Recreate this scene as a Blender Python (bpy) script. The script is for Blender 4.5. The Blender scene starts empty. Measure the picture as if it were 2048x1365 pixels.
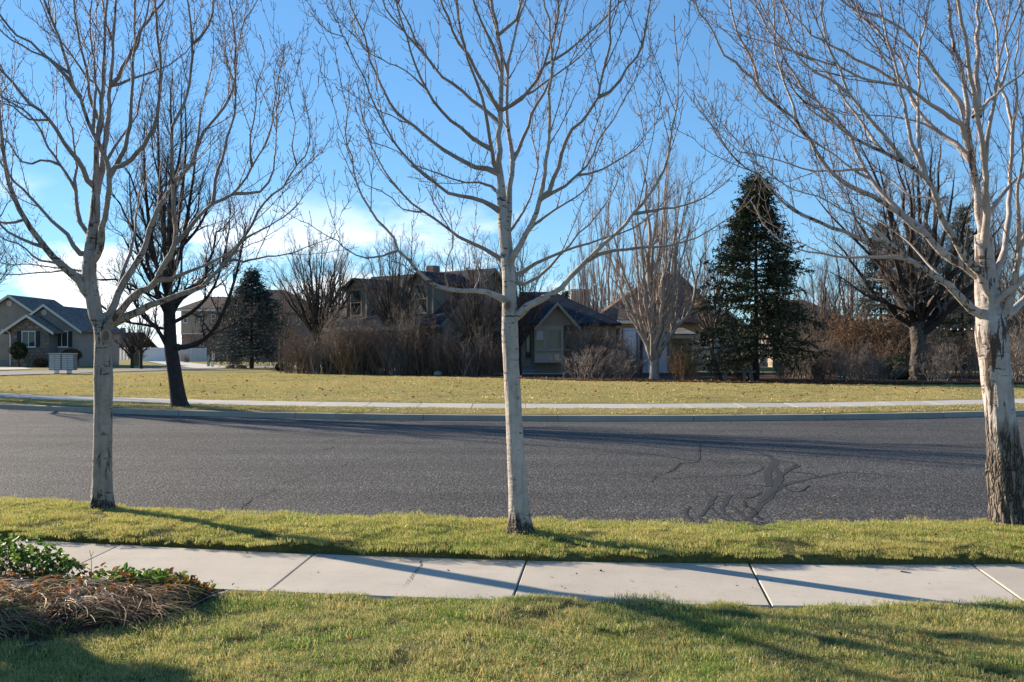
import bpy, math, random
import numpy as np
from mathutils import Vector, Matrix

# ------------------------------------------------------------------ camera, sky, sun, exposure
SC = bpy.context.scene
F = 1900.0; HZ = 700.0; EYE = 1.7            # focal length (px of a 2048 px frame), horizon row, eye height
cam_d = bpy.data.cameras.new('camera')
cam = bpy.data.objects.new('camera', cam_d); SC.collection.objects.link(cam)
cam.location = (0, 0, EYE); cam.rotation_euler = (math.radians(90), 0, 0)
cam_d.sensor_width = 36.0; cam_d.lens = 36.0 * F / 2048.0
cam_d.shift_y = (HZ - 682.5) / 2048.0
cam_d.clip_start = 0.05; cam_d.clip_end = 6000
SC.camera = cam

SUN_EL = math.radians(20.0)
SUN_AZ = (-0.83, 0.56)
n_ = math.hypot(*SUN_AZ); SUN_AZ = (SUN_AZ[0] / n_, SUN_AZ[1] / n_)
to_sun = Vector((SUN_AZ[0] * math.cos(SUN_EL), SUN_AZ[1] * math.cos(SUN_EL), math.sin(SUN_EL)))
sun_d = bpy.data.lights.new('sun', 'SUN'); sun_d.energy = 5.0; sun_d.angle = math.radians(0.55)
sun_d.color = (1.0, 0.86, 0.69)
sun = bpy.data.objects.new('sun', sun_d); SC.collection.objects.link(sun)
sun.location = (-40, 30, 40)
sun.rotation_euler = to_sun.to_track_quat('Z', 'Y').to_euler()

world = bpy.data.worlds.new('World'); SC.world = world; world.use_nodes = True
wn = world.node_tree; wn.nodes.clear()
def wnode(t, **k):
    n = wn.nodes.new(t)
    for a, b in k.items(): setattr(n, a, b)
    return n
sky = wnode('ShaderNodeTexSky', sky_type='NISHITA')
sky.sun_disc = False
sky.sun_elevation = SUN_EL
sky.sun_rotation = math.atan2(SUN_AZ[0], SUN_AZ[1]) % (2 * math.pi)
sky.altitude = 1400; sky.air_density = 1.0; sky.dust_density = 0.1; sky.ozone_density = 1.3
SKY_STRENGTH = 0.107
bg = wnode('ShaderNodeBackground'); bg.inputs[1].default_value = SKY_STRENGTH
out = wnode('ShaderNodeOutputWorld')
tc = wnode('ShaderNodeTexCoord')
sep = wnode('ShaderNodeSeparateXYZ'); wn.links.new(tc.outputs['Generated'], sep.inputs[0])
# low cumulus all round the horizon: noise over direction, limited to a band of elevation
mp = wnode('ShaderNodeMapping'); mp.inputs['Scale'].default_value = (3.2, 3.2, 9.0); mp.inputs['Location'].default_value = (2.17, 2.6, 1.2)
wn.links.new(tc.outputs['Generated'], mp.inputs[0])
nz = wnode('ShaderNodeTexNoise'); nz.inputs['Scale'].default_value = 1.7; nz.inputs['Detail'].default_value = 9; nz.inputs['Roughness'].default_value = 0.56
wn.links.new(mp.outputs[0], nz.inputs['Vector'])
band = wnode('ShaderNodeValToRGB')
for e, (p, v) in zip([band.color_ramp.elements[0], band.color_ramp.elements[1]], [(0.0, 1.0), (0.17, 0.0)]):
    e.position = p; e.color = (v, v, v, 1)
e = band.color_ramp.elements.new(0.075); e.color = (0.9, 0.9, 0.9, 1)
wn.links.new(sep.outputs['Z'], band.inputs[0])
# more cloud towards the sun than away from it (weather, seen in the photograph)
dotn = wnode('ShaderNodeVectorMath', operation='DOT_PRODUCT'); dotn.inputs[1].default_value = (-0.92, 0.38, 0)
wn.links.new(tc.outputs['Generated'], dotn.inputs[0])
mr = wnode('ShaderNodeMapRange'); mr.inputs[1].default_value = 0.22; mr.inputs[2].default_value = 0.62; mr.inputs[3].default_value = -0.14; mr.inputs[4].default_value = 0.07
wn.links.new(dotn.outputs['Value'], mr.inputs[0])
addn = wnode('ShaderNodeMath', operation='ADD'); wn.links.new(nz.outputs['Fac'], addn.inputs[0]); wn.links.new(mr.outputs[0], addn.inputs[1])
th = wnode('ShaderNodeMapRange'); th.inputs[1].default_value = 0.5; th.inputs[2].default_value = 0.62
wn.links.new(addn.outputs[0], th.inputs[0])
mulc = wnode('ShaderNodeMath', operation='MULTIPLY'); wn.links.new(th.outputs[0], mulc.inputs[0]); wn.links.new(band.outputs[0], mulc.inputs[1])
mixc = wnode('ShaderNodeMixRGB'); wn.links.new(mulc.outputs[0], mixc.inputs[0])
hs = wnode('ShaderNodeHueSaturation'); hs.inputs['Saturation'].default_value = 1.35
gm = wnode('ShaderNodeGamma'); gm.inputs[1].default_value = 0.6
wn.links.new(sky.outputs[0], gm.inputs[0]); wn.links.new(gm.outputs[0], hs.inputs['Color'])
tint = wnode('ShaderNodeMixRGB', blend_type='MULTIPLY'); tint.inputs[0].default_value = 1; tint.inputs[2].default_value = (0.74, 1.11, 1.44, 1)
wn.links.new(hs.outputs[0], tint.inputs[1]); wn.links.new(tint.outputs[0], mixc.inputs[1]); mixc.inputs[2].default_value = (6.8, 6.9, 7.0, 1)
wn.links.new(mixc.outputs[0], bg.inputs[0]); wn.links.new(bg.outputs[0], out.inputs[0])

SC.view_settings.view_transform = 'Standard'; SC.view_settings.look = 'None'
SC.view_settings.gamma = 1; SC.view_settings.use_curve_mapping = False
SC.view_settings.exposure = 1.2

# ------------------------------------------------------------------ helpers
RNG = np.random.default_rng(7)
C = SC.collection
def P(x, y, d):
    """point that stands d metres out, seen at photo pixel x, y"""
    return np.array(((x - 1024.0) / F * d, d, EYE - (y - HZ) / F * d))
def PX(x, d): return (x - 1024.0) / F * d
def PZ(y, d): return EYE - (y - HZ) / F * d

def tag(o, label=None, cat=None, group=None, kind=None):
    if label: o['label'] = label
    if cat: o['category'] = cat
    if group: o['group'] = group
    if kind: o['kind'] = kind
    return o
def empty(name, loc, label=None, cat=None, group=None, kind=None, rz=0):
    o = bpy.data.objects.new(name, None); C.objects.link(o); o.location = loc; o.rotation_euler = (0, 0, rz)
    o.empty_display_size = 0.2
    return tag(o, label, cat, group, kind)
def link(name, me, parent=None, mat=None):
    o = bpy.data.objects.new(name, me); C.objects.link(o)
    if parent is not None: o.parent = parent
    if mat is not None and len(me.materials) == 0: me.materials.append(mat)
    return o
def mesh_np(name, V, faces_flat, counts, smooth=False):
    me = bpy.data.meshes.new(name)
    V = np.ascontiguousarray(V, dtype=np.float32)
    faces_flat = np.ascontiguousarray(faces_flat, dtype=np.int32); counts = np.ascontiguousarray(counts, dtype=np.int32)
    me.vertices.add(len(V)); me.vertices.foreach_set('co', V.ravel())
    me.loops.add(len(faces_flat)); me.loops.foreach_set('vertex_index', faces_flat)
    me.polygons.add(len(counts))
    st = np.concatenate(([0], np.cumsum(counts)[:-1])).astype(np.int32)
    me.polygons.foreach_set('loop_start', st)
    me.update(calc_edges=True); me.validate()
    me.polygons.foreach_set('use_smooth', np.full(len(me.polygons), bool(smooth)))
    return me
def mesh_py(name, V, Fs, smooth=False):
    ff = [i for f in Fs for i in f]
    return mesh_np(name, np.array(V, dtype=float), np.array(ff), np.array([len(f) for f in Fs]), smooth)
def box_me(name, x0, x1, y0, y1, z0, z1):
    V = [(x0,y0,z0),(x1,y0,z0),(x1,y1,z0),(x0,y1,z0),(x0,y0,z1),(x1,y0,z1),(x1,y1,z1),(x0,y1,z1)]
    return mesh_py(name, V, [(0,3,2,1),(4,5,6,7),(0,1,5,4),(1,2,6,5),(2,3,7,6),(3,0,4,7)])
def box(name, x0, x1, y0, y1, z0, z1, mat, parent=None):
    return link(name, box_me(name, min(x0,x1), max(x0,x1), min(y0,y1), max(y0,y1), min(z0,z1), max(z0,z1)), parent, mat)
def prism(name, poly, axis0, axis1, mat, parent=None, axis='y'):
    """extrude polygon (x,z) along y, or (y,z) along x"""
    n = len(poly)
    if axis == 'y': V = [(a, axis0, b) for a, b in poly] + [(a, axis1, b) for a, b in poly]
    else: V = [(axis0, a, b) for a, b in poly] + [(axis1, a, b) for a, b in poly]
    Fs = [tuple(range(n))[::-1], tuple(range(n, 2*n))] + [(i, (i+1) % n, n+(i+1) % n, n+i) for i in range(n)]
    return link(name, fixn(mesh_py(name, V, Fs)), parent, mat)
def fixn(me):
    import bmesh
    bm = bmesh.new(); bm.from_mesh(me); bmesh.ops.recalc_face_normals(bm, faces=bm.faces); bm.to_mesh(me); bm.free()
    return me
def slab3(name, quad, th, mat, parent=None):
    """a quad (4 points) thickened by th along its upward normal"""
    q = [np.array(p, dtype=float) for p in quad]
    nrm = np.cross(q[1]-q[0], q[2]-q[0]); nrm /= np.linalg.norm(nrm)
    if nrm[2] < 0: nrm = -nrm
    n = len(q)
    V = [tuple(p) for p in q] + [tuple(p + nrm*th) for p in q]
    Fs = [tuple(range(n)), tuple(range(n, 2*n))] + [(i, (i+1) % n, n+(i+1) % n, n+i) for i in range(n)]
    return link(name, fixn(mesh_py(name, V, Fs)), parent, mat)
def copy_tree(o, parent=None):
    c = o.copy(); C.objects.link(c); c.parent = parent
    for ch in list(o.children): copy_tree(ch, c)
    return c

# ---- materials
class NT:
    def __init__(s, name):
        s.m = bpy.data.materials.new(name); s.m.use_nodes = True; s.t = s.m.node_tree
        s.b = s.t.nodes['Principled BSDF']
    def n(s, t, **k):
        n = s.t.nodes.new(t)
        for a, b in k.items(): setattr(n, a, b)
        return n
    def l(s, a, b): s.t.links.new(a, b)
    def noise(s, vec, scale, detail=4, rough=0.55, dist=0.0):
        n = s.n('ShaderNodeTexNoise'); n.inputs['Scale'].default_value = scale; n.inputs['Detail'].default_value = detail
        n.inputs['Roughness'].default_value = rough; n.inputs['Distortion'].default_value = dist
        if vec is not None: s.l(vec, n.inputs['Vector'])
        return n.outputs['Fac']
    def ramp(s, fac, stops, interp='LINEAR'):
        r = s.n('ShaderNodeValToRGB'); r.color_ramp.interpolation = interp
        el = r.color_ramp.elements
        while len(el) < len(stops): el.new(0.5)
        for e, (p, c) in zip(el, stops):
            e.position = p; e.color = (*(c if hasattr(c, '__len__') else (c, c, c)), 1)
        s.l(fac, r.inputs[0]); return r.outputs[0]
    def mix(s, fac, a, b, mode='MIX'):
        m = s.n('ShaderNodeMixRGB', blend_type=mode)
        for sock, v in zip(m.inputs, (fac, a, b)):
            if isinstance(v, (int, float)): sock.default_value = v
            elif isinstance(v, tuple): sock.default_value = (*v, 1)
            else: s.l(v, sock)
        return m.outputs[0]
    def math(s, op, a, b=0.0):
        m = s.n('ShaderNodeMath', operation=op)
        for sock, v in zip(m.inputs, (a, b)):
            if isinstance(v, (int, float)): sock.default_value = v
            else: s.l(v, sock)
        return m.outputs[0]
    def mapv(s, vec, scale=(1,1,1), rot=(0,0,0)):
        m = s.n('ShaderNodeMapping'); m.inputs['Scale'].default_value = scale; m.inputs['Rotation'].default_value = rot
        s.l(vec, m.inputs[0]); return m.outputs[0]
    def obj(s): return s.n('ShaderNodeTexCoord').outputs['Object']
    def pos(s): return s.n('ShaderNodeNewGeometry').outputs['Position']
    def bump(s, h, strength=0.3, dist=0.02):
        b = s.n('ShaderNodeBump'); b.inputs['Strength'].default_value = strength; b.inputs['Distance'].default_value = dist
        s.l(h, b.inputs['Height']); s.l(b.outputs[0], s.b.inputs['Normal'])
    def col(s, c):
        if isinstance(c, tuple): s.b.inputs['Base Color'].default_value = (*c, 1)
        else: s.l(c, s.b.inputs['Base Color'])
    def rough(s, r):
        if isinstance(r, (int, float)): s.b.inputs['Roughness'].default_value = r
        else: s.l(r, s.b.inputs['Roughness'])
    def spec(s, v): s.b.inputs['Specular IOR Level'].default_value = v
def simple(name, c, rough=0.8, var=0.15, scale=6.0, bump=0.0, bscale=40.0, spec=0.3):
    m = NT(name); p = m.pos()
    f = m.noise(p, scale, 5)
    a = tuple(v * (1 - var) for v in c); b = tuple(min(1, v * (1 + var)) for v in c)
    m.col(m.ramp(f, [(0.3, a), (0.7, b)])); m.rough(rough); m.spec(spec)
    if bump: m.bump(m.noise(p, bscale, 3), bump, 0.01)
    return m.m

# ---- tubes (branches, stems, wires), vectorised
def tubes_arrays(batches):
    """batches: list of (P (m,n,3), R (m,n), sides) -> V, flat quads, counts"""
    Vs, Fs, off = [], [], 0
    for Pp, R, S in batches:
        if len(Pp) == 0: continue
        m, n, _ = Pp.shape
        T = np.gradient(Pp, axis=1)
        T /= np.maximum(np.linalg.norm(T, axis=2, keepdims=True), 1e-9)
        D = Pp[:, -1] - Pp[:, 0]; D /= np.maximum(np.linalg.norm(D, axis=1, keepdims=True), 1e-9)
        ref = np.where(np.abs(D[:, 2:3]) > 0.8, np.array([[1.0, 0.13, 0.0]]), np.array([[0.0, 0.1, 1.0]]))
        N = np.cross(T, ref[:, None, :]); N /= np.maximum(np.linalg.norm(N, axis=2, keepdims=True), 1e-9)
        B = np.cross(T, N)
        a = np.arange(S) * 2 * np.pi / S
        V = Pp[:, :, None, :] + R[:, :, None, None] * (np.cos(a)[None, None, :, None] * N[:, :, None, :] + np.sin(a)[None, None, :, None] * B[:, :, None, :])
        Vs.append(V.reshape(-1, 3))
        i = np.arange(m)[:, None, None] * n * S + np.arange(n - 1)[None, :, None] * S
        k = np.arange(S)[None, None, :]; k2 = (k + 1) % S
        q = np.stack([i + k, i + k2, i + S + k2, i + S + k], axis=-1) + off
        Fs.append(q.reshape(-1, 4)); off += m * n * S
    V = np.concatenate(Vs); Q = np.concatenate(Fs)
    return V, Q
def tubes_obj(name, batches, mat, parent=None, smooth=True):
    V, Q = tubes_arrays(batches)
    return link(name, mesh_np(name, V, Q.ravel(), np.full(len(Q), 4), smooth), parent, mat)
def resample(pts, n):
    """Catmull-Rom through pts, n points evenly spaced"""
    p = np.asarray(pts, dtype=float)
    if len(p) == 2: return p[0] + (p[1]-p[0]) * np.linspace(0, 1, n)[:, None]
    q = np.vstack([2*p[0]-p[1], p, 2*p[-1]-p[-2]])
    out = []
    for i in range(len(p) - 1):
        a, b, c, d = q[i:i+4]
        t = np.linspace(0, 1, 12, endpoint=False)[:, None]
        out.append(0.5 * ((2*b) + (c-a)*t + (2*a-5*b+4*c-d)*t**2 + (3*b-a-3*c+d)*t**3))
    out.append(p[-1:]); c = np.vstack(out)
    s = np.concatenate(([0], np.cumsum(np.linalg.norm(np.diff(c, axis=0), axis=1))))
    u = np.linspace(0, s[-1], n)
    return np.stack([np.interp(u, s, c[:, k]) for k in range(3)], axis=1)
def unit(v): return v / np.maximum(np.linalg.norm(v, axis=-1, keepdims=True), 1e-9)
def spawn(rng, Pp, R, K, t0, t1, ang, L0, L1, up=0.3, curv=0.25, n=4, rr=0.6, rmin=0.003, wob=0.04, tfall=0.5, flat=None):
    """K children on every parent polyline. Returns P, R."""
    m, n0, _ = Pp.shape
    t = t0 + (t1 - t0) * (np.arange(K)[None, :] + rng.random((m, K))) / K
    t = t.ravel(); idx = np.repeat(np.arange(m), K)
    f = t * (n0 - 1); i0 = np.minimum(f.astype(int), n0 - 2); w = (f - i0)[:, None]
    p0 = Pp[idx, i0] * (1 - w) + Pp[idx, i0 + 1] * w
    r0 = (R[idx, i0] * (1 - w[:, 0]) + R[idx, i0 + 1] * w[:, 0]) * rr
    T = unit(Pp[idx, i0 + 1] - Pp[idx, i0])
    rv = rng.normal(size=(m * K, 3))
    if flat is not None: rv[:, 2] = rv[:, 2] * flat
    perp = unit(rv - (rv * T).sum(1, keepdims=True) * T)
    a = np.radians(ang + rng.normal(size=m * K) * ang * 0.22)[:, None]
    d = np.cos(a) * T + np.sin(a) * perp
    d[:, 2] += up * (0.6 + 0.8 * rng.random(m * K)); d = unit(d)
    L = (L0 + (L1 - L0) * rng.random(m * K)) * (1 - tfall * t)
    s = np.linspace(0, 1, n)
    pts = p0[:, None, :] + L[:, None, None] * s[None, :, None] * d[:, None, :]
    pts[:, :, 2] += (L * curv)[:, None] * s[None, :] ** 2
    if wob:
        wv = rng.normal(size=(m * K, n, 3)) * wob * L[:, None, None]; wv[:, 0] = 0
        pts += wv * s[None, :, None]
    r0 = np.maximum(r0, rmin * 1.1)
    rad = r0[:, None] * (1 - s)[None, :] + rmin * s[None, :]
    return pts, rad

# ---- smooth value noise for shaping ground and bark
_tab = np.random.default_rng(3).random((256, 256)) * 2 - 1
def vnoise(x, y, f=1.0):
    x = np.asarray(x) * f; y = np.asarray(y) * f
    i = np.floor(x).astype(int); j = np.floor(y).astype(int); u = x - i; v = y - j
    u = u*u*(3-2*u); v = v*v*(3-2*v)
    a = _tab[i & 255, j & 255]; b = _tab[(i+1) & 255, j & 255]; c = _tab[i & 255, (j+1) & 255]; d = _tab[(i+1) & 255, (j+1) & 255]
    return (a*(1-u)+b*u)*(1-v) + (c*(1-u)+d*u)*v
# ------------------------------------------------------------------ ground materials
def asphalt_mat():
    m = NT('asphalt'); p = m.pos()
    big = m.noise(p, 0.5, 5, 0.6); streak = m.noise(m.mapv(p, (0.10, 1.1, 1)), 0.9, 5, 0.6)
    fine = m.noise(p, 120, 2, 0.7)
    vo = m.n('ShaderNodeTexVoronoi'); vo.inputs['Scale'].default_value = 34; m.l(p, vo.inputs['Vector'])
    v2 = m.n('ShaderNodeTexVoronoi'); v2.inputs['Scale'].default_value = 75; m.l(p, v2.inputs['Vector'])
    base = m.ramp(big, [(0.3, (0.034, 0.032, 0.029)), (0.7, (0.066, 0.063, 0.058))])
    base = m.mix(0.5, base, m.ramp(streak, [(0.3, 0.026), (0.7, 0.092)]))
    stone = m.ramp(vo.outputs['Color'], [(0.1, 0.30), (0.5, 0.80), (0.9, 2.6)])
    st2 = m.ramp(v2.outputs['Color'], [(0.1, 0.45), (0.6, 1.0), (0.92, 2.2)])
    base = m.mix(0.75, base, m.mix(1.0, base, stone, 'MULTIPLY')); base = m.mix(0.7, base, m.mix(1.0, base, st2, 'MULTIPLY'))
    oil = m.noise(p, 1.7, 6, 0.65); base = m.mix(m.ramp(oil, [(0.66, 0.0), (0.8, 0.55)]), base, (0.018, 0.017, 0.016))
    m.col(base); m.rough(0.85); m.spec(0.3)
    h = m.math('ADD', m.math('ADD', m.math('MULTIPLY', vo.outputs['Distance'], -0.9), m.math('MULTIPLY', v2.outputs['Distance'], -0.4)), m.math('MULTIPLY', fine, 0.3))
    m.bump(h, 1.0, 0.02)
    return m.m
def concrete_mat(name, c=(0.54, 0.48, 0.395), dark=0.8):
    m = NT(name); p = m.pos()
    f = m.noise(p, 1.3, 6, 0.6); g = m.noise(p, 130, 3, 0.7); sp = m.noise(p, 14, 5, 0.62)
    col = m.ramp(f, [(0.28, tuple(v * dark for v in c)), (0.72, c)])
    col = m.mix(0.6, col, m.mix(1.0, col, m.ramp(g, [(0.3, 0.78), (0.65, 1.08)]), 'MULTIPLY'))
    col = m.mix(m.ramp(sp, [(0.58, 0.0), (0.78, 0.5)]), col, (0.27, 0.235, 0.19))
    inf = m.n('ShaderNodeObjectInfo')
    col = m.mix(0.5, col, m.mix(1.0, col, m.ramp(inf.outputs['Random'], [(0, 0.74), (1, 1.08)]), 'MULTIPLY'))
    sxy = m.noise(m.mapv(p, (0.7, 1.4, 1)), 2.1, 6, 0.7); col = m.mix(m.ramp(sxy, [(0.56, 0.0), (0.72, 0.4)]), col, (0.30, 0.265, 0.215))
    m.col(col); m.rough(0.9); m.spec(0.2)
    m.bump(m.math('ADD', g, m.math('MULTIPLY', f, 0.8)), 0.25, 0.006)
    return m.m
def soil_mat(name, a, b, scale=3.0, bump=0.6, bs=30):
    m = NT(name); p = m.pos()
    f = m.noise(p, scale, 7, 0.65); g = m.noise(p, bs, 4, 0.7)
    col = m.ramp(f, [(0.3, a), (0.7, b)])
    col = m.mix(0.7, col, m.mix(1.0, col, m.ramp(g, [(0.3, 0.45), (0.7, 1.35)]), 'MULTIPLY'))
    m.col(col); m.rough(0.95); m.spec(0.1); m.bump(g, bump, 0.03)
    return m.m
def turf_mat():
    """far lawn between and beyond the blades: straw and green patches"""
    m = NT('turf'); p = m.pos()
    f = m.noise(m.mapv(p, (0.5, 1.0, 1)), 0.30, 6, 0.6); g = m.noise(p, 16, 5, 0.75)
    col = m.ramp(f, [(0.30, (0.12, 0.13, 0.035)), (0.48, (0.22, 0.19, 0.065)), (0.66, (0.33, 0.26, 0.11))])
    col = m.mix(0.75, col, m.mix(1.0, col, m.ramp(g, [(0.3, 0.5), (0.7, 1.4)]), 'MULTIPLY'))
    m.col(col); m.rough(0.95); m.spec(0.1); m.bump(g, 0.8, 0.05)
    return m.m
def blade_mat(name, greens, straw, straw_amt, scale=0.6, bias=0.0, transl=0.38):
    m = NT(name); p = m.pos()
    at = m.n('ShaderNodeAttribute'); at.attribute_name = 'tone'
    tone = at.outputs['Fac']
    f = m.noise(p, scale, 5, 0.65)
    f2 = m.noise(p, scale * 7, 4, 0.6)
    w = m.math('ADD', m.math('MULTIPLY', f, 1.3), m.math('MULTIPLY', f2, 0.7))
    w = m.math('ADD', w, m.math('MULTIPLY', tone, 0.75))
    fac = m.ramp(m.math('ADD', m.math('MULTIPLY', w, 0.5), bias), [(0.45 + 0.2 * (1 - straw_amt) , 0.0), (0.62 + 0.25 * (1 - straw_amt), 1.0)])
    g = m.ramp(tone, [(0.0, greens[0]), (1.0, greens[1])])
    s = m.ramp(m.math('FRACT', m.math('MULTIPLY', tone, 7.3)), [(0, straw[0]), (1, straw[1])])
    col = m.mix(fac, g, s)
    m.col(col); m.rough(0.42); m.spec(0.5)
    tr = m.n('ShaderNodeBsdfTranslucent'); m.l(col, tr.inputs['Color'])
    mx = m.n('ShaderNodeMixShader'); mx.inputs[0].default_value = transl
    o = m.t.nodes['Material Output']
    m.l(m.b.outputs[0], mx.inputs[1]); m.l(tr.outputs[0], mx.inputs[2]); m.l(mx.outputs[0], o.inputs[0])
    return m.m
M = {}
M['asphalt'] = asphalt_mat()
M['side_asphalt'] = simple('street_asphalt', (0.15, 0.15, 0.15), 0.9, 0.12, 0.6, 0.3, 60)
M['concrete'] = concrete_mat('concrete')
M['kerb'] = concrete_mat('kerb_concrete', (0.46, 0.39, 0.31), 0.75)
M['far_concrete'] = concrete_mat('far_concrete', (0.50, 0.47, 0.42), 0.85)
M['soil'] = soil_mat('lawn_soil', (0.075, 0.080, 0.024), (0.15, 0.135, 0.05), 2.0)
M['mulch'] = soil_mat('mulch', (0.035, 0.024, 0.017), (0.085, 0.055, 0.038), 4.0, 0.9, 22)
M['turf'] = turf_mat()
M['ground'] = soil_mat('far_ground', (0.09, 0.08, 0.045), (0.16, 0.135, 0.075), 0.05)
M['tar'] = simple('crack_sealant', (0.027, 0.026, 0.025), 0.75, 0.3, 14, 0.5, 70, 0.3)
M['crack'] = simple('crack_dark', (0.010, 0.010, 0.010), 0.9, 0.2, 8)
M['blade_near'] = blade_mat('lawn_blades', ((0.085, 0.20, 0.026), (0.26, 0.39, 0.06)), ((0.48, 0.40, 0.13), (0.68, 0.57, 0.25)), 0.44, 1.3, 0.0, 0.42)
M['blade_strip'] = blade_mat('verge_blades', ((0.14, 0.25, 0.032), (0.32, 0.41, 0.065)), ((0.48, 0.41, 0.12), (0.63, 0.53, 0.20)), 0.52, 0.7, 0.0, 0.42)
M['blade_far'] = blade_mat('far_lawn_blades', ((0.13, 0.19, 0.035), (0.28, 0.31, 0.065)), ((0.43, 0.355, 0.135), (0.56, 0.45, 0.19)), 0.82, 0.13)

# ------------------------------------------------------------------ street curves (y as a function of x)
def arc(y0, x0, R, lim):
    def f(X):
        X = np.asarray(X, dtype=float); a = np.abs(X - x0)
        return y0 + np.where(a < lim, a**2 / (2*R), lim**2/(2*R) + (a - lim) * lim / R)
    return f
walk_in = arc(6.28, 3.0, 27, 14); walk_out = arc(7.50, 3.0, 27, 14)
strip_out = arc(8.80, 2.5, 22, 12); far_kerb = arc(24.55, 2.5, 33, 26)
def lump(X, Y): return 0.024 * vnoise(X, Y, 3.4) + 0.02 * vnoise(X + 31, Y, 0.8) + 0.007 * vnoise(X, Y + 9, 8.0)
def z_lawn(X, Y): return 0.004 + lump(X, Y)
def z_strip(X, v): return 0.068 + 0.045 * np.sin(np.pi * np.clip(v, 0, 1)) ** 0.7
def z_far(s):       # s metres behind the far kerb
    s = np.asarray(s, dtype=float)
    return np.where(s < 3.5, 0.0 + 0.10 * s / 3.5, 0.10 + 0.05 * np.clip((s - 3.5) / 25, 0, 1))
GROUND_Z = 0.15     # level of everything beyond the far lawn
def sheet(name, xs, fy0, fy1, nv, fz, mat, parent=None, vpow=1.0):
    xs = np.asarray(xs, dtype=float); v = np.linspace(0, 1, nv) ** vpow
    y0 = fy0(xs); y1 = fy1(xs)
    Y = y0[:, None] + (y1 - y0)[:, None] * v[None, :]; X = np.repeat(xs[:, None], nv, 1)
    Z = fz(X, Y, np.repeat(v[None, :], len(xs), 0))
    V = np.stack([X, Y, Z], -1).reshape(-1, 3)
    i = np.arange(len(xs)-1)[:, None] * nv + np.arange(nv-1)[None, :]
    Q = np.stack([i, i + nv, i + nv + 1, i + 1], -1).reshape(-1, 4)
    return link(name, mesh_np(name, V, Q.ravel(), np.full(len(Q), 4), True), parent, mat)
cst = lambda c: (lambda X: np.full_like(np.asarray(X, dtype=float), c))

g = link('ground', mesh_py('ground', [(-3000,-400,-0.6),(3000,-400,-0.6),(3000,4000,-0.6),(-3000,4000,-0.6)], [(0,1,2,3)]), None, M['ground'])
tag(g, 'flat dry ground running out to the horizon behind the houses', 'ground', kind='structure')
o = sheet('lawn', np.linspace(-11, 11, 200), cst(-2), lambda X: walk_in(X) - 0.005, 100, lambda X, Y, v: z_lawn(X, Y), M['soil'])
tag(o, 'front lawn on the near side of the pavement', 'lawn', kind='structure')
zr = lambda X, Y, v: -0.15 + 0.07 * 4 * v * (1 - v) + 0.006 * vnoise(X, Y, 0.7)
o = sheet('road', np.linspace(-70, 70, 281), lambda X: strip_out(X) + 0.14, lambda X: far_kerb(X) + 0.02, 60, zr, M['asphalt'])
tag(o, 'worn grey asphalt street curving past the trees', 'road', kind='structure'); road = o
def road_z(x, y):
    a = strip_out(x) + 0.14; b = far_kerb(x) + 0.02; v = (y - a) / (b - a)
    return zr(np.asarray(x), np.asarray(y), v)
o = sheet('verge', np.linspace(-14, 14, 320), lambda X: walk_out(X) + 0.02, lambda X: strip_out(X) - 0.005, 40,
          lambda X, Y, v: np.where(v == 0, -0.06, z_strip(X, v) + 0.8 * lump(X, Y) - 0.004), M['soil'])
tag(o, 'grass verge with three street trees between pavement and road', 'verge', kind='structure')

# pavement near: a bed with one slab per bay
o = sheet('pavement', np.linspace(-16, 16, 120), lambda X: walk_in(X) - 0.02, lambda X: walk_out(X) + 0.02, 3, lambda X, Y, v: np.full_like(X, -0.045), M['mulch'])
tag(o, 'pale concrete pavement crossing in front of the lawn', 'pavement', kind='structure'); pavement = o
def curved_slab(name, xa0, xa1, xb0, xb1, fin, fout, z0, zin, zout, mat, parent, n=8, gap=0.0, tilt=0.0):
    """slab between curves fin and fout; xa at the inner edge, xb at the outer edge; chamfered rim"""
    rows = []
    for inset, dz in ((0, None), (0, -0.006), (0.006, 0.0)):
        xi = np.linspace(xa0 + gap + inset, xa1 - gap - inset, n); xo = np.linspace(xb0 + gap + inset, xb1 - gap - inset, n)
        yi = fin(xi) + inset; yo = fout(xo) - inset
        zi = (z0 if dz is None else zin + dz); zo = (z0 if dz is None else zout + dz)
        tl = 0 if dz is None else tilt
        A = np.stack([xi, yi, zi + tl * np.linspace(-1, 1, n)], 1); B = np.stack([xo, yo, zo + tl * np.linspace(-1, 1, n)], 1)
        rows.append(np.vstack([A, B[::-1]]))
    V = np.vstack(rows); m = 2 * n; Fs = []
    for r in range(2):
        for i in range(m): j = (i+1) % m; Fs.append((r*m+i, r*m+j, (r+1)*m+j, (r+1)*m+i))
    Fs.append(tuple(range(2*m, 3*m)))
    return link(name, fixn(mesh_py(name, V, Fs)), parent, mat)
for k in range(-7, 7):
    curved_slab('slab', 0.0 + 1.72*k, 0.0 + 1.72*(k+1), 0.116 + 1.76*k, 0.116 + 1.76*(k+1), walk_in, walk_out, -0.05, 0.0, 0.004, M['concrete'], pavement,
                gap=0.006 if k != 1 else 0.010, tilt=float(RNG.normal() * 0.0025))
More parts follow.
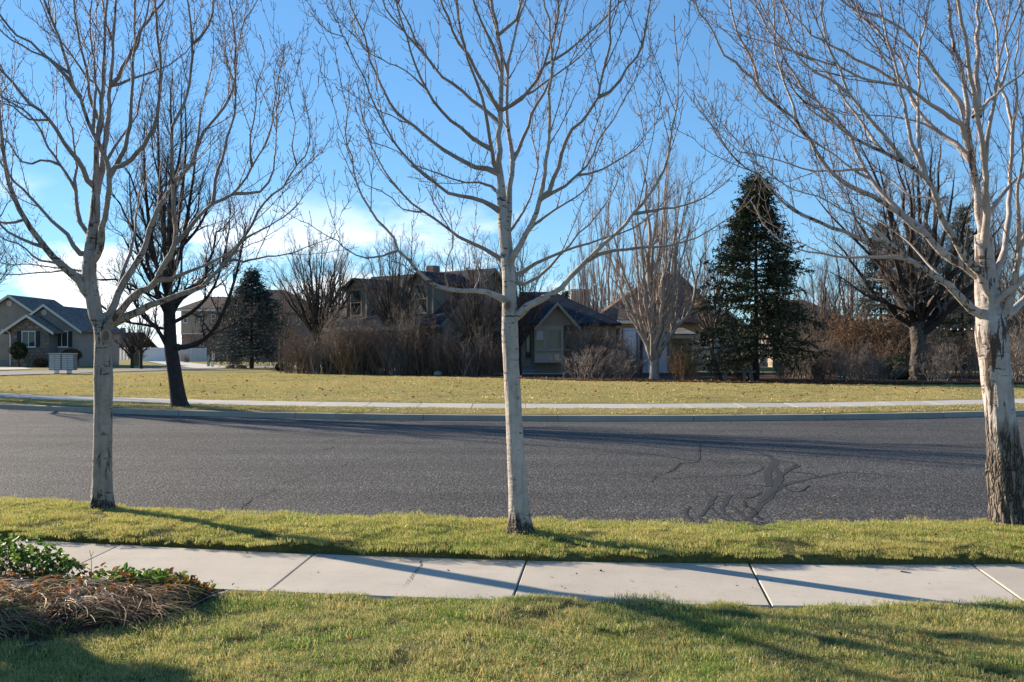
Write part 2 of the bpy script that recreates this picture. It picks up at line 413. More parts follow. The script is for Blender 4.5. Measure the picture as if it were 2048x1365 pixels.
# kerbs: one block per casting length
kb = sheet('kerb', np.linspace(-60, 60, 200), lambda X: far_kerb(X) + 0.03, lambda X: far_kerb(X) + 0.14, 2, lambda X, Y, v: np.full_like(X, -0.12), M['kerb'])
tag(kb, 'far concrete kerb edging the street', 'kerb', kind='structure')
for k in range(-13, 14):
    x0 = 1.19 + 3.52 * k
    curved_slab('kerb_block', x0, x0 + 3.52, x0, x0 + 3.52, far_kerb, lambda X: far_kerb(X) + 0.16, -0.3, -0.005, 0.004, M['kerb'], kb, n=8, gap=0.007)
kn = sheet('kerb', np.linspace(-16, 16, 100), lambda X: strip_out(X) + 0.02, lambda X: strip_out(X) + 0.12, 2, lambda X, Y, v: np.full_like(X, -0.12), M['kerb'])
tag(kn, 'near concrete kerb hidden behind the verge grass', 'kerb', kind='structure')
for k in range(-4, 4):
    x0 = 0.6 + 3.5 * k
    curved_slab('kerb_block', x0, x0 + 3.5, x0, x0 + 3.5, strip_out, lambda X: strip_out(X) + 0.15, -0.3, 0.0, -0.005, M['kerb'], kn, n=8, gap=0.007)
# far verge, far pavement, far lawn
o = sheet('far_verge', np.linspace(-60, 60, 240), lambda X: far_kerb(X) + 0.155, lambda X: far_kerb(X) + 2.02, 12, lambda X, Y, v: z_far(Y - far_kerb(X)) + 0.012 * vnoise(X, Y, 1.2) + 0.02 * np.sin(np.pi * v), M['turf'])
tag(o, 'narrow grass verge along the far kerb', 'verge', kind='structure')
fp = sheet('far_pavement', np.linspace(-60, 60, 120), lambda X: far_kerb(X) + 1.98, lambda X: far_kerb(X) + 3.52, 3, lambda X, Y, v: z_far(Y - far_kerb(X)) - 0.03, M['mulch'])
tag(fp, 'pale concrete pavement on the far side of the street', 'pavement', kind='structure')
for k in range(-24, 25):
    x0 = 0.4 + 1.55 * k
    curved_slab('slab', x0, x0 + 1.55, x0, x0 + 1.55, lambda X: far_kerb(X) + 2.0, lambda X: far_kerb(X) + 3.5, -0.05, 0.066, 0.107, M['far_concrete'], fp, n=4, gap=0.006, tilt=float(RNG.normal()*0.003))
o = sheet('far_lawn', np.linspace(-170, 170, 171), lambda X: far_kerb(X) + 3.5, lambda X: np.maximum(270, far_kerb(X) + 30), 60,
          lambda X, Y, v: np.minimum(0.15, z_far(Y - far_kerb(X))) + 0.02 * vnoise(X, Y, 0.5) * np.clip(1 - v * 6, 0.15, 1), M['turf'], vpow=2.2)
tag(o, 'wide straw coloured winter lawn across the street', 'lawn', kind='structure')
def gsheet(name, poly, z, mat, label, cat):
    o = link(name, mesh_py(name, [(x, y, z) for x, y in poly], [tuple(range(len(poly)))]), None, mat)
    return tag(o, label, cat, kind='structure')
def GP(x, y, z=GROUND_Z):
    d = F * (EYE - z) / (y - HZ); return (PX(x, d), d)
# planting bed behind the lawn
bed_front = [(540, 742.5), (600, 746), (680, 750), (800, 752), (900, 754), (1000, 757), (1150, 762), (1300, 764), (1450, 766), (1600, 768), (1800, 769.5), (2050, 769)]
bp = [GP(x, y) for x, y in bed_front]
gsheet('planting_bed', bp + [(34, 60), (26, 62), (2, 64), (-10, 69), (-17.5, 70)], GROUND_Z + 0.045, M['mulch'], 'dark mulched bed under the bare shrubs', 'bed')
# side street and drive on the left
gsheet('side_street', [GP(*p) for p in ((-90, 756), (0, 752), (230, 745), (450, 738.5), (660, 734.5), (660, 731.5), (450, 734.5), (230, 739.5), (0, 745), (-90, 747.5))], GROUND_Z + 0.035, M['side_asphalt'], 'pale asphalt side street behind the lawn', 'road')
gsheet('driveway', [GP(*p) for p in ((288, 722.8), (345, 722.8), (468, 736.2), (395, 738.4), (338, 732))], GROUND_Z + 0.055, M['far_concrete'], 'light concrete drive leading to the white fence', 'drive')
gsheet('front_walk', [GP(*p) for p in ((-70, 737), (45, 736.6), (66, 740.2), (-70, 742.5))], GROUND_Z + 0.05, M['far_concrete'], 'concrete front walk of the grey stucco house', 'path')

# ------------------------------------------------------------------ cracks and sealant on the road
def ribbon(name, pts, widths, mat, lift, n=40, jit=0.0, seed=0):
    r = np.random.default_rng(seed)
    xy = []
    for x, y in pts:
        d = F * (EYE + 0.11) / (y - HZ); xy.append((PX(x, d), d, 0))
    c = resample(xy, n)
    jn = r.normal(size=(n, 2)); c[:, :2] += (jn if jit > 0.008 else (np.roll(jn, 1, 0) + jn + np.roll(jn, -1, 0)) / 2) * jit
    T = unit(np.gradient(c, axis=0)); Nn = np.stack([-T[:, 1], T[:, 0]], 1)
    w = np.interp(np.linspace(0, 1, n), np.linspace(0, 1, len(widths)), widths) * (1 + (0.35 if jit > 0.008 else 0.14) * r.normal(size=n).clip(-1.5, 1.5)) / 2
    A = c[:, :2] + Nn * w[:, None]; B = c[:, :2] - Nn * w[:, None]
    V = np.vstack([np.column_stack([A, road_z(A[:, 0], A[:, 1]) + lift]), np.column_stack([B, road_z(B[:, 0], B[:, 1]) + lift])])
    return link(name, mesh_py(name, V, [(i, i+1, n+i+1, n+i) for i in range(n-1)]), road, mat)
seal = [  # sealant strokes
 ([(1790,955),(1700,948),(1620,960),(1560,975),(1530,1000),(1500,1030),(1470,1045)], [0.05,0.12,0.2,0.26,0.2,0.1]),
 ([(1470,900),(1520,910),(1550,925),(1535,950),(1540,975)], [0.06,0.2,0.28,0.24,0.2]),
 ([(1410,925),(1460,928),(1510,930),(1525,940),(1495,952),(1440,955)], [0.05,0.08,0.1,0.1,0.05]),
 ([(1460,990),(1450,1005),(1445,1020),(1465,1035),(1500,1044)], [0.16,0.14,0.12,0.1,0.08]),
 ([(1430,992),(1420,1008),(1410,1020),(1400,1035),(1420,1044)], [0.12,0.14,0.1,0.08,0.05]),
 ([(1380,1012),(1372,1025),(1385,1040)], [0.06,0.08,0.06]),
 ([(1560,925),(1590,932),(1575,945),(1620,950),(1640,958)], [0.12,0.14,0.12,0.16,0.05]),
 ([(1330,950),(1350,940),(1362,930),(1395,926),(1398,905)], [0.03,0.06,0.08,0.08,0.1]),
 ([(2040,880),(1880,862),(1740,850),(1690,842)], [0.03,0.06,0.05,0.1]),
 ([(1690,858),(1730,855),(1760,868)], [0.08,0.1,0.03]),
 ([(1455,974),(1500,972),(1545,975)], [0.03,0.06,0.08]), ([(1538,930),(1560,955),(1545,985),(1520,1005)], [0.1,0.22,0.16,0.08]), ([(1600,935),(1570,948),(1552,965),(1590,985),(1620,972)], [0.06,0.14,0.16,0.1,0.05]),
 ([(1440,1002),(1462,1012),(1488,1030),(1515,1046)], [0.05,0.1,0.12,0.08]), ([(1415,1010),(1440,1030),(1470,1046)], [0.05,0.08,0.06]), ([(1240,905),(1320,915),(1392,926)], [0.02,0.05,0.06]), ([(1400,955),(1330,960),(1240,948)], [0.04,0.04,0.02])]
for i, (p, w) in enumerate(seal): ribbon('sealant_stroke', p, [a * 0.45 for a in w], M['tar'], 0.003 + 0.0002 * i, 36, 0.004, i)
cracks = [
 ([(475,1019),(492,1008),(500,1000),(520,992),(545,982),(548,975)], 0.02),
 ([(542,972),(560,968),(600,958),(640,945)], 0.012), ([(645,905),(670,898)], 0.025), ([(640,890),(685,880),(780,872)], 0.02),
 ([(680,935),(720,925),(752,915)], 0.012), ([(1487,1000),(1492,1012),(1505,1018),(1512,1030),(1523,1042),(1519,1048)], 0.035),
 ([(1485,998),(1505,994),(1522,985)], 0.025), ([(1302,968),(1312,955),(1318,950),(1245,948)], 0.018),
 ([(1332,950),(1350,942),(1360,930)], 0.02), ([(1398,908),(1400,896),(1402,890)], 0.018), ([(0,912),(100,897),(180,884)], 0.02),
 ([(1100,880),(1180,884),(1260,888)], 0.015), ([(1560,975),(1650,962),(1800,968)], 0.012), ([(1590,920),(1700,912),(1820,917)], 0.012)]
for i, (p, w) in enumerate(cracks): ribbon('crack', p, [w * 0.4, w, w * 0.5, w, w * 0.3], M['crack'], 0.0062 + 0.0001 * i, 44, 0.012, 50 + i)

# ------------------------------------------------------------------ grass blades (instanced tufts)
PATCH = bpy.data.collections.new('tuft_sources')
def patch(name, n, size, l0, l1, w, lean, mat, seed, coll):
    r = np.random.default_rng(seed)
    bx = (r.random(n) - 0.5) * size; by = (r.random(n) - 0.5) * size
    L = l0 + (l1 - l0) * r.random(n) ** 1.5; az = r.random(n) * 2 * np.pi; ln = lean * (0.3 + r.random(n))
    dx = np.cos(az) * ln; dy = np.sin(az) * ln
    fa = r.random(n) * np.pi * 2; wx = np.cos(fa) * w / 2; wy = np.sin(fa) * w / 2
    z0 = np.full(n, -0.012)
    V = np.empty((n, 5, 3))
    V[:, 0] = np.stack([bx - wx, by - wy, z0], 1); V[:, 1] = np.stack([bx + wx, by + wy, z0], 1)
    mx = bx + dx * L * 0.35; my = by + dy * L * 0.35
    V[:, 2] = np.stack([mx + wx * .8, my + wy * .8, L * 0.55], 1); V[:, 3] = np.stack([mx - wx * .8, my - wy * .8, L * 0.55], 1)
    V[:, 4] = np.stack([bx + dx * L, by + dy * L, L * (1 - 0.35 * ln)], 1)
    i = np.arange(n) * 5
    ff = np.stack([i, i+1, i+2, i+3, i+3, i+2, i+4], 1).ravel()
    me = mesh_np(name, V.reshape(-1, 3), ff, np.tile([4, 3], n))
    a = me.attributes.new('tone', 'FLOAT', 'POINT'); a.data.foreach_set('value', np.repeat(r.random(n), 5).astype(np.float32))
    me.materials.append(mat)
    ob = bpy.data.objects.new(name, me); coll.objects.link(ob)
    return ob
def tuft_set(key, n, size, l0, l1, w, lean, mat, k=6):
    c = bpy.data.collections.new('tufts_' + key)
    for i in range(k): patch('tuft_' + key, n, size, l0, l1, w, lean, mat, 100 + i, c)
    return c
def grow(ob, coll, density, smin, smax, seed, tilt=0.12, nscale=4.0):
    """scatter tufts over the object's own faces; only the tufts are kept"""
    ng = bpy.data.node_groups.new('scatter', 'GeometryNodeTree')
    ng.interface.new_socket('Geometry', in_out='INPUT', socket_type='NodeSocketGeometry')
    ng.interface.new_socket('Geometry', in_out='OUTPUT', socket_type='NodeSocketGeometry')
    N = lambda t: ng.nodes.new(t)
    gi = N('NodeGroupInput'); go = N('NodeGroupOutput'); dp = N('GeometryNodeDistributePointsOnFaces')
    dp.inputs['Density'].default_value = density; dp.inputs['Seed'].default_value = seed
    ci = N('GeometryNodeCollectionInfo'); ci.inputs['Collection'].default_value = coll
    ci.inputs['Separate Children'].default_value = True; ci.inputs['Reset Children'].default_value = True
    ip = N('GeometryNodeInstanceOnPoints'); ip.inputs['Pick Instance'].default_value = True
    rr = N('FunctionNodeRandomValue'); rr.data_type = 'FLOAT_VECTOR'
    rr.inputs[0].default_value = (-tilt, -tilt, 0); rr.inputs[1].default_value = (tilt, tilt, 6.283)
    rs = N('FunctionNodeRandomValue'); rs.data_type = 'FLOAT'; rs.inputs[2].default_value = smin; rs.inputs[3].default_value = smax
    L = ng.links.new
    L(gi.outputs[0], dp.inputs[0]); L(dp.outputs['Points'], ip.inputs['Points']); L(ci.outputs[0], ip.inputs['Instance'])
    nt = N('ShaderNodeTexNoise'); nt.inputs['Scale'].default_value = nscale; nt.inputs['Detail'].default_value = 3
    mr_ = N('ShaderNodeMapRange'); mr_.inputs[1].default_value = 0.32; mr_.inputs[2].default_value = 0.68; mr_.inputs[3].default_value = 0.72; mr_.inputs[4].default_value = 1.3
    mu = N('ShaderNodeMath'); mu.operation = 'MULTIPLY'
    L(nt.outputs[0], mr_.inputs[0]); L(mr_.outputs[0], mu.inputs[0]); L(rs.outputs[1], mu.inputs[1])
    L(rr.outputs[0], ip.inputs['Rotation']); L(mu.outputs[0], ip.inputs['Scale']); L(ip.outputs[0], go.inputs[0])
    md = ob.modifiers.new('scatter', 'NODES'); md.node_group = ng
    return ob
T_near = tuft_set('near', 640, 0.34, 0.012, 0.034, 0.0024, 1.35, M['blade_near'])
T_strip = tuft_set('verge', 560, 0.34, 0.009, 0.024, 0.0028, 1.2, M['blade_strip'])
T_far = tuft_set('far', 110, 0.45, 0.016, 0.040, 0.010, 0.9, M['blade_far'], 5)
def bed_low(X): return np.interp(X, [-6.6, -4.0, -2.95, -2.6, -2.3, -2.12, -2.04], [5.2, 5.3, 5.45, 5.62, 5.85, 6.25, 6.72])   # lawn side of the near flower bed
def bed_mask(X, Y): return X < -2.04 and Y > bed_low(X) + 0.03
def grass_base(name, xs, f0, f1, nv, fz, mask=None):
    o = sheet(name, xs, f0, f1, nv, fz, None)
    if mask is not None:
        import bmesh
        bm = bmesh.new(); bm.from_mesh(o.data)
        bmesh.ops.delete(bm, geom=[f for f in bm.faces if mask(f.calc_center_median())], context='FACES')
        bm.to_mesh(o.data); bm.free()
    return o
o = grass_base('lawn_grass', np.linspace(-8, 8, 200), cst(1.5), lambda X: walk_in(X) - 0.07, 80, lambda X, Y, v: z_lawn(X, Y), lambda c: bed_mask(c.x, c.y))
tag(grow(o, T_near, 44, 0.75, 1.25, 1), 'short green and straw lawn grass in front of the pavement', 'grass', kind='stuff')
o = grass_base('lawn_fringe', np.linspace(-2.0, 8, 200), lambda X: walk_in(X) - 0.10, lambda X: walk_in(X) + 0.004, 2, lambda X, Y, v: z_lawn(X, Y))
tag(grow(o, tuft_set('lawn_edge', 80, 0.09, 0.014, 0.040, 0.0024, 1.3, M['blade_near'], 5), 420, 0.75, 1.2, 9, 0.3), 'uneven lawn grass along the near pavement edge', 'grass', kind='stuff')
o = grass_base('verge_grass', np.linspace(-11, 11, 260), lambda X: walk_out(X) + 0.045, lambda X: strip_out(X) - 0.0, 36, lambda X, Y, v: z_strip(X, v) + 0.8 * lump(X, Y) + 0.003)
tag(grow(o, T_strip, 44, 0.8, 1.2, 2), 'yellow green verge grass around the street trees', 'grass', kind='stuff')
# ragged overhang where the verge drops to the pavement
n = 900; r = np.random.default_rng(5)
o = grass_base('verge_fringe', np.linspace(-11, 11, 400), lambda X: walk_out(X) + 0.015, lambda X: walk_out(X) + 0.06, 2, lambda X, Y, v: np.where(v < 0.5, 0.058, 0.068) + 0.8 * lump(X, Y))
tag(grow(o, tuft_set('fringe', 60, 0.10, 0.02, 0.045, 0.004, 1.2, M['blade_strip'], 4), 190, 0.5, 1.0, 3, 0.5), 'ragged grass fringe hanging over the pavement edge', 'grass', kind='stuff')
o = grass_base('far_lawn_grass', np.linspace(-42, 42, 120), lambda X: far_kerb(X) + 3.72, lambda X: np.maximum(far_kerb(X) + 5, np.minimum(np.minimum(62 - 0.42 * np.clip(X + 12, 0, 40), 62), np.interp(X, [-45, -30.5, -27.3, -23], [52.5, 55.5, 63.5, 73]))), 30,
               lambda X, Y, v: np.minimum(0.15, z_far(Y - far_kerb(X))) - 0.005)
tag(grow(o, T_far, 11, 0.8, 1.3, 4, 0.12, 0.5), 'dry winter grass of the far lawn', 'grass', kind='stuff')
o = grass_base('far_verge_grass', np.linspace(-34, 34, 120), lambda X: far_kerb(X) + 0.36, lambda X: far_kerb(X) + 1.8, 6, lambda X, Y, v: z_far(Y - far_kerb(X)) + 0.012)
tag(grow(o, T_far, 13, 0.8, 1.2, 5), 'grass of the narrow verge beside the far kerb', 'grass', kind='stuff')
# ------------------------------------------------------------------ the three street trees
def bark_white(name, rough_h, pale, mid, scar=0.5, fiss=0.0):
    """pale maple bark: lenticels, scars, grime; plated dark bark up to rough_h above the foot"""
    m = NT(name); o = m.obj()
    base = m.ramp(m.noise(o, 7, 7, 0.68), [(0.28, mid), (0.60, pale)])
    base = m.mix(m.ramp(m.noise(m.mapv(o, (16, 16, 1.6)), 1.0, 5, 0.6), [(0.50, 0.0), (0.75, 0.55)]), base, tuple(v * 0.5 for v in mid))     # rain streaks
    clus = m.ramp(m.noise(m.mapv(o, (2.2, 2.2, 1.3)), 1.0, 3), [(0.42, 0.0), (0.62, 0.09)])
    lent = m.math('ADD', m.noise(m.mapv(o, (9, 9, 33)), 1.0, 5, 0.62), clus)
    base = m.mix(m.ramp(lent, [(0.645, 0.0), (0.685, 0.95)]), base, (0.060, 0.046, 0.036))
    vs = m.math('ADD', m.noise(m.mapv(o, (20, 20, 3.0)), 1.0, 6, 0.62, 0.6), m.math('MULTIPLY', clus, scar))
    base = m.mix(m.ramp(vs, [(0.665 - 0.05 * fiss, 0.0), (0.70 - 0.05 * fiss, 1.0)]), base, (0.085, 0.060, 0.045))
    # plated old bark
    dv = m.n('ShaderNodeMixRGB', blend_type='ADD'); dv.inputs[0].default_value = 1.6
    ns = m.n('ShaderNodeTexNoise'); ns.inputs['Scale'].default_value = 14; m.l(o, ns.inputs['Vector'])
    m.l(m.mapv(o, (30, 30, 5.5)), dv.inputs[1]); m.l(ns.outputs['Color'], dv.inputs[2])
    vo = m.n('ShaderNodeTexVoronoi', feature='DISTANCE_TO_EDGE'); vo.inputs['Scale'].default_value = 1.0; m.l(dv.outputs[0], vo.inputs['Vector'])
    vc = m.n('ShaderNodeTexVoronoi'); vc.inputs['Scale'].default_value = 1.0; m.l(dv.outputs[0], vc.inputs['Vector'])
    pl = m.ramp(vc.outputs['Color'], [(0.2, (0.085, 0.066, 0.052)), (0.55, (0.17, 0.14, 0.115)), (0.9, (0.34, 0.295, 0.25))])
    pl = m.mix(0.55, pl, m.ramp(m.noise(m.mapv(o, (34, 34, 9)), 1.0, 7, 0.72), [(0.35, (0.03, 0.024, 0.019)), (0.62, (0.27, 0.225, 0.185))]))
    pl = m.mix(m.ramp(vo.outputs['Distance'], [(0.01, 0.9), (0.13, 0.0)]), pl, (0.024, 0.019, 0.015))
    sx = m.n('ShaderNodeSeparateXYZ'); m.l(o, sx.inputs[0])
    zz = m.math('ADD', sx.outputs['Z'], m.math('MULTIPLY', m.math('SUBTRACT', m.noise(m.mapv(o, (9, 9, 1.6)), 1.0, 5, 0.6), 0.5), 1.5 * rough_h + 0.12))
    lo = m.n('ShaderNodeMapRange'); lo.inputs[1].default_value = rough_h; lo.inputs[2].default_value = rough_h * 0.72; m.l(zz, lo.inputs[0])
    m.col(m.mix(lo.outputs[0], base, pl)); m.rough(0.8); m.spec(0.2)
    hgt = m.math('ADD', m.math('MULTIPLY', m.math('MULTIPLY', m.ramp(vo.outputs['Distance'], [(0.0, 0.0), (0.25, 1.0)]), lo.outputs[0]), 1.6), m.math('ADD', m.math('MULTIPLY', vs, -0.5), m.math('MULTIPLY', lent, -0.7)))
    m.bump(hgt, 0.8, 0.025)
    return m.m
M['bark_a'] = bark_white('maple_bark', 0.17, (0.47, 0.42, 0.365), (0.29, 0.25, 0.21))
M['bark_c'] = bark_white('scarred_maple_bark', 0.13, (0.37, 0.325, 0.275), (0.22, 0.185, 0.15), 1.0, 1.0)
M['bark_b'] = bark_white('old_maple_bark', 1.0, (0.47, 0.42, 0.38), (0.30, 0.26, 0.225), 1.0, 1.3)
M['limb'] = simple('maple_limb_bark', (0.27, 0.225, 0.185), 0.75, 0.22, 9, 0.4, 50)
M['limb_r'] = simple('old_maple_limb_bark', (0.40, 0.345, 0.305), 0.75, 0.2, 9, 0.4, 50)
M['limb_c'] = simple('grey_maple_limb_bark', (0.235, 0.20, 0.17), 0.75, 0.25, 9, 0.4, 50)
M['twig'] = simple('maple_twig_bark', (0.19, 0.135, 0.11), 0.7, 0.25, 14)
M['cut'] = simple('cut_wood', (0.20, 0.13, 0.09), 0.9, 0.35, 20)

def bark_trunk(name, path, radii, mat, parent, sides=56, rings=220, amp=0.035, flare=0.5, fiss=0.0, seed=1, lobes=5):
    """solid tapered trunk with swellings, branch collars and a flared foot; path in local metres"""
    c = resample(path, rings)
    r = np.interp(np.linspace(0, 1, rings), np.linspace(0, 1, len(radii)), radii)
    z = c[:, 2]; a = np.arange(sides) * 2*np.pi/sides
    A, Z = np.meshgrid(a, z)
    rr = np.repeat(r[:, None], sides, 1)
    rr = rr * (1 + amp * vnoise(np.cos(A)*2 + seed*7, Z*3 + np.sin(A)*2, 1.3) + 0.5*amp*vnoise(np.cos(A)*3+seed, Z*11+np.sin(A)*3, 1.0))
    fl = np.exp(-np.clip(Z, 0, 9) / 0.13)
    rr = rr * (1 + flare * fl * (0.65 + 0.35*np.cos(lobes*A + seed)))
    if fiss:
        dep = np.clip(1.35 - Z / 1.5, 0.12, 1)
        ridge = vnoise(A * 5.0 * 1.6 + 0.7*vnoise(A*2, Z*3, 1.0) + seed, Z * 2.3, 1.0); ridge = np.abs(ridge)
        rr = rr * (1 + fiss * dep * (ridge - 0.3)) + 0.0
    V = np.stack([c[:, 0:1] + rr*np.cos(A), c[:, 1:2] + rr*np.sin(A), Z], -1).reshape(-1, 3)
    i = np.arange(rings-1)[:, None]*sides; k = np.arange(sides)[None, :]; k2 = (k+1) % sides
    Q = np.stack([i+k, i+k2, i+sides+k2, i+sides+k], -1).reshape(-1, 4)
    ff = np.concatenate([Q.ravel(), np.arange((rings-1)*sides, rings*sides)]); ct = np.concatenate([np.full(len(Q), 4), [sides]])
    return link(name, mesh_np(name, V, ff, ct, True), parent, mat)

def street_tree(label, base_px, depth, base_z, trunk_px, trunk_w, limbs, bark, limb_mat, seed, rough=0.0, flare=0.5, shoots=2.2, spur_gap=0.085, lobes=5, amp=0.035, extra=None, cat='tree', thick_w=16):
    """limbs: (points px, start width px, depth slope). Every limb runs out of the picture plane by its own slope."""
    rng = np.random.default_rng(seed)
    b = np.array((PX(base_px, depth), depth, base_z))
    t = empty('maple_tree', tuple(b), label, cat, 'street maples on the verge')
    m_px = depth / F
    tp = [P(x, y, depth) - b for x, y in trunk_px]; tp[0][2] = -0.06
    bark_trunk('trunk', tp, [w * m_px / 2 for w in trunk_w], bark, t, flare=flare, fiss=rough, seed=seed, lobes=lobes, amp=amp)
    allP, allR = [], []
    proj = [(np.array([[1024 + F*(v[0]+b[0])/(v[1]+b[1]), HZ + F*(EYE-v[2]-b[2])/(v[1]+b[1])] for v in resample(tp, 60)]), resample(tp, 60))]
    for pts, w0, slope in sorted(limbs, key=lambda l: -l[1]):
        n = len(pts); xy = np.array(pts, dtype=float)
        s = np.concatenate(([0], np.cumsum(np.linalg.norm(np.diff(xy, axis=0), axis=1)))) * m_px
        # grow out of the nearest thicker limb
        best = (1e9, 0.0, None)
        for pj, vv in proj:
            dq = np.linalg.norm(pj - xy[0], axis=1); i = int(dq.argmin())
            if dq[i] < best[0] - 1.0: best = (dq[i], vv[i][1], pj[i])
        if best[0] < 40: xy[0] = best[2]
        sl1 = slope[1] if isinstance(slope, tuple) else slope
        dd = best[1] + sl1 * s * (1 - 0.06 * s)
        q = np.array([P(x, y, depth + e) for (x, y), e in zip(xy, dd)]) - b
        Ltot = s[-1]
        # limbs that leave the frame at the top run on upwards
        if pts[-1][1] < 14 or pts[-1][0] < 4:
            dv = unit(q[-1] - q[-2]); up = np.array((0, 0, 1.0))
            ext = 0.9 + 1.3 * rng.random()
            q = np.vstack([q, q[-1] + ext*0.5*unit(dv + 0.25*up), q[-1] + ext*unit(dv + 0.45*up)])
            Ltot += ext
        N = max(14, int(Ltot / 0.11))
        c = resample(q, N)
        jit = rng.normal(size=(N, 3)) * 0.006; jit[0] = 0; c = c + jit
        u = np.linspace(0, 1, N)
        r0 = w0 * m_px / 2
        rad = np.maximum(0.0034, 0.84 * r0 * (0.34 * (1 - u) ** 7 + 0.36 * (1 - u) ** 1.7 + 0.30 * (1 - u) ** 0.8) + 0.0030 * u)
        rad = rad * (1 + 0.07 * vnoise(u * Ltot * 9, seed + w0, 1.0)); rad[:2] *= (1.1, 1.04)
        tubes_obj('limb', [(c[None], rad[None], 10 if r0 > 0.02 else 7)], bark if w0 >= thick_w else limb_mat, t)
        allP.append(c); allR.append(rad)
        wc = c + b; proj.append((np.stack([1024 + F*wc[:, 0]/wc[:, 1], HZ + F*(EYE - wc[:, 2])/wc[:, 1]], 1), c))
    if extra is not None:
        for c, rad in extra(rng, allP, allR):
            tubes_obj('limb', [(c[None], rad[None], 8)], limb_mat, t); allP.append(c); allR.append(rad)
    # shoots and spurs
    tw = []
    lines = list(zip(allP, allR))
    sh = []
    for c, rad in lines:
        L = np.linalg.norm(np.diff(c, axis=0), axis=1).sum()
        K = max(1, int(L * shoots))
        p, r = spawn(rng, c[None], rad[None], K, 0.22, 0.97, 38, 0.35, 1.15, up=0.42, curv=0.22, n=9, rr=0.55, rmin=0.0022, wob=0.018, tfall=0.35)
        r = np.minimum(r, 0.0058 * np.linspace(1, 0.36, 9)[None])
        tw.append((p, r, 4)); sh += [(p[i], r[i]) for i in range(len(p))]
        p2, r2 = spawn(rng, p, r, 2, 0.25, 0.9, 34, 0.15, 0.5, up=0.35, curv=0.15, n=6, rr=0.7, rmin=0.0022, wob=0.04, tfall=0.3)
        tw.append((p2, r2, 3)); sh += [(p2[i], r2[i]) for i in range(len(p2))]
    sp_p, sp_r = [], []
    for c, rad in lines + sh:
        L = np.linalg.norm(np.diff(c, axis=0), axis=1).sum()
        k = int(L / (spur_gap if rad[0] > 0.009 else spur_gap * 1.25))
        if k < 2: continue
        tt = (np.arange(k) + 0.3 + 0.5 * rng.random(k)) / k
        n0 = len(c); f = tt * (n0 - 1); i0 = np.minimum(f.astype(int), n0 - 2); w = (f - i0)[:, None]
        p0 = c[i0]*(1-w) + c[i0+1]*w; T = unit(c[i0+1] - c[i0]); rp = rad[i0]
        keep = (rp < 0.034)
        rv = rng.normal(size=(k, 3)); perp = unit(rv - (rv*T).sum(1, keepdims=True)*T)
        for sg in (1, -1):
            kp = keep & (rng.random(k) < 0.86)
            d = unit(0.5*T[kp] + sg*perp[kp] + np.array((0, 0, 0.18)))
            ln = (0.03 + 0.085*rng.random(kp.sum()) ** 1.7)[:, None]
            q = p0[kp]
            a1 = q + d*ln*0.55 + T[kp]*0.0; a2 = q + d*ln*0.9 + np.array((0, 0, 0.22))*ln + 0.12*T[kp]*ln
            sp_p.append(np.stack([q, a1, a2], 1)); rr = np.full((kp.sum(), 3), 0.0026); rr[:, 1] = 0.0021; rr[:, 2] = 0.0030
            sp_r.append(rr)
    tw.append((np.concatenate(sp_p), np.concatenate(sp_r), 3))
    tubes_obj('twigs', tw, M['twig'], t)
    return t, b

R = random.Random(11)
def SL(mag): return R.choice((-1, 1)) * mag * (0.6 + 0.6 * R.random())
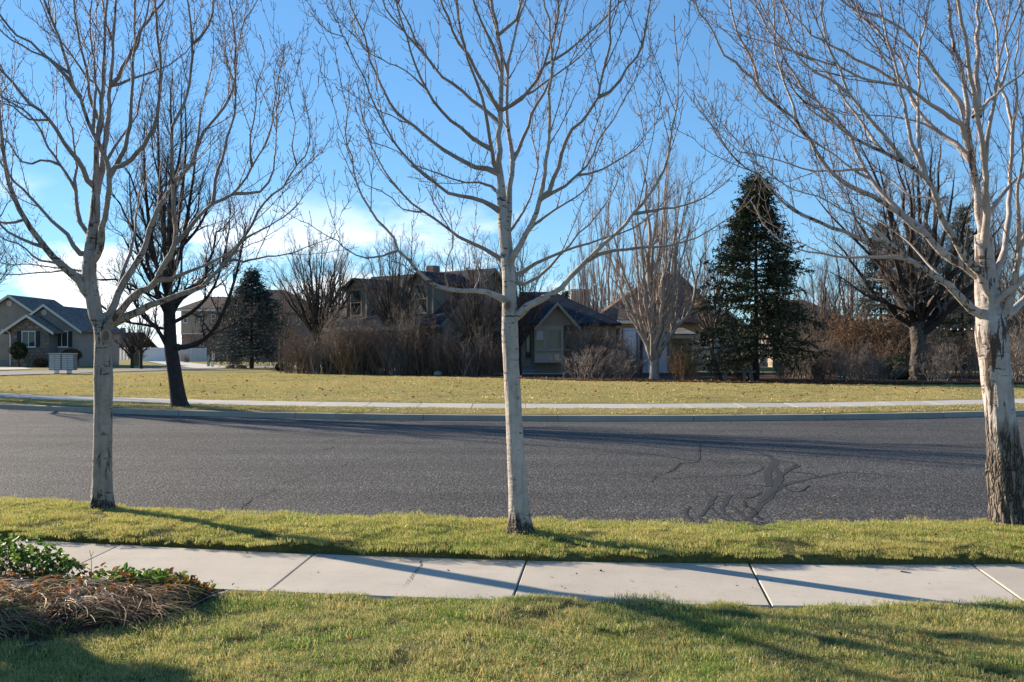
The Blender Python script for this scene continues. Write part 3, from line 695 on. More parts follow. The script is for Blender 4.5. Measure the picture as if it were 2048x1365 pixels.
# --- centre tree
center_limbs = [
 ([(1016,600),(985,588),(955,583),(920,582),(880,575),(850,555),(820,525),(797,500),(785,470),(765,455),(740,420),(715,375),(703,317),(695,287),(691,263),(696,207),(698,150)], 17, -0.25),
 ([(797,512),(735,516),(700,505),(675,482),(640,465),(600,440)], 7, (-0.35, -0.1)),
 ([(1024,645),(1040,625),(1060,610),(1095,595),(1120,580),(1150,545),(1180,515),(1205,488),(1245,455),(1266,430),(1310,373),(1333,317),(1346,253),(1356,200),(1353,100),(1348,33)], 22, -0.30),
 ([(1178,514),(1210,505),(1260,500),(1300,495),(1360,488),(1420,462),(1475,425),(1510,390)], 12, (-0.35, -0.15)),
 ([(1264,432),(1310,420),(1366,412),(1400,400),(1440,375),(1470,345),(1485,310)], 9, (-0.45, 0.2)),
 ([(1028,560),(1038,549),(1065,531),(1098,514),(1145,500),(1190,484),(1240,468),(1290,440),(1330,400),(1350,360)], 13, 0.4),
 ([(1028,560),(1044,568),(1065,560),(1090,545),(1106,529),(1118,512),(1150,475),(1185,440),(1215,400),(1240,350),(1250,300)], 11, 0.7),
 ([(1020,530),(1040,490),(1060,455),(1076,410),(1083,380),(1090,333),(1098,283),(1100,200),(1102,133),(1100,50),(1090,0)], 17, -0.45),
 ([(1078,408),(1103,373),(1123,307),(1146,260),(1173,230),(1190,207),(1200,177),(1213,117),(1220,67),(1218,0)], 12, (-0.3, -0.3)),
 ([(1190,207),(1213,193),(1236,163),(1263,130),(1280,100),(1293,60),(1300,0)], 8, (-0.6, -0.1)),
 ([(1078,408),(1116,380),(1143,360),(1183,320),(1203,267),(1230,233),(1256,187),(1273,153),(1286,100),(1288,60)], 10, (-0.3, 0.3)),
 ([(1143,361),(1183,347),(1233,323),(1270,300),(1290,280),(1283,247),(1270,187),(1258,140),(1251,100)], 7, (-0.1, 0.5)),
 ([(1050,470),(1073,447),(1116,417),(1160,390),(1180,367),(1190,320),(1205,270),(1215,220)], 9, 0.5),
 ([(1014,480),(1018,430),(1020,383),(1025,317),(1016,260),(1013,200),(1013,143),(1023,100),(1036,43),(1050,0)], 20, 0.25),
 ([(1025,320),(1040,290),(1060,240),(1080,200),(1100,160),(1110,117),(1123,60),(1136,0)], 11, (0.3, 0.4)),
 ([(1003,222),(1043,197),(1070,167),(1086,130),(1100,90),(1116,43),(1116,0)], 10, -0.5),
 ([(1086,130),(1133,107),(1176,67),(1216,30),(1240,3)], 7, (-0.7, -0.3)),
 ([(1005,212),(1046,193),(1096,160),(1143,127),(1193,80),(1223,40),(1230,8)], 7, 0.55),
 ([(1003,223),(983,193),(960,157),(936,113),(913,77),(896,37),(883,0)], 11, -0.5),
 ([(1000,250),(970,223),(943,197),(913,173),(876,147),(850,110),(826,67),(803,20),(793,0)], 12, 0.45),
 ([(876,147),(840,100),(806,60),(773,20),(763,0)], 7, (0.6, -0.2)),
 ([(992,352),(966,337),(916,317),(876,293),(833,257),(793,227),(766,180),(743,127),(726,67),(703,10)], 14, 0.5),
 ([(993,345),(983,300),(976,253),(963,200),(946,147),(930,100),(916,40),(913,0)], 11, -0.6),
 ([(984,307),(950,280),(916,253),(883,223),(853,177),(826,120),(810,63),(793,10)], 11, (-0.2, -0.4)),
 ([(853,177),(810,143),(770,123),(735,103),(700,60)], 6, (-0.6, 0.2)),
 ([(1000,432),(983,410),(950,398),(900,387),(870,363),(826,330),(793,290),(770,250),(750,210),(726,150),(703,110),(683,73),(650,60),(620,25)], 14, -0.45),
 ([(1004,394),(966,367),(916,362),(883,350),(836,333),(790,300),(740,283),(710,250)], 8, 0.6),
 ([(1010,530),(985,505),(940,485),(890,453),(856,430),(826,407),(793,377),(766,337),(746,293),(726,247),(720,200),(715,160)], 14, 0.35),
 ([(856,430),(810,420),(770,385),(735,370),(700,320)], 6, (0.5, -0.2)),
 ([(996,430),(1000,350),(998,290),(999,230),(1004,170),(1004,133),(996,70),(990,30),(983,0)], 22, 0.1),
 ([(1005,135),(983,90),(966,50),(946,0)], 9, -0.4),
 ([(1010,80),(1030,40),(1042,0)], 9, 0.3),
 ([(1013,145),(1000,100),(990,50),(975,5)], 8, 0.5),
 ([(1030,470),(1060,400),(1075,330),(1062,260),(1075,180),(1085,110),(1090,40)], 8, 0.8),
 ([(900,585),(890,540),(905,490),(900,440),(880,390)], 5, (-0.3, -0.5)),
 ([(950,583),(958,545),(945,500),(960,450)], 4, (-0.15, 0.5)),
]
ctree, cbase = street_tree('slender pale barked maple with dark collar, in front of the bay windowed house', 1042, 8.30, 0.09,
  [(1042,1072),(1040,1040),(1036,980),(1031,900),(1026,800),(1021,700),(1019,630),(1018,560),(1012,490),(1006,430),(1000,380)],
  [44,40,37,34,32.5,32,33,28,27,25,15], center_limbs, M['bark_a'], M['limb'], 21, flare=0.55, shoots=2.3)

def knot(tree, b, px, py, depth, w, h):
    """healed pruning scar: a raised collar round a dark hollow, on the side facing the road"""
    c = P(px, py, depth) - b; a = np.linspace(0, 2*np.pi, 25)
    ring = np.stack([c[0] + w*np.cos(a), np.full(25, c[1]), c[2] + h*np.sin(a)], 1)
    k = tubes_obj('pruning_scar', [(ring[None], np.full((1, 25), w*0.32), 8)], M['limb'], tree)
    V = np.vstack([[c + (0, 0.012, 0)], np.stack([c[0] + w*np.cos(a[:-1]), np.full(24, c[1]-0.001), c[2] + h*np.sin(a[:-1])], 1)])
    link('hollow', mesh_py('hollow', V, [(0, 1+i, 1+(i+1) % 24) for i in range(24)]), k, M['cut'])
knot(ctree, cbase, 1016, 612, 8.30 - 0.075, 0.03, 0.045)

# --- left tree
left_limbs = [
 ([(185,530),(195,510),(203,480),(205,454),(210,424),(217,390),(218,343),(200,293),(180,253),(160,200),(143,160),(127,100),(110,60),(87,0)], 20, -0.35),
 ([(218,345),(243,313),(260,253),(263,200),(267,100),(270,0)], 13, (-0.4, -0.2)),
 ([(222,338),(253,327),(283,297),(307,257),(320,187),(320,117),(313,50),(310,0)], 12, (-0.4, -0.45)),
 ([(185,595),(171,581),(156,559),(137,542),(115,522),(98,505),(81,481),(59,454),(44,432),(30,402),(15,353),(5,300),(0,250)], 25, -0.25),
 ([(90,497),(61,485),(27,471),(0,451)], 9, (-0.2, -0.3)), ([(50,446),(25,445),(0,443)], 7, (-0.3, 0.2)),
 ([(180,508),(164,510),(146,488),(122,459),(98,437),(67,400),(40,375),(20,353),(0,320)], 14, 0.35),
 ([(176,549),(150,548),(132,542),(90,545),(37,549),(0,548)], 7, 0.6), ([(176,547),(140,538),(100,534),(50,530),(0,527)], 6, 0.8),
 ([(192,375),(177,367),(167,337),(143,307),(117,267),(93,233),(60,207),(27,167),(0,140)], 15, -0.4),
 ([(182,480),(160,447),(150,383),(123,333),(100,300),(70,243),(40,215),(0,190)], 13, 0.5),
 ([(150,385),(147,267),(130,233),(134,200),(125,150),(100,90),(85,30)], 8, (0.5, 0.3)),
 ([(197,280),(200,187),(170,150),(143,110),(110,67),(80,0)], 11, 0.4),
 ([(160,205),(127,150),(77,97),(33,67),(0,27)], 9, (-0.6, -0.2)),
 ([(143,160),(100,120),(60,100),(25,80),(0,60)], 7, (-0.65, 0.1)),
 ([(93,233),(60,240),(30,215),(0,200)], 6, (-0.3, 0.3)),
 ([(130,330),(90,320),(50,330),(20,290),(0,270)], 7, (0.6, 0.2)),
 ([(115,522),(80,520),(40,490),(10,480),(0,470)], 6, (-0.1, 0.5)),
 ([(208,655),(232,644),(259,632),(293,615),(330,600),(366,586),(396,576),(420,559),(439,539),(457,515),(476,490),(500,456),(527,407),(560,377),(593,337),(613,307),(620,267),(612,213)], 25, -0.22),
 ([(450,527),(497,522),(540,514),(579,508),(610,495),(642,484),(670,475)], 8, (-0.4, -0.3)),
 ([(476,490),(505,470),(545,450),(590,420),(610,380),(640,350)], 7, (-0.4, 0.2)),
 ([(212,650),(234,634),(247,615),(264,593),(288,581),(312,566),(325,537),(342,507),(352,483),(352,461),(347,432),(347,367),(343,300),(347,250),(367,213),(380,160),(383,100),(383,57),(373,0)], 22, -0.40),
 ([(383,90),(413,60),(424,20),(428,0)], 6, (-1.0, -0.2)),
 ([(314,567),(347,559),(366,546),(400,534),(439,517),(469,498),(488,471),(505,430),(520,380)], 13, (-0.3, 0.35)),
 ([(205,640),(222,627),(227,607),(242,576),(256,551),(276,522),(291,490),(300,454),(315,420),(327,400),(347,367),(377,337),(393,300),(407,263),(433,233),(463,187),(470,133),(470,67),(460,0)], 22, 0.28),
 ([(393,300),(400,233),(410,187),(423,150),(427,87),(425,30)], 8, (0.6, 0.3)),
 ([(240,576),(244,556),(259,510),(269,473),(273,424),(277,400),(287,350),(285,300),(295,250),(292,200)], 12, (0.15, 0.6)),
 ([(353,480),(381,454),(400,429),(420,412),(450,400),(477,377),(507,333),(530,293),(543,253),(550,200),(563,133),(568,103)], 13, (-0.5, -0.2)),
 ([(420,412),(433,350),(447,310),(460,260),(470,213),(472,133),(478,80),(490,40),(515,0)], 9, (-0.65, 0.3)),
 ([(477,385),(497,387),(533,377),(547,333),(553,283),(553,213),(547,143),(560,110)], 8, (-0.7, 0.35)),
 ([(213,340),(227,293),(250,267),(270,240),(280,200),(287,143),(287,87),(290,40)], 10, 0.5),
 ([(222,180),(230,173),(263,160),(300,147),(333,133),(360,117),(383,90),(413,57),(420,30)], 9, 0.45),
 ([(220,175),(227,167),(243,143),(260,107),(277,67),(300,33),(327,0)], 12, 0.3),
 ([(192,390),(205,330),(213,270),(217,213),(222,150),(228,80),(233,0)], 19, 0.3),
 ([(192,383),(192,300),(200,250),(207,167),(210,100),(213,0)], 17, -0.1),
 ([(200,250),(180,200),(175,140),(160,90),(150,30),(148,0)], 9, -0.5),
 ([(228,90),(215,50),(205,0)], 7, 0.5), ([(270,110),(285,60),(300,0)], 6, (-0.6, 0.4)),
 ([(182,253),(190,190),(186,120),(178,60),(183,0)], 8, (-0.5, 0.5)),
 ([(507,333),(500,280),(510,230),(515,170),(530,120),(520,70)], 7, (-0.8, 0.4)),
 ([(593,337),(585,300),(590,250),(580,200),(575,150)], 5, (-0.9, 0.3)),
]
ltree, lbase = street_tree('pale maple with ivy scarred bark and forked trunk, beside the mailbox unit', 203, 9.62, 0.09,
  [(203,1023),(204,1000),(205,900),(206,800),(206,720),(204,665),(192,630),(184,590),(178,550),(181,505),(187,455),(190,420),(192,375)],
  [44,38,36,35,35,37,33,29,28,27,24,21,14], left_limbs, M['bark_c'], M['limb_c'], 33, flare=0.5, lobes=4, shoots=3.0)
knot(ltree, lbase, 212, 672, 9.62 - 0.115, 0.045, 0.06)

# --- right tree
right_limbs = [
 ([(1975,640),(1955,627),(1935,611),(1919,596),(1896,570),(1868,550),(1842,535),(1817,519),(1794,501),(1773,483),(1747,478),(1714,473),(1659,453),(1619,437),(1579,417),(1546,383),(1513,350),(1483,327),(1456,297),(1433,267),(1399,213),(1380,180)], 25, -0.30),
 ([(1804,513),(1773,514),(1727,517),(1676,513),(1650,508),(1600,500),(1560,480),(1530,450),(1500,400)], 11, (-0.4, 0.25)),
 ([(1775,485),(1740,450),(1700,430),(1640,395),(1590,380),(1540,345),(1500,320)], 9, (-0.5, -0.3)),
 ([(1984,640),(1983,609),(1973,578),(1963,553),(1940,524),(1922,499),(1904,473),(1889,447),(1873,400),(1856,363),(1846,350),(1806,323),(1766,303),(1719,283),(1686,263),(1656,233),(1620,210),(1585,180),(1560,140)], 32, -0.40),
 ([(1850,355),(1843,327),(1826,293),(1816,253),(1806,200),(1796,160),(1779,93),(1766,33),(1759,0)], 13, (-0.6, -0.1)),
 ([(1854,360),(1849,333),(1836,267),(1836,200),(1839,100),(1853,43),(1860,0)], 11, (-0.6, 0.4)),
 ([(1806,322),(1773,283),(1743,240),(1716,210),(1693,180),(1676,133),(1663,110),(1649,67),(1643,0)], 12, (-0.8, -0.1)),
 ([(1686,262),(1640,235),(1600,200),(1570,150),(1530,120),(1510,80),(1490,30)], 8, (-1.0, 0.3)),
 ([(1968,560),(1945,545),(1922,529),(1894,514),(1876,496),(1855,471),(1829,453),(1796,427),(1766,403),(1739,390),(1699,373),(1666,350),(1643,320),(1626,290),(1606,263),(1593,240),(1566,220),(1539,203),(1523,187),(1516,160),(1499,110),(1479,77),(1466,33),(1459,0)], 24, 0.10),
 ([(1593,240),(1583,200),(1566,160),(1553,117),(1546,50),(1547,0)], 8, (0.3, 0.2)),
 ([(1539,203),(1493,143),(1449,110),(1426,63),(1399,20),(1390,0)], 8, (0.35, -0.3)),
 ([(1845,460),(1783,407),(1743,363),(1729,337),(1713,300),(1686,253),(1653,220),(1619,187),(1599,167),(1579,133),(1553,87),(1533,57),(1516,20),(1509,0)], 15, (0.2, 0.45)),
 ([(1727,345),(1659,343),(1613,340),(1566,323),(1499,307),(1466,293),(1419,247),(1386,200)], 8, (0.6, -0.25)),
 ([(1945,300),(1929,260),(1899,233),(1866,213),(1833,187),(1809,173),(1783,170),(1749,163),(1716,153),(1683,137),(1653,127),(1623,117),(1593,103),(1553,90),(1510,80),(1470,60)], 17, -0.35),
 ([(1809,174),(1776,153),(1743,133),(1699,113),(1659,87),(1626,75),(1599,43),(1566,7)], 10, (-0.5, 0.3)),
 ([(1938,240),(1923,213),(1896,177),(1866,140),(1839,103),(1816,67),(1786,47),(1749,30),(1716,20),(1686,3)], 15, 0.35),
 ([(1952,330),(1916,290),(1879,267),(1843,230),(1823,200),(1813,150),(1796,113),(1766,73),(1733,43),(1706,17),(1695,0)], 15, 0.5),
 ([(1889,277),(1840,245),(1783,233),(1733,230),(1686,230),(1643,213),(1600,205)], 8, (0.6, 0.2)),
 ([(1770,303),(1720,240),(1690,200),(1660,150),(1630,120),(1600,90),(1575,40),(1560,0)], 9, (-0.9, 0.5)),
 ([(1873,402),(1820,390),(1770,350),(1720,330),(1680,300),(1650,270)], 8, (-0.3, 0.6)),
 ([(1896,570),(1850,520),(1800,470),(1740,430),(1690,400),(1640,360),(1600,300)], 8, (0.2, 0.7)),
 ([(1836,205),(1800,150),(1770,120),(1740,70),(1720,30),(1710,0)], 7, (-0.4, -0.4)),
 ([(1743,365),(1690,330),(1640,290),(1590,270),(1540,240),(1500,190),(1480,140)], 8, (0.6, 0.3)),
 ([(1693,180),(1660,160),(1620,140),(1580,90),(1550,60),(1520,0)], 7, (-1.1, -0.1)),
 ([(1975,600),(1966,540),(1966,470),(1959,433),(1946,333),(1936,267),(1933,200),(1923,140),(1906,90),(1899,40),(1896,0)], 34, -0.05),
 ([(1975,500),(1973,417),(1969,333),(1963,283),(1949,207),(1939,133),(1929,67),(1919,20),(1915,0)], 22, -0.5),
 ([(1950,230),(1953,133),(1956,50),(1956,0)], 20, 0.2),
 ([(1990,650),(1999,640),(2017,614),(2027,573),(2035,527),(2037,450),(2034,400),(2043,333),(2047,270),(2060,180)], 28, -0.45),
 ([(1980,590),(1988,558),(2001,527),(2009,496),(2014,450),(2023,333),(2024,267),(2013,200),(1996,160),(1996,100),(1990,50),(1975,0)], 20, 0.4),
 ([(1970,330),(1976,273),(1989,200),(1996,133),(2013,73),(2033,33),(2040,0)], 13, -0.3),
 ([(2024,270),(2035,200),(2030,130),(2040,60),(2045,0)], 9, (0.8, 0.2)), ([(2000,180),(2015,120),(2012,60),(2020,0)], 8, (-0.6, 0.5)),
 ([(2035,530),(2050,470),(2065,400),(2070,320),(2090,240),(2085,150),(2100,60)], 14, (-0.5, -0.3)),
 ([(1998,640),(2040,610),(2080,570),(2130,530),(2180,470),(2230,430),(2270,360),(2290,280)], 22, 0.3),
 ([(1995,620),(2040,560),(2090,510),(2120,430),(2160,350),(2180,250),(2190,150)], 20, -0.5),
 ([(1980,420),(2020,370),(2070,330),(2110,270),(2150,200),(2170,100)], 14, 0.5),
 ([(1960,240),(1990,190),(2040,150),(2080,90),(2100,20)], 11, -0.4),
]
rtree, rbase = street_tree('stout old maple with dark fissured lower bark and many pale limbs', 2024, 8.72, 0.09,
  [(2024,1058),(2020,1020),(2012,950),(2003,850),(1993,760),(1986,690),(1982,640),(1975,590),(1970,530),(1966,470)],
  [72,69,66,59,56,57,61,46,39,31], right_limbs, M['bark_b'], M['limb_r'], 44, rough=0.16, flare=0.16, shoots=3.5, lobes=7, amp=0.05, thick_w=24)
# ------------------------------------------------------------------ buildings
def siding_mat(name, c, pitch=0.15):
    m = NT(name); p = m.obj(); sx = m.n('ShaderNodeSeparateXYZ'); m.l(p, sx.inputs[0])
    fr = m.math('FRACT', m.math('DIVIDE', sx.outputs['Z'], pitch))
    col = m.mix(m.ramp(fr, [(0.0, 1.0), (0.10, 0.0)]), c, tuple(v * 0.45 for v in c))
    col = m.mix(0.5, col, m.mix(1.0, col, m.ramp(m.noise(p, 2.0, 5), [(0.3, 0.8), (0.7, 1.1)]), 'MULTIPLY'))
    m.col(col); m.rough(0.8); m.bump(fr, 0.5, 0.03); return m.m
def shingle_mat(name, c, sc=1.0):
    m = NT(name); p = m.obj()
    br = m.n('ShaderNodeTexBrick'); br.inputs['Scale'].default_value = 1.0; br.inputs['Brick Width'].default_value = 0.3 * sc; br.inputs['Row Height'].default_value = 0.14 * sc
    br.inputs['Mortar Size'].default_value = 0.008; br.inputs['Bias'].default_value = 0.1
    br.inputs['Color1'].default_value = (*[v * 0.75 for v in c], 1); br.inputs['Color2'].default_value = (*[v * 1.25 for v in c], 1); br.inputs['Mortar'].default_value = (*[v * 0.4 for v in c], 1)
    # the roof slopes: use x+y across and height up
    sx = m.n('ShaderNodeSeparateXYZ'); m.l(p, sx.inputs[0]); cx = m.n('ShaderNodeCombineXYZ')
    m.l(m.math('ADD', sx.outputs['X'], m.math('MULTIPLY', sx.outputs['Y'], 0.73)), cx.inputs[0]); m.l(m.math('MULTIPLY', sx.outputs['Z'], 1.25), cx.inputs[1]); m.l(cx.outputs[0], br.inputs['Vector'])
    col = m.mix(0.6, br.outputs['Color'], m.mix(1.0, br.outputs['Color'], m.ramp(m.noise(p, 0.9, 6, 0.65), [(0.3, 0.65), (0.7, 1.25)]), 'MULTIPLY'))
    m.col(col); m.rough(0.95); m.spec(0.1); m.bump(br.outputs['Fac'], 0.4, 0.02); return m.m
def brick_mat(name, c1, c2, mortar):
    m = NT(name); p = m.obj(); sx = m.n('ShaderNodeSeparateXYZ'); m.l(p, sx.inputs[0]); cx = m.n('ShaderNodeCombineXYZ')
    m.l(m.math('ADD', sx.outputs['X'], sx.outputs['Y']), cx.inputs[0]); m.l(sx.outputs['Z'], cx.inputs[1])
    br = m.n('ShaderNodeTexBrick'); br.inputs['Scale'].default_value = 1.0; br.inputs['Brick Width'].default_value = 0.22; br.inputs['Row Height'].default_value = 0.075; br.inputs['Mortar Size'].default_value = 0.010
    br.inputs['Color1'].default_value = (*c1, 1); br.inputs['Color2'].default_value = (*c2, 1); br.inputs['Mortar'].default_value = (*mortar, 1)
    m.l(cx.outputs[0], br.inputs['Vector'])
    m.col(m.mix(0.4, br.outputs['Color'], m.mix(1.0, br.outputs['Color'], m.ramp(m.noise(p, 1.5, 5), [(0.3, 0.7), (0.7, 1.2)]), 'MULTIPLY')))
    m.rough(0.9); m.bump(br.outputs['Fac'], -0.4, 0.01); return m.m
def glass_mat(name, c=(0.02, 0.025, 0.03)):
    m = NT(name); m.col(c); m.rough(0.05); m.spec(0.6); m.bump(m.noise(m.pos(), 1.2, 2), 0.06, 0.02); return m.m
M['stucco_grey'] = simple('grey_stucco', (0.30, 0.25, 0.205), 0.9, 0.1, 1.5, 0.3, 60)
M['stucco_tan'] = simple('tan_stucco', (0.34, 0.27, 0.20), 0.9, 0.1, 1.5, 0.3, 60)
M['stucco_pale'] = simple('pale_stucco', (0.42, 0.36, 0.29), 0.9, 0.08, 1.5, 0.3, 60)
M['trim'] = simple('cream_trim', (0.62, 0.57, 0.48), 0.6, 0.06, 3)
M['trim_tan'] = simple('tan_trim', (0.34, 0.29, 0.225), 0.7, 0.08, 3)
M['white'] = simple('white_vinyl', (0.74, 0.72, 0.70), 0.5, 0.05, 2)
M['vinyl'] = simple('fence_vinyl', (0.58, 0.53, 0.48), 0.55, 0.06, 2)
M['dark_shutter'] = simple('dark_shutter', (0.022, 0.025, 0.030), 0.6, 0.15, 8)
M['roof_navy'] = shingle_mat('charcoal_shingles', (0.045, 0.048, 0.058))
M['roof_brown'] = shingle_mat('brown_shingles', (0.135, 0.098, 0.075))
M['roof_grey'] = shingle_mat('grey_shingles', (0.16, 0.145, 0.13))
M['siding_green'] = siding_mat('sage_siding', (0.22, 0.21, 0.16))
M['siding_white'] = siding_mat('white_siding', (0.55, 0.57, 0.60), 0.13)
M['brick'] = brick_mat('red_brick', (0.17, 0.065, 0.048), (0.22, 0.095, 0.07), (0.24, 0.20, 0.17))
M['brick_brown'] = brick_mat('brown_brick', (0.17, 0.095, 0.075), (0.22, 0.13, 0.10), (0.22, 0.18, 0.15))
M['glass'] = glass_mat('window_glass')
M['glass_g'] = glass_mat('green_window_glass', (0.035, 0.05, 0.045))
M['curtain'] = simple('pale_blind', (0.55, 0.53, 0.48), 0.8, 0.06, 4)
M['door'] = simple('dark_door', (0.05, 0.045, 0.045), 0.5, 0.1, 4)
M['found'] = simple('foundation', (0.20, 0.20, 0.20), 0.9, 0.12, 3, 0.3, 30)
M['metal'] = simple('brushed_metal', (0.45, 0.46, 0.47), 0.45, 0.06, 5)
M['wood_grey'] = simple('weathered_wood', (0.17, 0.14, 0.11), 0.9, 0.25, 6, 0.4, 30)
M['black'] = simple('black_paint', (0.015, 0.015, 0.016), 0.5, 0.1, 5)
STONES = [simple('veneer_stone', c, 0.95, 0.3, 9, 0.6, 14) for c in ((0.20, 0.165, 0.135), (0.27, 0.215, 0.165), (0.155, 0.135, 0.12), (0.235, 0.175, 0.125))]
M['mortar'] = simple('stone_mortar', (0.17, 0.155, 0.135), 0.95, 0.1, 9)

def window(parent, x0, x1, y, z0, z1, cols=2, rows=1, frame=0.07, mat=None, glass=None, blind=False, sill=True, name='window'):
    """window in a wall facing -y at plane y: frame stands proud, pane set back, each pane its own piece"""
    mat = mat or M['trim']; glass = glass or M['glass']
    w = box(name, x0 - frame, x1 + frame, y - 0.05, y + 0.06, z0 - frame, z0, mat, parent)
    box('frame_head', x0 - frame, x1 + frame, y - 0.05, y + 0.06, z1, z1 + frame, mat, w)
    box('frame_jamb', x0 - frame, x0, y - 0.048, y + 0.06, z0, z1, mat, w); box('frame_jamb', x1, x1 + frame, y - 0.048, y + 0.06, z0, z1, mat, w)
    cw = (x1 - x0) / cols; rh = (z1 - z0) / rows
    for i in range(1, cols): box('mullion', x0 + i*cw - 0.025, x0 + i*cw + 0.025, y - 0.04, y + 0.05, z0, z1, mat, w)
    for j in range(1, rows): box('rail', x0, x1, y - 0.036, y + 0.05, z0 + j*rh - 0.025, z0 + j*rh + 0.025, mat, w)
    for i in range(cols):
        for j in range(rows): box('pane', x0 + i*cw + 0.012, x0 + (i+1)*cw - 0.012, y - 0.012, y - 0.004, z0 + j*rh + 0.012, z0 + (j+1)*rh - 0.012, M['curtain'] if (blind and j == rows-1) else glass, w)
    if sill: box('sill', x0 - frame - 0.06, x1 + frame + 0.06, y - 0.12, y - 0.052, z0 - frame - 0.06, z0 - frame - 0.002, mat, w)
    return w
def gable_roof(parent, x0, x1, xp, y0, y1, ze, zp, mat, trim, th=0.14, ov=0.45, fascia=True):
    """ridge runs along y; front rake boards at y0"""
    sl = (zp - ze) / (xp - x0); sr = (zp - ze) / (x1 - xp)
    zl = ze - sl * ov; zr_ = ze - sr * ov
    r = slab3('roof', [(x0 - ov, y0, zl), (xp, y0, zp), (xp, y1, zp), (x0 - ov, y1, zl)], th, mat, parent)
    slab3('roof_slope', [(x1 + ov, y0, zr_), (xp + 0.002, y0, zp), (xp + 0.002, y1, zp), (x1 + ov, y1, zr_)], th, mat, r)
    if fascia:
        for a, za, nm in ((x0 - ov, zl, 'rake_board'), (x1 + ov, zr_, 'rake_board')):
            f = 0.24
            prism(nm, [(a, za + th), (xp, zp + th), (xp, zp + th - f), (a, za + th - f)], y0 - 0.06, y0 - 0.004, trim, r)
    return r

# ---- grey stucco house on the far left
D1 = 88.0; gz = GROUND_Z; X1 = lambda x, d=D1: PX(x, d); Z1 = lambda y, d=D1: PZ(y, d)
h = empty('house', (X1(60), D1, gz), 'grey stucco house with stone gable and dark shutters, left of the mailbox unit', 'house')
def rel(h):
    return Matrix.Translation(-Vector(h.location))
def adopt(parent, before):
    """make everything built since `before` (top level, unlabelled) a part of parent, keeping its place"""
    bpy.context.view_layer.update()
    for o in C.objects:
        if o.name not in before and o.parent is None and o is not parent and 'label' not in o:
            o.parent = parent; o.matrix_parent_inverse = Matrix.Translation(parent.location).inverted() if parent.rotation_euler.z == 0 else parent.matrix_world.inverted()
def snap(): return {o.name for o in C.objects}
b4 = snap()
pw = prism('wall', [(X1(98), gz), (X1(158), gz), (X1(158), Z1(660)), (X1(92), Z1(613)), (X1(30), Z1(658)), (X1(30), gz)], D1, D1 + 9, M['stucco_grey'])
gable_roof(None, X1(28), X1(158), X1(92), D1 - 0.5, D1 + 9.4, Z1(659), Z1(612), M['roof_grey'], M['trim'])
D1c = 86.2; Xc = lambda x: PX(x, D1c); Zc = lambda y: PZ(y, D1c)
prism('stone_gable_wall', [(Xc(22), gz), (Xc(97), gz), (Xc(97), Zc(658)), (Xc(59), Zc(634)), (Xc(22), Zc(658))], D1c, D1 + 0.3, M['mortar'])
gable_roof(None, Xc(22), Xc(97), Xc(59), D1c - 0.55, D1 + 3.5, Zc(658), Zc(633), M['roof_grey'], M['trim'], ov=0.7)
D1b = 91.5; Xb = lambda x: PX(x, D1b); Zb = lambda y: PZ(y, D1b)
prism('wing_wall', [(Xb(-75), gz), (Xb(60), gz), (Xb(60), Zb(622)), (Xb(22), Zb(594)), (Xb(-75), Zb(655))], D1b, D1b + 8, M['stucco_grey'])
gable_roof(None, Xb(-70), Xb(114), Xb(22), D1b - 0.5, D1b + 8.5, Zb(655), Zb(593), M['roof_grey'], M['trim'])
box('porch_wall', Xc(-40), Xc(21.5), D1c + 1.4, D1c + 1.7, gz, Zc(661), M['stucco_grey'])
box('foundation', Xc(-40), Xc(21.8), D1c + 1.3, D1c + 1.38, gz, Zc(721), M['found'])
# vents
for (x, y, dd) in ((19.5, 607.5, D1b), (88.6, 625, D1)):
    a = np.linspace(0, 2*np.pi, 24, endpoint=False); cx, cz = PX(x, dd), PZ(y, dd); rr_ = 0.25
    v = prism('round_vent', [(cx + rr_*math.cos(t), cz + rr_*math.sin(t)) for t in a], dd - 0.09, dd - 0.005, M['white'])
    for k in range(-2, 3):
        hw = math.sqrt(max(0.0, 0.19**2 - (k*0.07)**2)); box('louvre', cx - hw, cx + hw, dd - 0.12, dd - 0.092, cz + k*0.07 - 0.012, cz + k*0.07 + 0.012, M['stucco_grey'], v)
for (wx0, wx1, s0, s1, dd) in ((45, 70, 34.5, 80, D1c), (112, 135, 101.5, 144.5, D1)):
    pz0, pz1 = PZ(693, dd), PZ(664, dd)
    window(None, PX(wx0, dd), PX(wx1, dd), dd, pz0, pz1, 2, 1, mat=M['white'], glass=M['glass_g'])
    for a0, a1 in ((s0, wx0 - 1.8), (wx1 + 1.8, s1)):
        sh = box('shutter', PX(a0, dd), PX(a1, dd), dd - 0.08, dd - 0.004, pz0 - 0.05, pz1 + 0.05, M['dark_shutter'])
        for k in range(7): box('slat', PX(a0, dd) + 0.05, PX(a1, dd) - 0.05, dd - 0.10, dd - 0.082, pz0 + 0.08 + k*0.18, pz0 + 0.20 + k*0.18, M['dark_shutter'], sh)
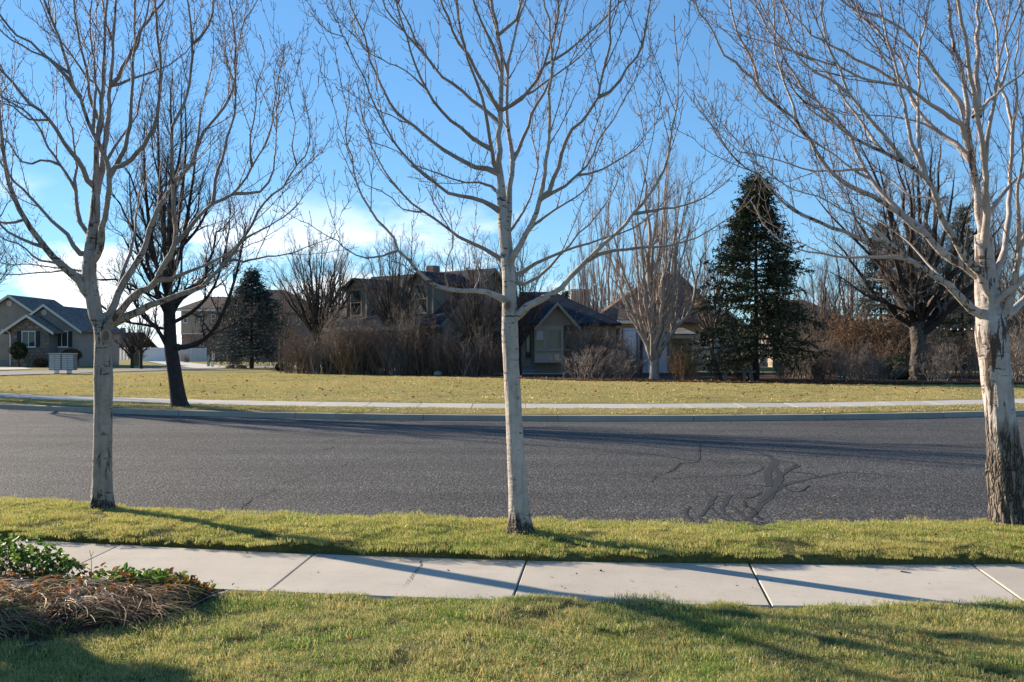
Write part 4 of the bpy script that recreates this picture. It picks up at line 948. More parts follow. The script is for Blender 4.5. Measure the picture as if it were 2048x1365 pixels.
# veneer stones on the small gable, one by one
rs = np.random.default_rng(4)
protos = []
for k in range(8):
    n = 8; a = np.sort(rs.random(n) * 0.5 + np.arange(n)) * 2*np.pi/n
    px_ = 0.5*np.clip(np.cos(a)*1.25, -1, 1)*(0.88+0.12*rs.random(n)); pz_ = 0.5*np.clip(np.sin(a)*1.3, -1, 1)*(0.86+0.14*rs.random(n))
    V = [(x, 0, z) for x, z in zip(px_, pz_)] + [(x*0.86, -1, z*0.86) for x, z in zip(px_, pz_)]
    me = fixn(mesh_py('stone', V, [tuple(range(n, 2*n))] + [(i, (i+1) % n, n+(i+1) % n, n+i) for i in range(n)]))
    me.materials.append(STONES[k % 4]); protos.append(me)
z = gz + 0.02; row = 0
occ = []
while z < Zc(634) - 0.2:
    hh = 0.24 + 0.14 * rs.random(); x = Xc(22.4) + (0.0 if row % 2 else -0.2)
    while x < Xc(97):
        w = 0.32 + 0.36 * rs.random(); cx = x + w/2; cz = z + hh/2; x += w
        if cx < Xc(23.5) or cx > Xc(95.5): continue
        lim = Zc(658) + (Zc(634) - Zc(658)) * (1 - abs(cx - Xc(59)) / (Xc(97) - Xc(59)))
        if cz + hh/2 > lim - 0.1: continue
        if Xc(33) < cx < Xc(81.5) and PZ(696, D1c) - 0.1 < cz < PZ(662, D1c) + 0.1: continue
        o = bpy.data.objects.new('stone', protos[int(rs.integers(8))]); C.objects.link(o)
        o.location = (cx, D1c - 0.002, cz); o.scale = (w * 0.95, 0.05 + 0.04 * rs.random(), hh * 0.95)
    z += hh; row += 1
tubes_obj('downspout', [(resample([(Xc(6), D1c - 0.3, Zc(660)), (Xc(16), D1c - 0.1, Zc(664)), (Xc(21), D1c - 0.08, Zc(672)), (Xc(21.3), D1c - 0.08, gz + 0.1)], 20)[None], np.full((1, 20), 0.05), 8)], M['white'])
adopt(h, b4)

# ---- blue roofed neighbour and its yard far behind
b4 = snap(); dd = 172.0
h = empty('house', (PX(190, dd), dd, gz), 'low house with navy roof beyond the white fence', 'house')
box('wall', PX(150, dd), PX(262, dd), dd, dd + 9, gz, PZ(697, dd), M['stucco_tan'])
r_ = slab3('roof', [(PX(140, dd), dd - 0.8, PZ(698, dd)), (PX(272, dd), dd - 0.8, PZ(698, dd)), (PX(266, dd), dd + 5, PZ(666, dd)), (PX(146, dd), dd + 5, PZ(666, dd))], 0.2, M['roof_navy'])
slab3('roof_slope', [(PX(140, dd), dd + 10.8, PZ(698, dd)), (PX(272, dd), dd + 10.8, PZ(698, dd)), (PX(266, dd), dd + 5.01, PZ(666, dd)), (PX(146, dd), dd + 5.01, PZ(666, dd))], 0.2, M['roof_navy'], r_)
box('chimney', PX(222, dd), PX(229, dd), dd + 4, dd + 5, PZ(672, dd), PZ(655, dd), M['brick'], r_)
window(None, PX(168, dd), PX(180, dd), dd, PZ(712, dd), PZ(703, dd)); window(None, PX(236, dd), PX(247, dd), dd, PZ(712, dd), PZ(703, dd))
adopt(h, b4)

# ---- tan and brown brick house behind the dark pear tree
dd = 128.0; b4 = snap(); Xd = lambda x: PX(x, dd); Zd = lambda y: PZ(y, dd)
h = empty('house', (Xd(500), dd, gz), 'two storey tan and brown brick house behind the blue spruce', 'house')
box('wall', Xd(362), Xd(446), dd, dd + 11, Zd(668), Zd(622), M['stucco_tan'])
box('brick_wall', Xd(363), Xd(445.5), dd + 0.05, dd + 11, gz, Zd(668), M['brick_brown'])
box('band_course', Xd(361), Xd(446.5), dd - 0.1, dd + 0.04, Zd(668.6), Zd(666.6), M['trim'])
ov = 0.7; e0, e1 = Xd(357), Xd(470); rz_ = Zd(592); ez = Zd(621)
slab3('roof', [(e0, dd - ov, ez), (e1, dd - ov, ez), (Xd(452), dd + 5.5, rz_), (Xd(395), dd + 5.5, rz_)], 0.2, M['roof_brown'])
slab3('roof_slope', [(e0, dd - ov, ez), (Xd(395), dd + 5.5, rz_), (e0, dd + 11.7, ez)], 0.2, M['roof_brown'])
slab3('roof_slope', [(e1, dd + 11.7, ez), (e0, dd + 11.7, ez), (Xd(395), dd + 5.51, rz_), (Xd(452), dd + 5.51, rz_)], 0.2, M['roof_brown'])
box('gutter', e0, e1, dd - ov - 0.12, dd - ov - 0.01, ez - 0.15, ez + 0.12, M['trim'])
box('brick_wing', Xd(447), Xd(640), dd - 3, dd + 9, gz, Zd(628), M['brick_brown'])
e0, e1 = Xd(440), Xd(648); ez = Zd(630); rz_ = Zd(580)
slab3('roof', [(e0, dd - 3.7, ez), (e1, dd - 3.7, ez), (Xd(557), dd + 3, rz_), (Xd(523), dd + 3, rz_)], 0.2, M['roof_brown'])
slab3('roof_slope', [(e1, dd - 3.7, ez), (e1, dd + 9.7, ez), (Xd(557), dd + 3, rz_)], 0.2, M['roof_brown'])
slab3('roof_slope', [(e0, dd - 3.7, ez), (Xd(523), dd + 3, rz_), (e0, dd + 9.7, ez)], 0.2, M['roof_brown'])
slab3('roof_slope', [(e0, dd + 9.7, ez), (e1, dd + 9.7, ez), (Xd(557), dd + 3.01, rz_), (Xd(523), dd + 3.01, rz_)], 0.2, M['roof_brown'])
for x in (371, 402, 427): window(None, Xd(x - 3), Xd(x + 3), dd, Zd(645), Zd(630), 1, 2, mat=M['white'])
window(None, Xd(401), Xd(407), dd, Zd(700), Zd(686), 1, 2, mat=M['white'])
for x in (584, 606, 628): window(None, Xd(x - 3), Xd(x + 3), dd - 3, Zd(650), Zd(634), 1, 2, mat=M['trim'])
window(None, Xd(500), Xd(528), dd - 3, Zd(716), Zd(702), 3, 1, mat=M['trim'])
# stair with rail
st = box('stair_landing', Xd(385), Xd(410), dd - 3.4, dd - 0.1, Zd(699), Zd(697), M['wood_grey'])
for k in range(9): box('step', Xd(410) + k*0.26, Xd(410) + (k+1)*0.26, dd - 3.2, dd - 2.0, Zd(699) - (k+1)*0.19, Zd(699) - (k+1)*0.19 + 0.06, M['wood_grey'], st)
for k in range(10): box('baluster', Xd(385) + k*0.18, Xd(385) + k*0.18 + 0.05, dd - 3.45, dd - 3.41, Zd(697), Zd(691), M['wood_grey'], st)
box('handrail', Xd(385), Xd(410), dd - 3.5, dd - 3.40, Zd(691), Zd(690), M['wood_grey'], st)
slab3('handrail', [(Xd(410), dd - 3.5, Zd(690.5)), (Xd(410) + 2.5, dd - 3.5, Zd(690.5) - 1.8), (Xd(410) + 2.5, dd - 3.4, Zd(690.5) - 1.8), (Xd(410), dd - 3.4, Zd(690.5))], 0.09, M['wood_grey'], st)
adopt(h, b4)

# ---- vinyl fences: one run each, panels and posts as pieces
def fence(label, xa, ya, xb, yb, height, step, mat, z0=gz, name='fence'):
    f = empty(name, (xa, ya, z0), label, 'fence')
    L = math.hypot(xb-xa, yb-ya); n = max(1, round(L / step)); ang = math.atan2(yb-ya, xb-xa)
    pm = box_me('panel', 0.055, step - 0.055, -0.02, 0.02, 0.06, height - 0.08); pm.materials.append(mat)
    qm = box_me('post', -0.06, 0.06, -0.06, 0.06, 0, height + 0.04); qm.materials.append(M['white'])
    cm = mesh_py('post_cap', [(-.075,-.075,0),(.075,-.075,0),(.075,.075,0),(-.075,.075,0),(0,0,.09)], [(3,2,1,0),(0,1,4),(1,2,4),(2,3,4),(3,0,4)]); cm.materials.append(M['white'])
    rm = box_me('rail', 0.056, step - 0.056, -0.035, 0.035, height - 0.079, height - 0.01); rm.materials.append(M['white'])
    for i in range(n + 1):
        for me, nm, k in ((qm, 'post', 1), (pm, 'panel', 0), (rm, 'rail', 0)):
            if not k and i == n: continue
            o = bpy.data.objects.new(nm, me); C.objects.link(o); o.parent = f; o.location = (i*L/n*math.cos(ang), i*L/n*math.sin(ang), 0); o.rotation_euler = (0, 0, ang)
            if k:
                c = bpy.data.objects.new('post_cap', cm); C.objects.link(c); c.parent = o; c.location = (0, 0, height + 0.042)
    return f
fence('white vinyl fence running behind the small bare trees', PX(160, 150), 150, PX(256, 140), 140, 1.75, 0.95, M['vinyl'])
fence('tall white vinyl fence at the end of the drive', PX(286, 124), 124, PX(345, 124), 124, 1.85, 1.0, M['white'])
fence('taupe vinyl fence in the shade of the dark pear tree', PX(352, 124.5), 124.5, PX(412, 124.5), 124.5, 1.75, 1.98, M['vinyl'])

# ---- centre house: rotated gable block with two dormers
A = math.radians(40); dC = 60.5
cc = (PX(885, dC), dC)
h = empty('house', (cc[0], cc[1], gz), 'tan house with sage sided dormers and bay window behind the shrubs', 'house', rz=0)
b4 = snap()
# local frame: u along the front eave to the left/back, v into the house
U = np.array((-math.cos(A), math.sin(A), 0)); W = np.array((math.sin(A), math.cos(A), 0)); O = np.array((cc[0], cc[1], 0))
def L3(u, v, z): return tuple(O + U*u + W*v + np.array((0, 0, z)))
def block(name, pts_uvz, Fs, mat, parent=None):
    return link(name, fixn(mesh_py(name, [L3(*p) for p in pts_uvz], Fs)), parent, mat)
LEN, DEP = 11.4, 9.2; ez = 3.55; pz = 7.05; br_z = 1.55
bx8 = [(0,3,2,1),(4,5,6,7),(0,1,5,4),(1,2,6,5),(2,3,7,6),(3,0,4,7)]
def ubox(name, u0, u1, v0, v1, z0, z1, mat, parent=None):
    return block(name, [(u0,v0,z0),(u1,v0,z0),(u1,v1,z0),(u0,v1,z0),(u0,v0,z1),(u1,v0,z1),(u1,v1,z1),(u0,v1,z1)], bx8, mat, parent)
# gable ended body
block('wall', [(0,0,gz),(0,DEP,gz),(0,DEP,ez),(0,DEP/2,pz),(0,0,ez),(LEN,0,gz),(LEN,DEP,gz),(LEN,DEP,ez),(LEN,DEP/2,pz),(LEN,0,ez)],
      [(0,1,2,3,4),(5,6,7,8,9),(0,5,9,4),(1,6,7,2),(4,9,8,3),(2,7,8,3),(0,1,6,5)], M['stucco_tan'])
ubox('brick_wainscot', -0.06, -0.003, 0, DEP, 0.75, br_z, M['brick']); ubox('brick_wainscot', 0, LEN, -0.06, -0.003, 0.75, br_z, M['brick'])
ubox('foundation', -0.05, -0.003, 0, DEP, gz, 0.748, M['found']); ubox('foundation', 0, LEN, -0.05, -0.003, gz, 0.748, M['found'])
ubox('water_table', -0.1, -0.003, 0, DEP, br_z + 0.002, br_z + 0.07, M['brick'])
sl = (pz - ez) / (DEP/2); ov = 0.5
rf = slab3('roof', [L3(-0.4, -ov, ez - sl*ov), L3(LEN+0.4, -ov, ez - sl*ov), L3(LEN+0.4, DEP/2, pz), L3(-0.4, DEP/2, pz)], 0.16, M['roof_navy'])
slab3('roof_slope', [L3(-0.4, DEP+ov, ez - sl*ov), L3(LEN+0.4, DEP+ov, ez - sl*ov), L3(LEN+0.4, DEP/2+0.002, pz), L3(-0.4, DEP/2+0.002, pz)], 0.16, M['roof_navy'], rf)
def slantboard(u, v0, z0, v1, z1, f=0.22, parent=None):
    block('rake_board', [(u-0.05,v0,z0),(u,v0,z0),(u,v0,z0+f),(u-0.05,v0,z0+f),(u-0.05,v1,z1),(u,v1,z1),(u,v1,z1+f),(u-0.05,v1,z1+f)], bx8, M['trim_tan'], parent)
slantboard(-0.41, -ov, ez - sl*ov - 0.05, DEP/2, pz - 0.05, parent=rf); slantboard(-0.41, DEP+ov, ez - sl*ov - 0.05, DEP/2 + 0.01, pz - 0.05, parent=rf)
ubox('gutter', -0.4, LEN+0.4, -ov-0.14, -ov-0.01, ez - sl*ov - 0.05, ez - sl*ov + 0.1, M['trim_tan'], rf)
# pipes and chimney behind the ridge
ubox('chimney', 6.2, 6.9, DEP/2 + 0.8, DEP/2 + 1.5, pz - 0.9, pz + 0.75, M['brick_brown'], rf)
ubox('vent_pipe', 2.6, 2.75, DEP/2 + 0.5, DEP/2 + 0.65, pz - 0.5, pz + 0.35, M['metal'], rf)
# lower lean-to roof along the front
slab3('porch_roof', [L3(0.3, -2.3, 3.05), L3(8.9, -2.3, 3.05), L3(8.9, -0.55, 3.6), L3(0.3, -0.55, 3.6)], 0.12, M['roof_grey'])
ubox('porch_fascia', 0.3, 8.9, -2.42, -2.31, 2.93, 3.15, M['trim_tan'])
for k in range(4): ubox('porch_post', 0.5 + k*2.7, 0.66 + k*2.7, -2.2, -2.04, gz, 3.02, M['trim_tan'])
for (u0, u1, z1, tp) in ((1.15, 3.35, 6.05, 6.75), (7.6, 9.8, 5.95, 6.6)):
    v0 = 0.35
    zf = ez + sl*v0 - 0.1; vb = (z1 - ez)/sl + 0.1
    d_ = block('dormer', [(u0,v0,zf),(u1,v0,zf),(u1,v0,z1),(u0,v0,z1),(u0,vb,z1-0.02),(u1,vb,z1-0.02)], [(0,1,2,3),(0,3,4),(1,5,2),(3,2,5,4)], M['siding_green'])
    um = (u0+u1)/2
    for s_, ua in ((1, u0-0.3), (-1, u1+0.3)):
        slab3('dormer_roof', [L3(ua, v0-0.35, z1-0.12), L3(um, v0-0.35, tp), L3(um, 4.7, tp), L3(ua, 4.2, z1-0.12)], 0.12, M['roof_navy'], d_)
    block('dormer_gable', [(u0,v0,z1),(u1,v0,z1),(um,v0,tp-0.02),(u0,v0+0.1,z1),(u1,v0+0.1,z1),(um,v0+0.1,tp-0.02)], [(0,1,2),(3,4,5),(0,1,4,3),(1,2,5,4),(2,0,3,5)], M['siding_green'], d_)
    ubox('corner_trim', u0-0.02, u0+0.1, v0-0.05, v0-0.003, zf, z1, M['trim_tan'], d_); ubox('corner_trim', u1-0.1, u1+0.02, v0-0.05, v0-0.003, zf, z1, M['trim_tan'], d_)
    wz0, wz1 = zf + 0.42, z1 - 0.12; w0, w1 = um-0.52, um+0.52
    wf = ubox('window', w0-0.08, w1+0.08, v0-0.06, v0-0.003, wz0-0.1, wz0, M['trim_tan'], d_)
    ubox('frame_head', w0-0.08, w1+0.08, v0-0.06, v0-0.003, wz1, wz1+0.1, M['trim_tan'], wf)
    ubox('frame_jamb', w0-0.08, w0, v0-0.055, v0-0.003, wz0, wz1, M['trim_tan'], wf); ubox('frame_jamb', w1, w1+0.08, v0-0.055, v0-0.003, wz0, wz1, M['trim_tan'], wf)
    wm = (wz0+wz1)/2
    ubox('rail', w0, w1, v0-0.05, v0-0.003, wm-0.03, wm+0.03, M['trim_tan'], wf)
    ubox('pane', w0+0.01, w1-0.01, v0-0.02, v0-0.006, wz0+0.01, wm-0.031, M['glass'], wf); ubox('pane', w0+0.01, w1-0.01, v0-0.03, v0-0.006, wm+0.031, wz1-0.01, M['glass_g'], wf)
# window in the gable wall
for v0_, v1_ in ((4.6, 6.0),):
    wf = ubox('window', -0.05, -0.003, v0_-0.08, v1_+0.08, br_z+0.08, br_z+0.16, M['trim_tan'])
    ubox('frame_head', -0.05, -0.003, v0_-0.08, v1_+0.08, 3.0, 3.08, M['trim_tan'], wf)
    for q in (v0_-0.08, (v0_+v1_)/2-0.03, v1_): ubox('frame_jamb', -0.045, -0.003, q, q+0.08, br_z+0.16, 3.0, M['trim_tan'], wf)
    ubox('pane', -0.02, -0.005, v0_+0.01, (v0_+v1_)/2-0.04, br_z+0.17, 2.99, M['glass'], wf); ubox('pane', -0.02, -0.005, (v0_+v1_)/2+0.06, v1_-0.01, br_z+0.17, 2.99, M['glass'], wf)
# entry wing that faces the lawn
dw = 61.0; Xw = lambda x: PX(x, dw); Zw = lambda y: PZ(y, dw)
box('entry_wall', Xw(1036), Xw(1232), dw, dw + 6, gz, Zw(650), M['stucco_tan'])
box('brick_skirt', Xw(1129), Xw(1231.5), dw - 0.06, dw - 0.003, 0.5, 1.6, M['brick'])
slab3('entry_roof', [(Xw(1028), dw - 0.6, Zw(652)), (Xw(1240), dw - 0.6, Zw(652)), (Xw(1112), dw + 3.6, Zw(582)), (Xw(1040), dw + 3.6, Zw(582))], 0.16, M['roof_navy'])
slab3('entry_roof', [(Xw(1240), dw - 0.6, Zw(652)), (Xw(1240), dw + 7, Zw(652)), (Xw(1112), dw + 3.6, Zw(582))], 0.16, M['roof_navy'])
db = dw - 1.1; Xq = lambda x: PX(x, db); Zq = lambda y: PZ(y, db)
box('bay', Xq(1069), Xq(1127), db, dw, Zq(726), Zq(651), M['stucco_pale'])
prism('bay_gable', [(Xq(1077), Zq(650.8)), (Xq(1152), Zq(650.8)), (Xq(1114), Zq(612))], db - 0.02, dw + 1.5, M['stucco_tan'])
gable_roof(None, Xq(1079), Xq(1150), Xq(1114.5), db - 0.45, dw + 3, Zq(649), Zq(609), M['roof_navy'], M['trim_tan'], ov=0.35)
window(None, Xq(1073), Xq(1087), db, Zq(699), Zq(661), 1, 2, 0.06, M['stucco_pale'], M['glass'], True)
window(None, Xq(1098), Xq(1122), db, Zq(698), Zq(660), 1, 1, 0.07, M['stucco_pale'], M['glass_g'])
window(None, Xw(1131), Xw(1143), dw, Zw(698), Zw(662), 1, 1, 0.06, M['trim_tan'], M['glass'])
window(None, Xw(1180), Xw(1206), dw, Zw(698), Zw(664), 2, 1, 0.06, M['trim_tan'], M['glass'])
dr = box('door', Xw(1051), Xw(1062), dw - 0.05, dw - 0.003, Zw(716), Zw(661), M['door']); box('door_pane', Xw(1053), Xw(1059), dw - 0.07, dw - 0.052, Zw(705), Zw(666), M['glass_g'], dr)
box('door_frame', Xw(1049), Xw(1050.8), dw - 0.08, dw - 0.003, Zw(716), Zw(659), M['trim_tan'], dr); box('door_frame', Xw(1062.2), Xw(1064), dw - 0.08, dw - 0.003, Zw(716), Zw(659), M['trim_tan'], dr)
for k in range(3): box('step', Xw(1046) - 0.2*(2-k), Xw(1066) + 0.2*(2-k), dw - 1.3 + 0.3*k, dw - 0.052, gz + 0.16*k, gz + 0.16*(k+1) - 0.002*k, M['found'])
for k in range(2): box('porch_lamp', Xq(1069.5) + 0.22*k, Xq(1069.5) + 0.22*k + 0.1, db - 0.12, db - 0.005, Zq(654.5), Zq(651.5), M['white'])
box('meter_box', Xw(929), Xw(937), 59.6, 59.8, Zw(728), Zw(718), M['metal'])
adopt(h, b4)
gsheet('patio', [(Xw(1000), dw - 0.2), (Xw(1230), dw - 0.2), (Xw(1210), 57.3), (Xw(900), 57.6)], gz + 0.07, M['far_concrete'], 'concrete patio in front of the bay window', 'patio')

# ---- brown roofed house and white sided shed right of it
dd = 74.0; b4 = snap(); Xe = lambda x: PX(x, dd); Ze = lambda y: PZ(y, dd)
h = empty('house', (Xe(1310), dd, gz), 'house with broad brown hipped roof behind the multi stemmed maple', 'house')
box('wall', Xe(1190), Xe(1440), dd, dd + 12, gz, Ze(648), M['stucco_pale'])
e0, e1, ez2 = Xe(1180), Xe(1450), Ze(650)
slab3('roof', [(e0, dd - 0.8, ez2), (e1, dd - 0.8, ez2), (Xe(1385), dd + 6, Ze(541)), (Xe(1335), dd + 6, Ze(541))], 0.2, M['roof_brown'])
slab3('roof_slope', [(e0, dd - 0.8, ez2), (Xe(1335), dd + 6, Ze(541)), (e0, dd + 12.8, ez2)], 0.2, M['roof_brown'])
slab3('roof_slope', [(e1, dd - 0.8, ez2), (e1, dd + 12.8, ez2), (Xe(1385), dd + 6, Ze(541))], 0.2, M['roof_brown'])
slab3('roof_slope', [(e0, dd + 12.8, ez2), (e1, dd + 12.8, ez2), (Xe(1385), dd + 6.01, Ze(541)), (Xe(1335), dd + 6.01, Ze(541))], 0.2, M['roof_brown'])
box('ridge_vent', Xe(1334), Xe(1353), dd + 5.2, dd + 6.6, Ze(545), Ze(535), M['brick_brown'])
slab3('porch_roof', [(Xe(1225), dd - 3.4, Ze(646)), (Xe(1345), dd - 3.4, Ze(646)), (Xe(1335), dd - 0.82, Ze(624)), (Xe(1235), dd - 0.82, Ze(624))], 0.14, M['roof_brown'])
box('porch_fascia', Xe(1225), Xe(1345), dd - 3.55, dd - 3.42, Ze(650), Ze(644), M['trim'])
window(None, Xe(1210), Xe(1232), dd, Ze(694), Ze(664), 2, 1); window(None, Xe(1400), Xe(1425), dd, Ze(694), Ze(664), 2, 1)
adopt(h, b4)
ds = 62.0; b4 = snap(); Xs = lambda x: PX(x, ds); Zs = lambda y: PZ(y, ds)
h = empty('shed', (Xs(1300), ds, gz), 'white clapboard shed behind the multi stemmed maple', 'shed')
prism('wall', [(Xs(1286), gz), (Xs(1334), gz), (Xs(1334), Zs(668)), (Xs(1310), Zs(655)), (Xs(1286), Zs(664))], ds, ds + 4, M['siding_white'])
slab3('roof', [(Xs(1282), ds - 0.3, Zs(666)), (Xs(1310), ds - 0.3, Zs(653)), (Xs(1310), ds + 4.3, Zs(653)), (Xs(1282), ds + 4.3, Zs(666))], 0.1, M['roof_brown'])
slab3('roof_slope', [(Xs(1338), ds - 0.3, Zs(670)), (Xs(1310.1), ds - 0.3, Zs(653)), (Xs(1310.1), ds + 4.3, Zs(653)), (Xs(1338), ds + 4.3, Zs(670))], 0.1, M['roof_brown'])
dr = box('door', Xs(1296), Xs(1316), ds - 0.05, ds - 0.003, gz + 0.05, gz + 2.0, M['white']); box('handle', Xs(1313), Xs(1314.5), ds - 0.1, ds - 0.052, gz + 0.9, gz + 1.05, M['black'], dr)
adopt(h, b4)
b4 = snap(); ds = 61.0
h = empty('trailer', (PX(1260, ds), ds, gz), 'white panelled trailer parked between house and shed', 'trailer')
box('body', PX(1241, ds), PX(1280, ds), ds + 0.3, ds + 3.4, gz + 0.55, PZ(656, ds), M['siding_white'])
dr = box('rear_panel', PX(1247, ds), PX(1274, ds), ds + 0.2, ds + 0.297, gz + 0.6, PZ(659, ds), M['white'])
for k in range(5): box('rivet', PX(1249 + 5.4*k, ds), PX(1250.3 + 5.4*k, ds), ds + 0.17, ds + 0.198, PZ(662, ds), PZ(660.7, ds), M['black'], dr)
box('frame_rail', PX(1245.5, ds), PX(1246.9, ds), ds + 0.15, ds + 0.298, gz + 0.55, PZ(657, ds), M['black'], None); box('frame_rail', PX(1274.1, ds), PX(1275.5, ds), ds + 0.15, ds + 0.298, gz + 0.55, PZ(657, ds), M['black'], None)
for x in (1248, 1272):
    a = np.linspace(0, 2*np.pi, 20, endpoint=False); cx = PX(x, ds)
    prism('tyre', [(ds + 1.8 + 0.33*math.cos(t), gz + 0.33 + 0.33*math.sin(t)) for t in a], cx - 0.1, cx + 0.1, M['black'], axis='x')
adopt(h, b4)
b4 = snap(); ds = 64.0
h = empty('carport', (PX(1365, ds), ds, gz), 'open lean to with dark interior beside the white shed', 'carport')
box('back_wall', PX(1338, ds), PX(1398, ds), ds + 2.6, ds + 2.7, gz, PZ(676, ds), M['wood_grey'])
slab3('roof', [(PX(1335, ds), ds - 0.3, PZ(671, ds)), (PX(1392, ds), ds - 0.3, PZ(671, ds)), (PX(1382, ds), ds + 3, PZ(657, ds)), (PX(1340, ds), ds + 3, PZ(657, ds))], 0.1, M['roof_grey'])
for x in (1339, 1388): box('post', PX(x, ds), PX(x, ds) + 0.12, ds, ds + 0.12, gz, PZ(672, ds), M['stucco_tan'])
adopt(h, b4)

# ---- pale house and yard behind the right hand trees
dd = 72.0; b4 = snap(); Xr = lambda x: PX(x, dd); Zr = lambda y: PZ(y, dd)
h = empty('house', (Xr(1900), dd, gz), 'brown house with dark lower windows behind the big trunk', 'house')
box('wall', Xr(1830), Xr(2075), dd, dd + 9, gz, Zr(655), M['stucco_tan'])
gable_roof(None, Xr(1825), Xr(2080), Xr(1950), dd - 0.5, dd + 9, Zr(655), Zr(560), M['roof_brown'], M['trim'])
prism('gable_wall', [(Xr(1830), Zr(654.8)), (Xr(2075), Zr(654.8)), (Xr(1950), Zr(562))], dd + 0.05, dd + 9, M['stucco_tan'])
window(None, Xr(1872), Xr(1896), dd, Zr(688), Zr(678), 2, 1); window(None, Xr(1930), Xr(1946), dd, Zr(690), Zr(670), 1, 1)
box('band', Xr(1830), Xr(2075), dd - 0.08, dd - 0.003, Zr(711), Zr(708), M['trim'])
for x0, x1 in ((1853, 1868), (1876, 1894), (1902, 1918), (1928, 1942)): window(None, Xr(x0), Xr(x1), dd, Zr(730), Zr(713), 1, 1, 0.05, M['wood_grey'], M['glass'], sill=False)
adopt(h, b4)
dd = 84.0; b4 = snap()
h = empty('house', (PX(1640, dd), dd, gz), 'low house with dark roof glimpsed behind the dark spruce', 'house')
box('wall', PX(1545, dd), PX(1735, dd), dd, dd + 9, gz, PZ(660, dd), M['stucco_grey'])
slab3('roof', [(PX(1535, dd), dd - .8, PZ(662, dd)), (PX(1745, dd), dd - .8, PZ(662, dd)), (PX(1640, dd), dd + 5, PZ(598, dd)), (PX(1595, dd), dd + 5, PZ(598, dd))], 0.2, M['roof_brown'])
slab3('roof_slope', [(PX(1745, dd), dd - .8, PZ(662, dd)), (PX(1745, dd), dd + 10, PZ(662, dd)), (PX(1640, dd), dd + 5, PZ(598, dd))], 0.2, M['roof_brown'])
slab3('roof_slope', [(PX(1535, dd), dd - .8, PZ(662, dd)), (PX(1595, dd), dd + 5, PZ(598, dd)), (PX(1535, dd), dd + 10, PZ(662, dd))], 0.2, M['roof_brown'])
window(None, PX(1600, dd), PX(1625, dd), dd, PZ(705, dd), PZ(680, dd), 2, 1)
adopt(h, b4)
b4 = snap(); dd = 78.0
h = empty('house', (PX(1440, dd), dd, gz), 'pale house with slanted white gutter partly hidden by the dark spruce', 'house')
prism('wall', [(PX(1380, dd), gz), (PX(1510, dd), gz), (PX(1510, dd), PZ(668, dd)), (PX(1450, dd), PZ(625, dd)), (PX(1380, dd), PZ(668, dd))], dd, dd + 8, M['stucco_tan'])
gable_roof(None, PX(1380, dd), PX(1510, dd), PX(1450, dd), dd - 0.5, dd + 8.3, PZ(666, dd), PZ(623, dd), M['roof_brown'], M['trim'])
window(None, PX(1480, dd), PX(1500, dd), dd, PZ(712, dd), PZ(686, dd), 2, 1, mat=M['white'])
adopt(h, b4)
dd = 95.0; b4 = snap()
h = empty('house', (PX(1165, dd), dd, gz), 'house with a square pale chimney behind the bay gable', 'house')
box('wall', PX(1110, dd), PX(1225, dd), dd, dd + 8, gz, PZ(640, dd), M['stucco_pale'])
gable_roof(None, PX(1105, dd), PX(1230, dd), PX(1165, dd), dd - 0.4, dd + 8, PZ(642, dd), PZ(605, dd), M['roof_brown'], M['trim'])
prism('gable_wall', [(PX(1110, dd), PZ(639.8, dd)), (PX(1225, dd), PZ(639.8, dd)), (PX(1165, dd), PZ(607, dd))], dd + 0.05, dd + 7.5, M['stucco_pale'])
ch = box('chimney', PX(1145, dd), PX(1184, dd), dd + 2, dd + 3.6, PZ(630, dd), PZ(580, dd), M['stucco_pale']); box('chimney_cap', PX(1143, dd), PX(1186, dd), dd + 1.9, dd + 3.7, PZ(579.8, dd), PZ(576, dd), M['trim'], ch)
adopt(h, b4)
# ------------------------------------------------------------------ background trees and shrubs
M['bark_dark'] = simple('dark_pear_bark', (0.040, 0.031, 0.026), 0.9, 0.3, 8, 0.6, 25)
M['twig_dark'] = simple('dark_pear_twig', (0.070, 0.050, 0.040), 0.85, 0.25, 8)
M['bark_brown'] = simple('brown_bark', (0.095, 0.073, 0.057), 0.9, 0.3, 6, 0.5, 20)
M['twig_brown'] = simple('brown_twig', (0.165, 0.128, 0.100), 0.85, 0.3, 3)
M['bark_pale'] = simple('pale_bark', (0.30, 0.26, 0.22), 0.85, 0.25, 5, 0.4, 20)
M['twig_pale'] = simple('pale_twig', (0.33, 0.25, 0.21), 0.85, 0.25, 3)
M['twig_grey'] = simple('grey_twig', (0.175, 0.145, 0.125), 0.85, 0.3, 3)
M['twig_red'] = simple('red_brown_twig', (0.150, 0.102, 0.078), 0.85, 0.3, 3)
M['twig_gold'] = simple('golden_brown_twig', (0.26, 0.165, 0.078), 0.85, 0.3, 3)
def leaf_mat(name, a, b, transl=0.3, rough=0.6):
    m = NT(name); at = m.n('ShaderNodeAttribute'); at.attribute_name = 'tone'
    col = m.ramp(at.outputs['Fac'], [(0, a), (1, b)]); m.col(col); m.rough(rough); m.spec(0.25)
    if transl:
        tr = m.n('ShaderNodeBsdfTranslucent'); m.l(col, tr.inputs['Color']); mx = m.n('ShaderNodeMixShader'); mx.inputs[0].default_value = transl
        m.l(m.b.outputs[0], mx.inputs[1]); m.l(tr.outputs[0], mx.inputs[2]); m.l(mx.outputs[0], m.t.nodes['Material Output'].inputs[0])
    return m.m
M['needle'] = leaf_mat('spruce_needles', (0.020, 0.028, 0.013), (0.105, 0.105, 0.050), 0.1, 0.7)
M['needle_blue'] = leaf_mat('blue_spruce_needles', (0.022, 0.036, 0.034), (0.085, 0.115, 0.110), 0.1, 0.7)
M['dryleaf'] = leaf_mat('russet_leaves', (0.085, 0.045, 0.020), (0.26, 0.155, 0.075), 0.35)
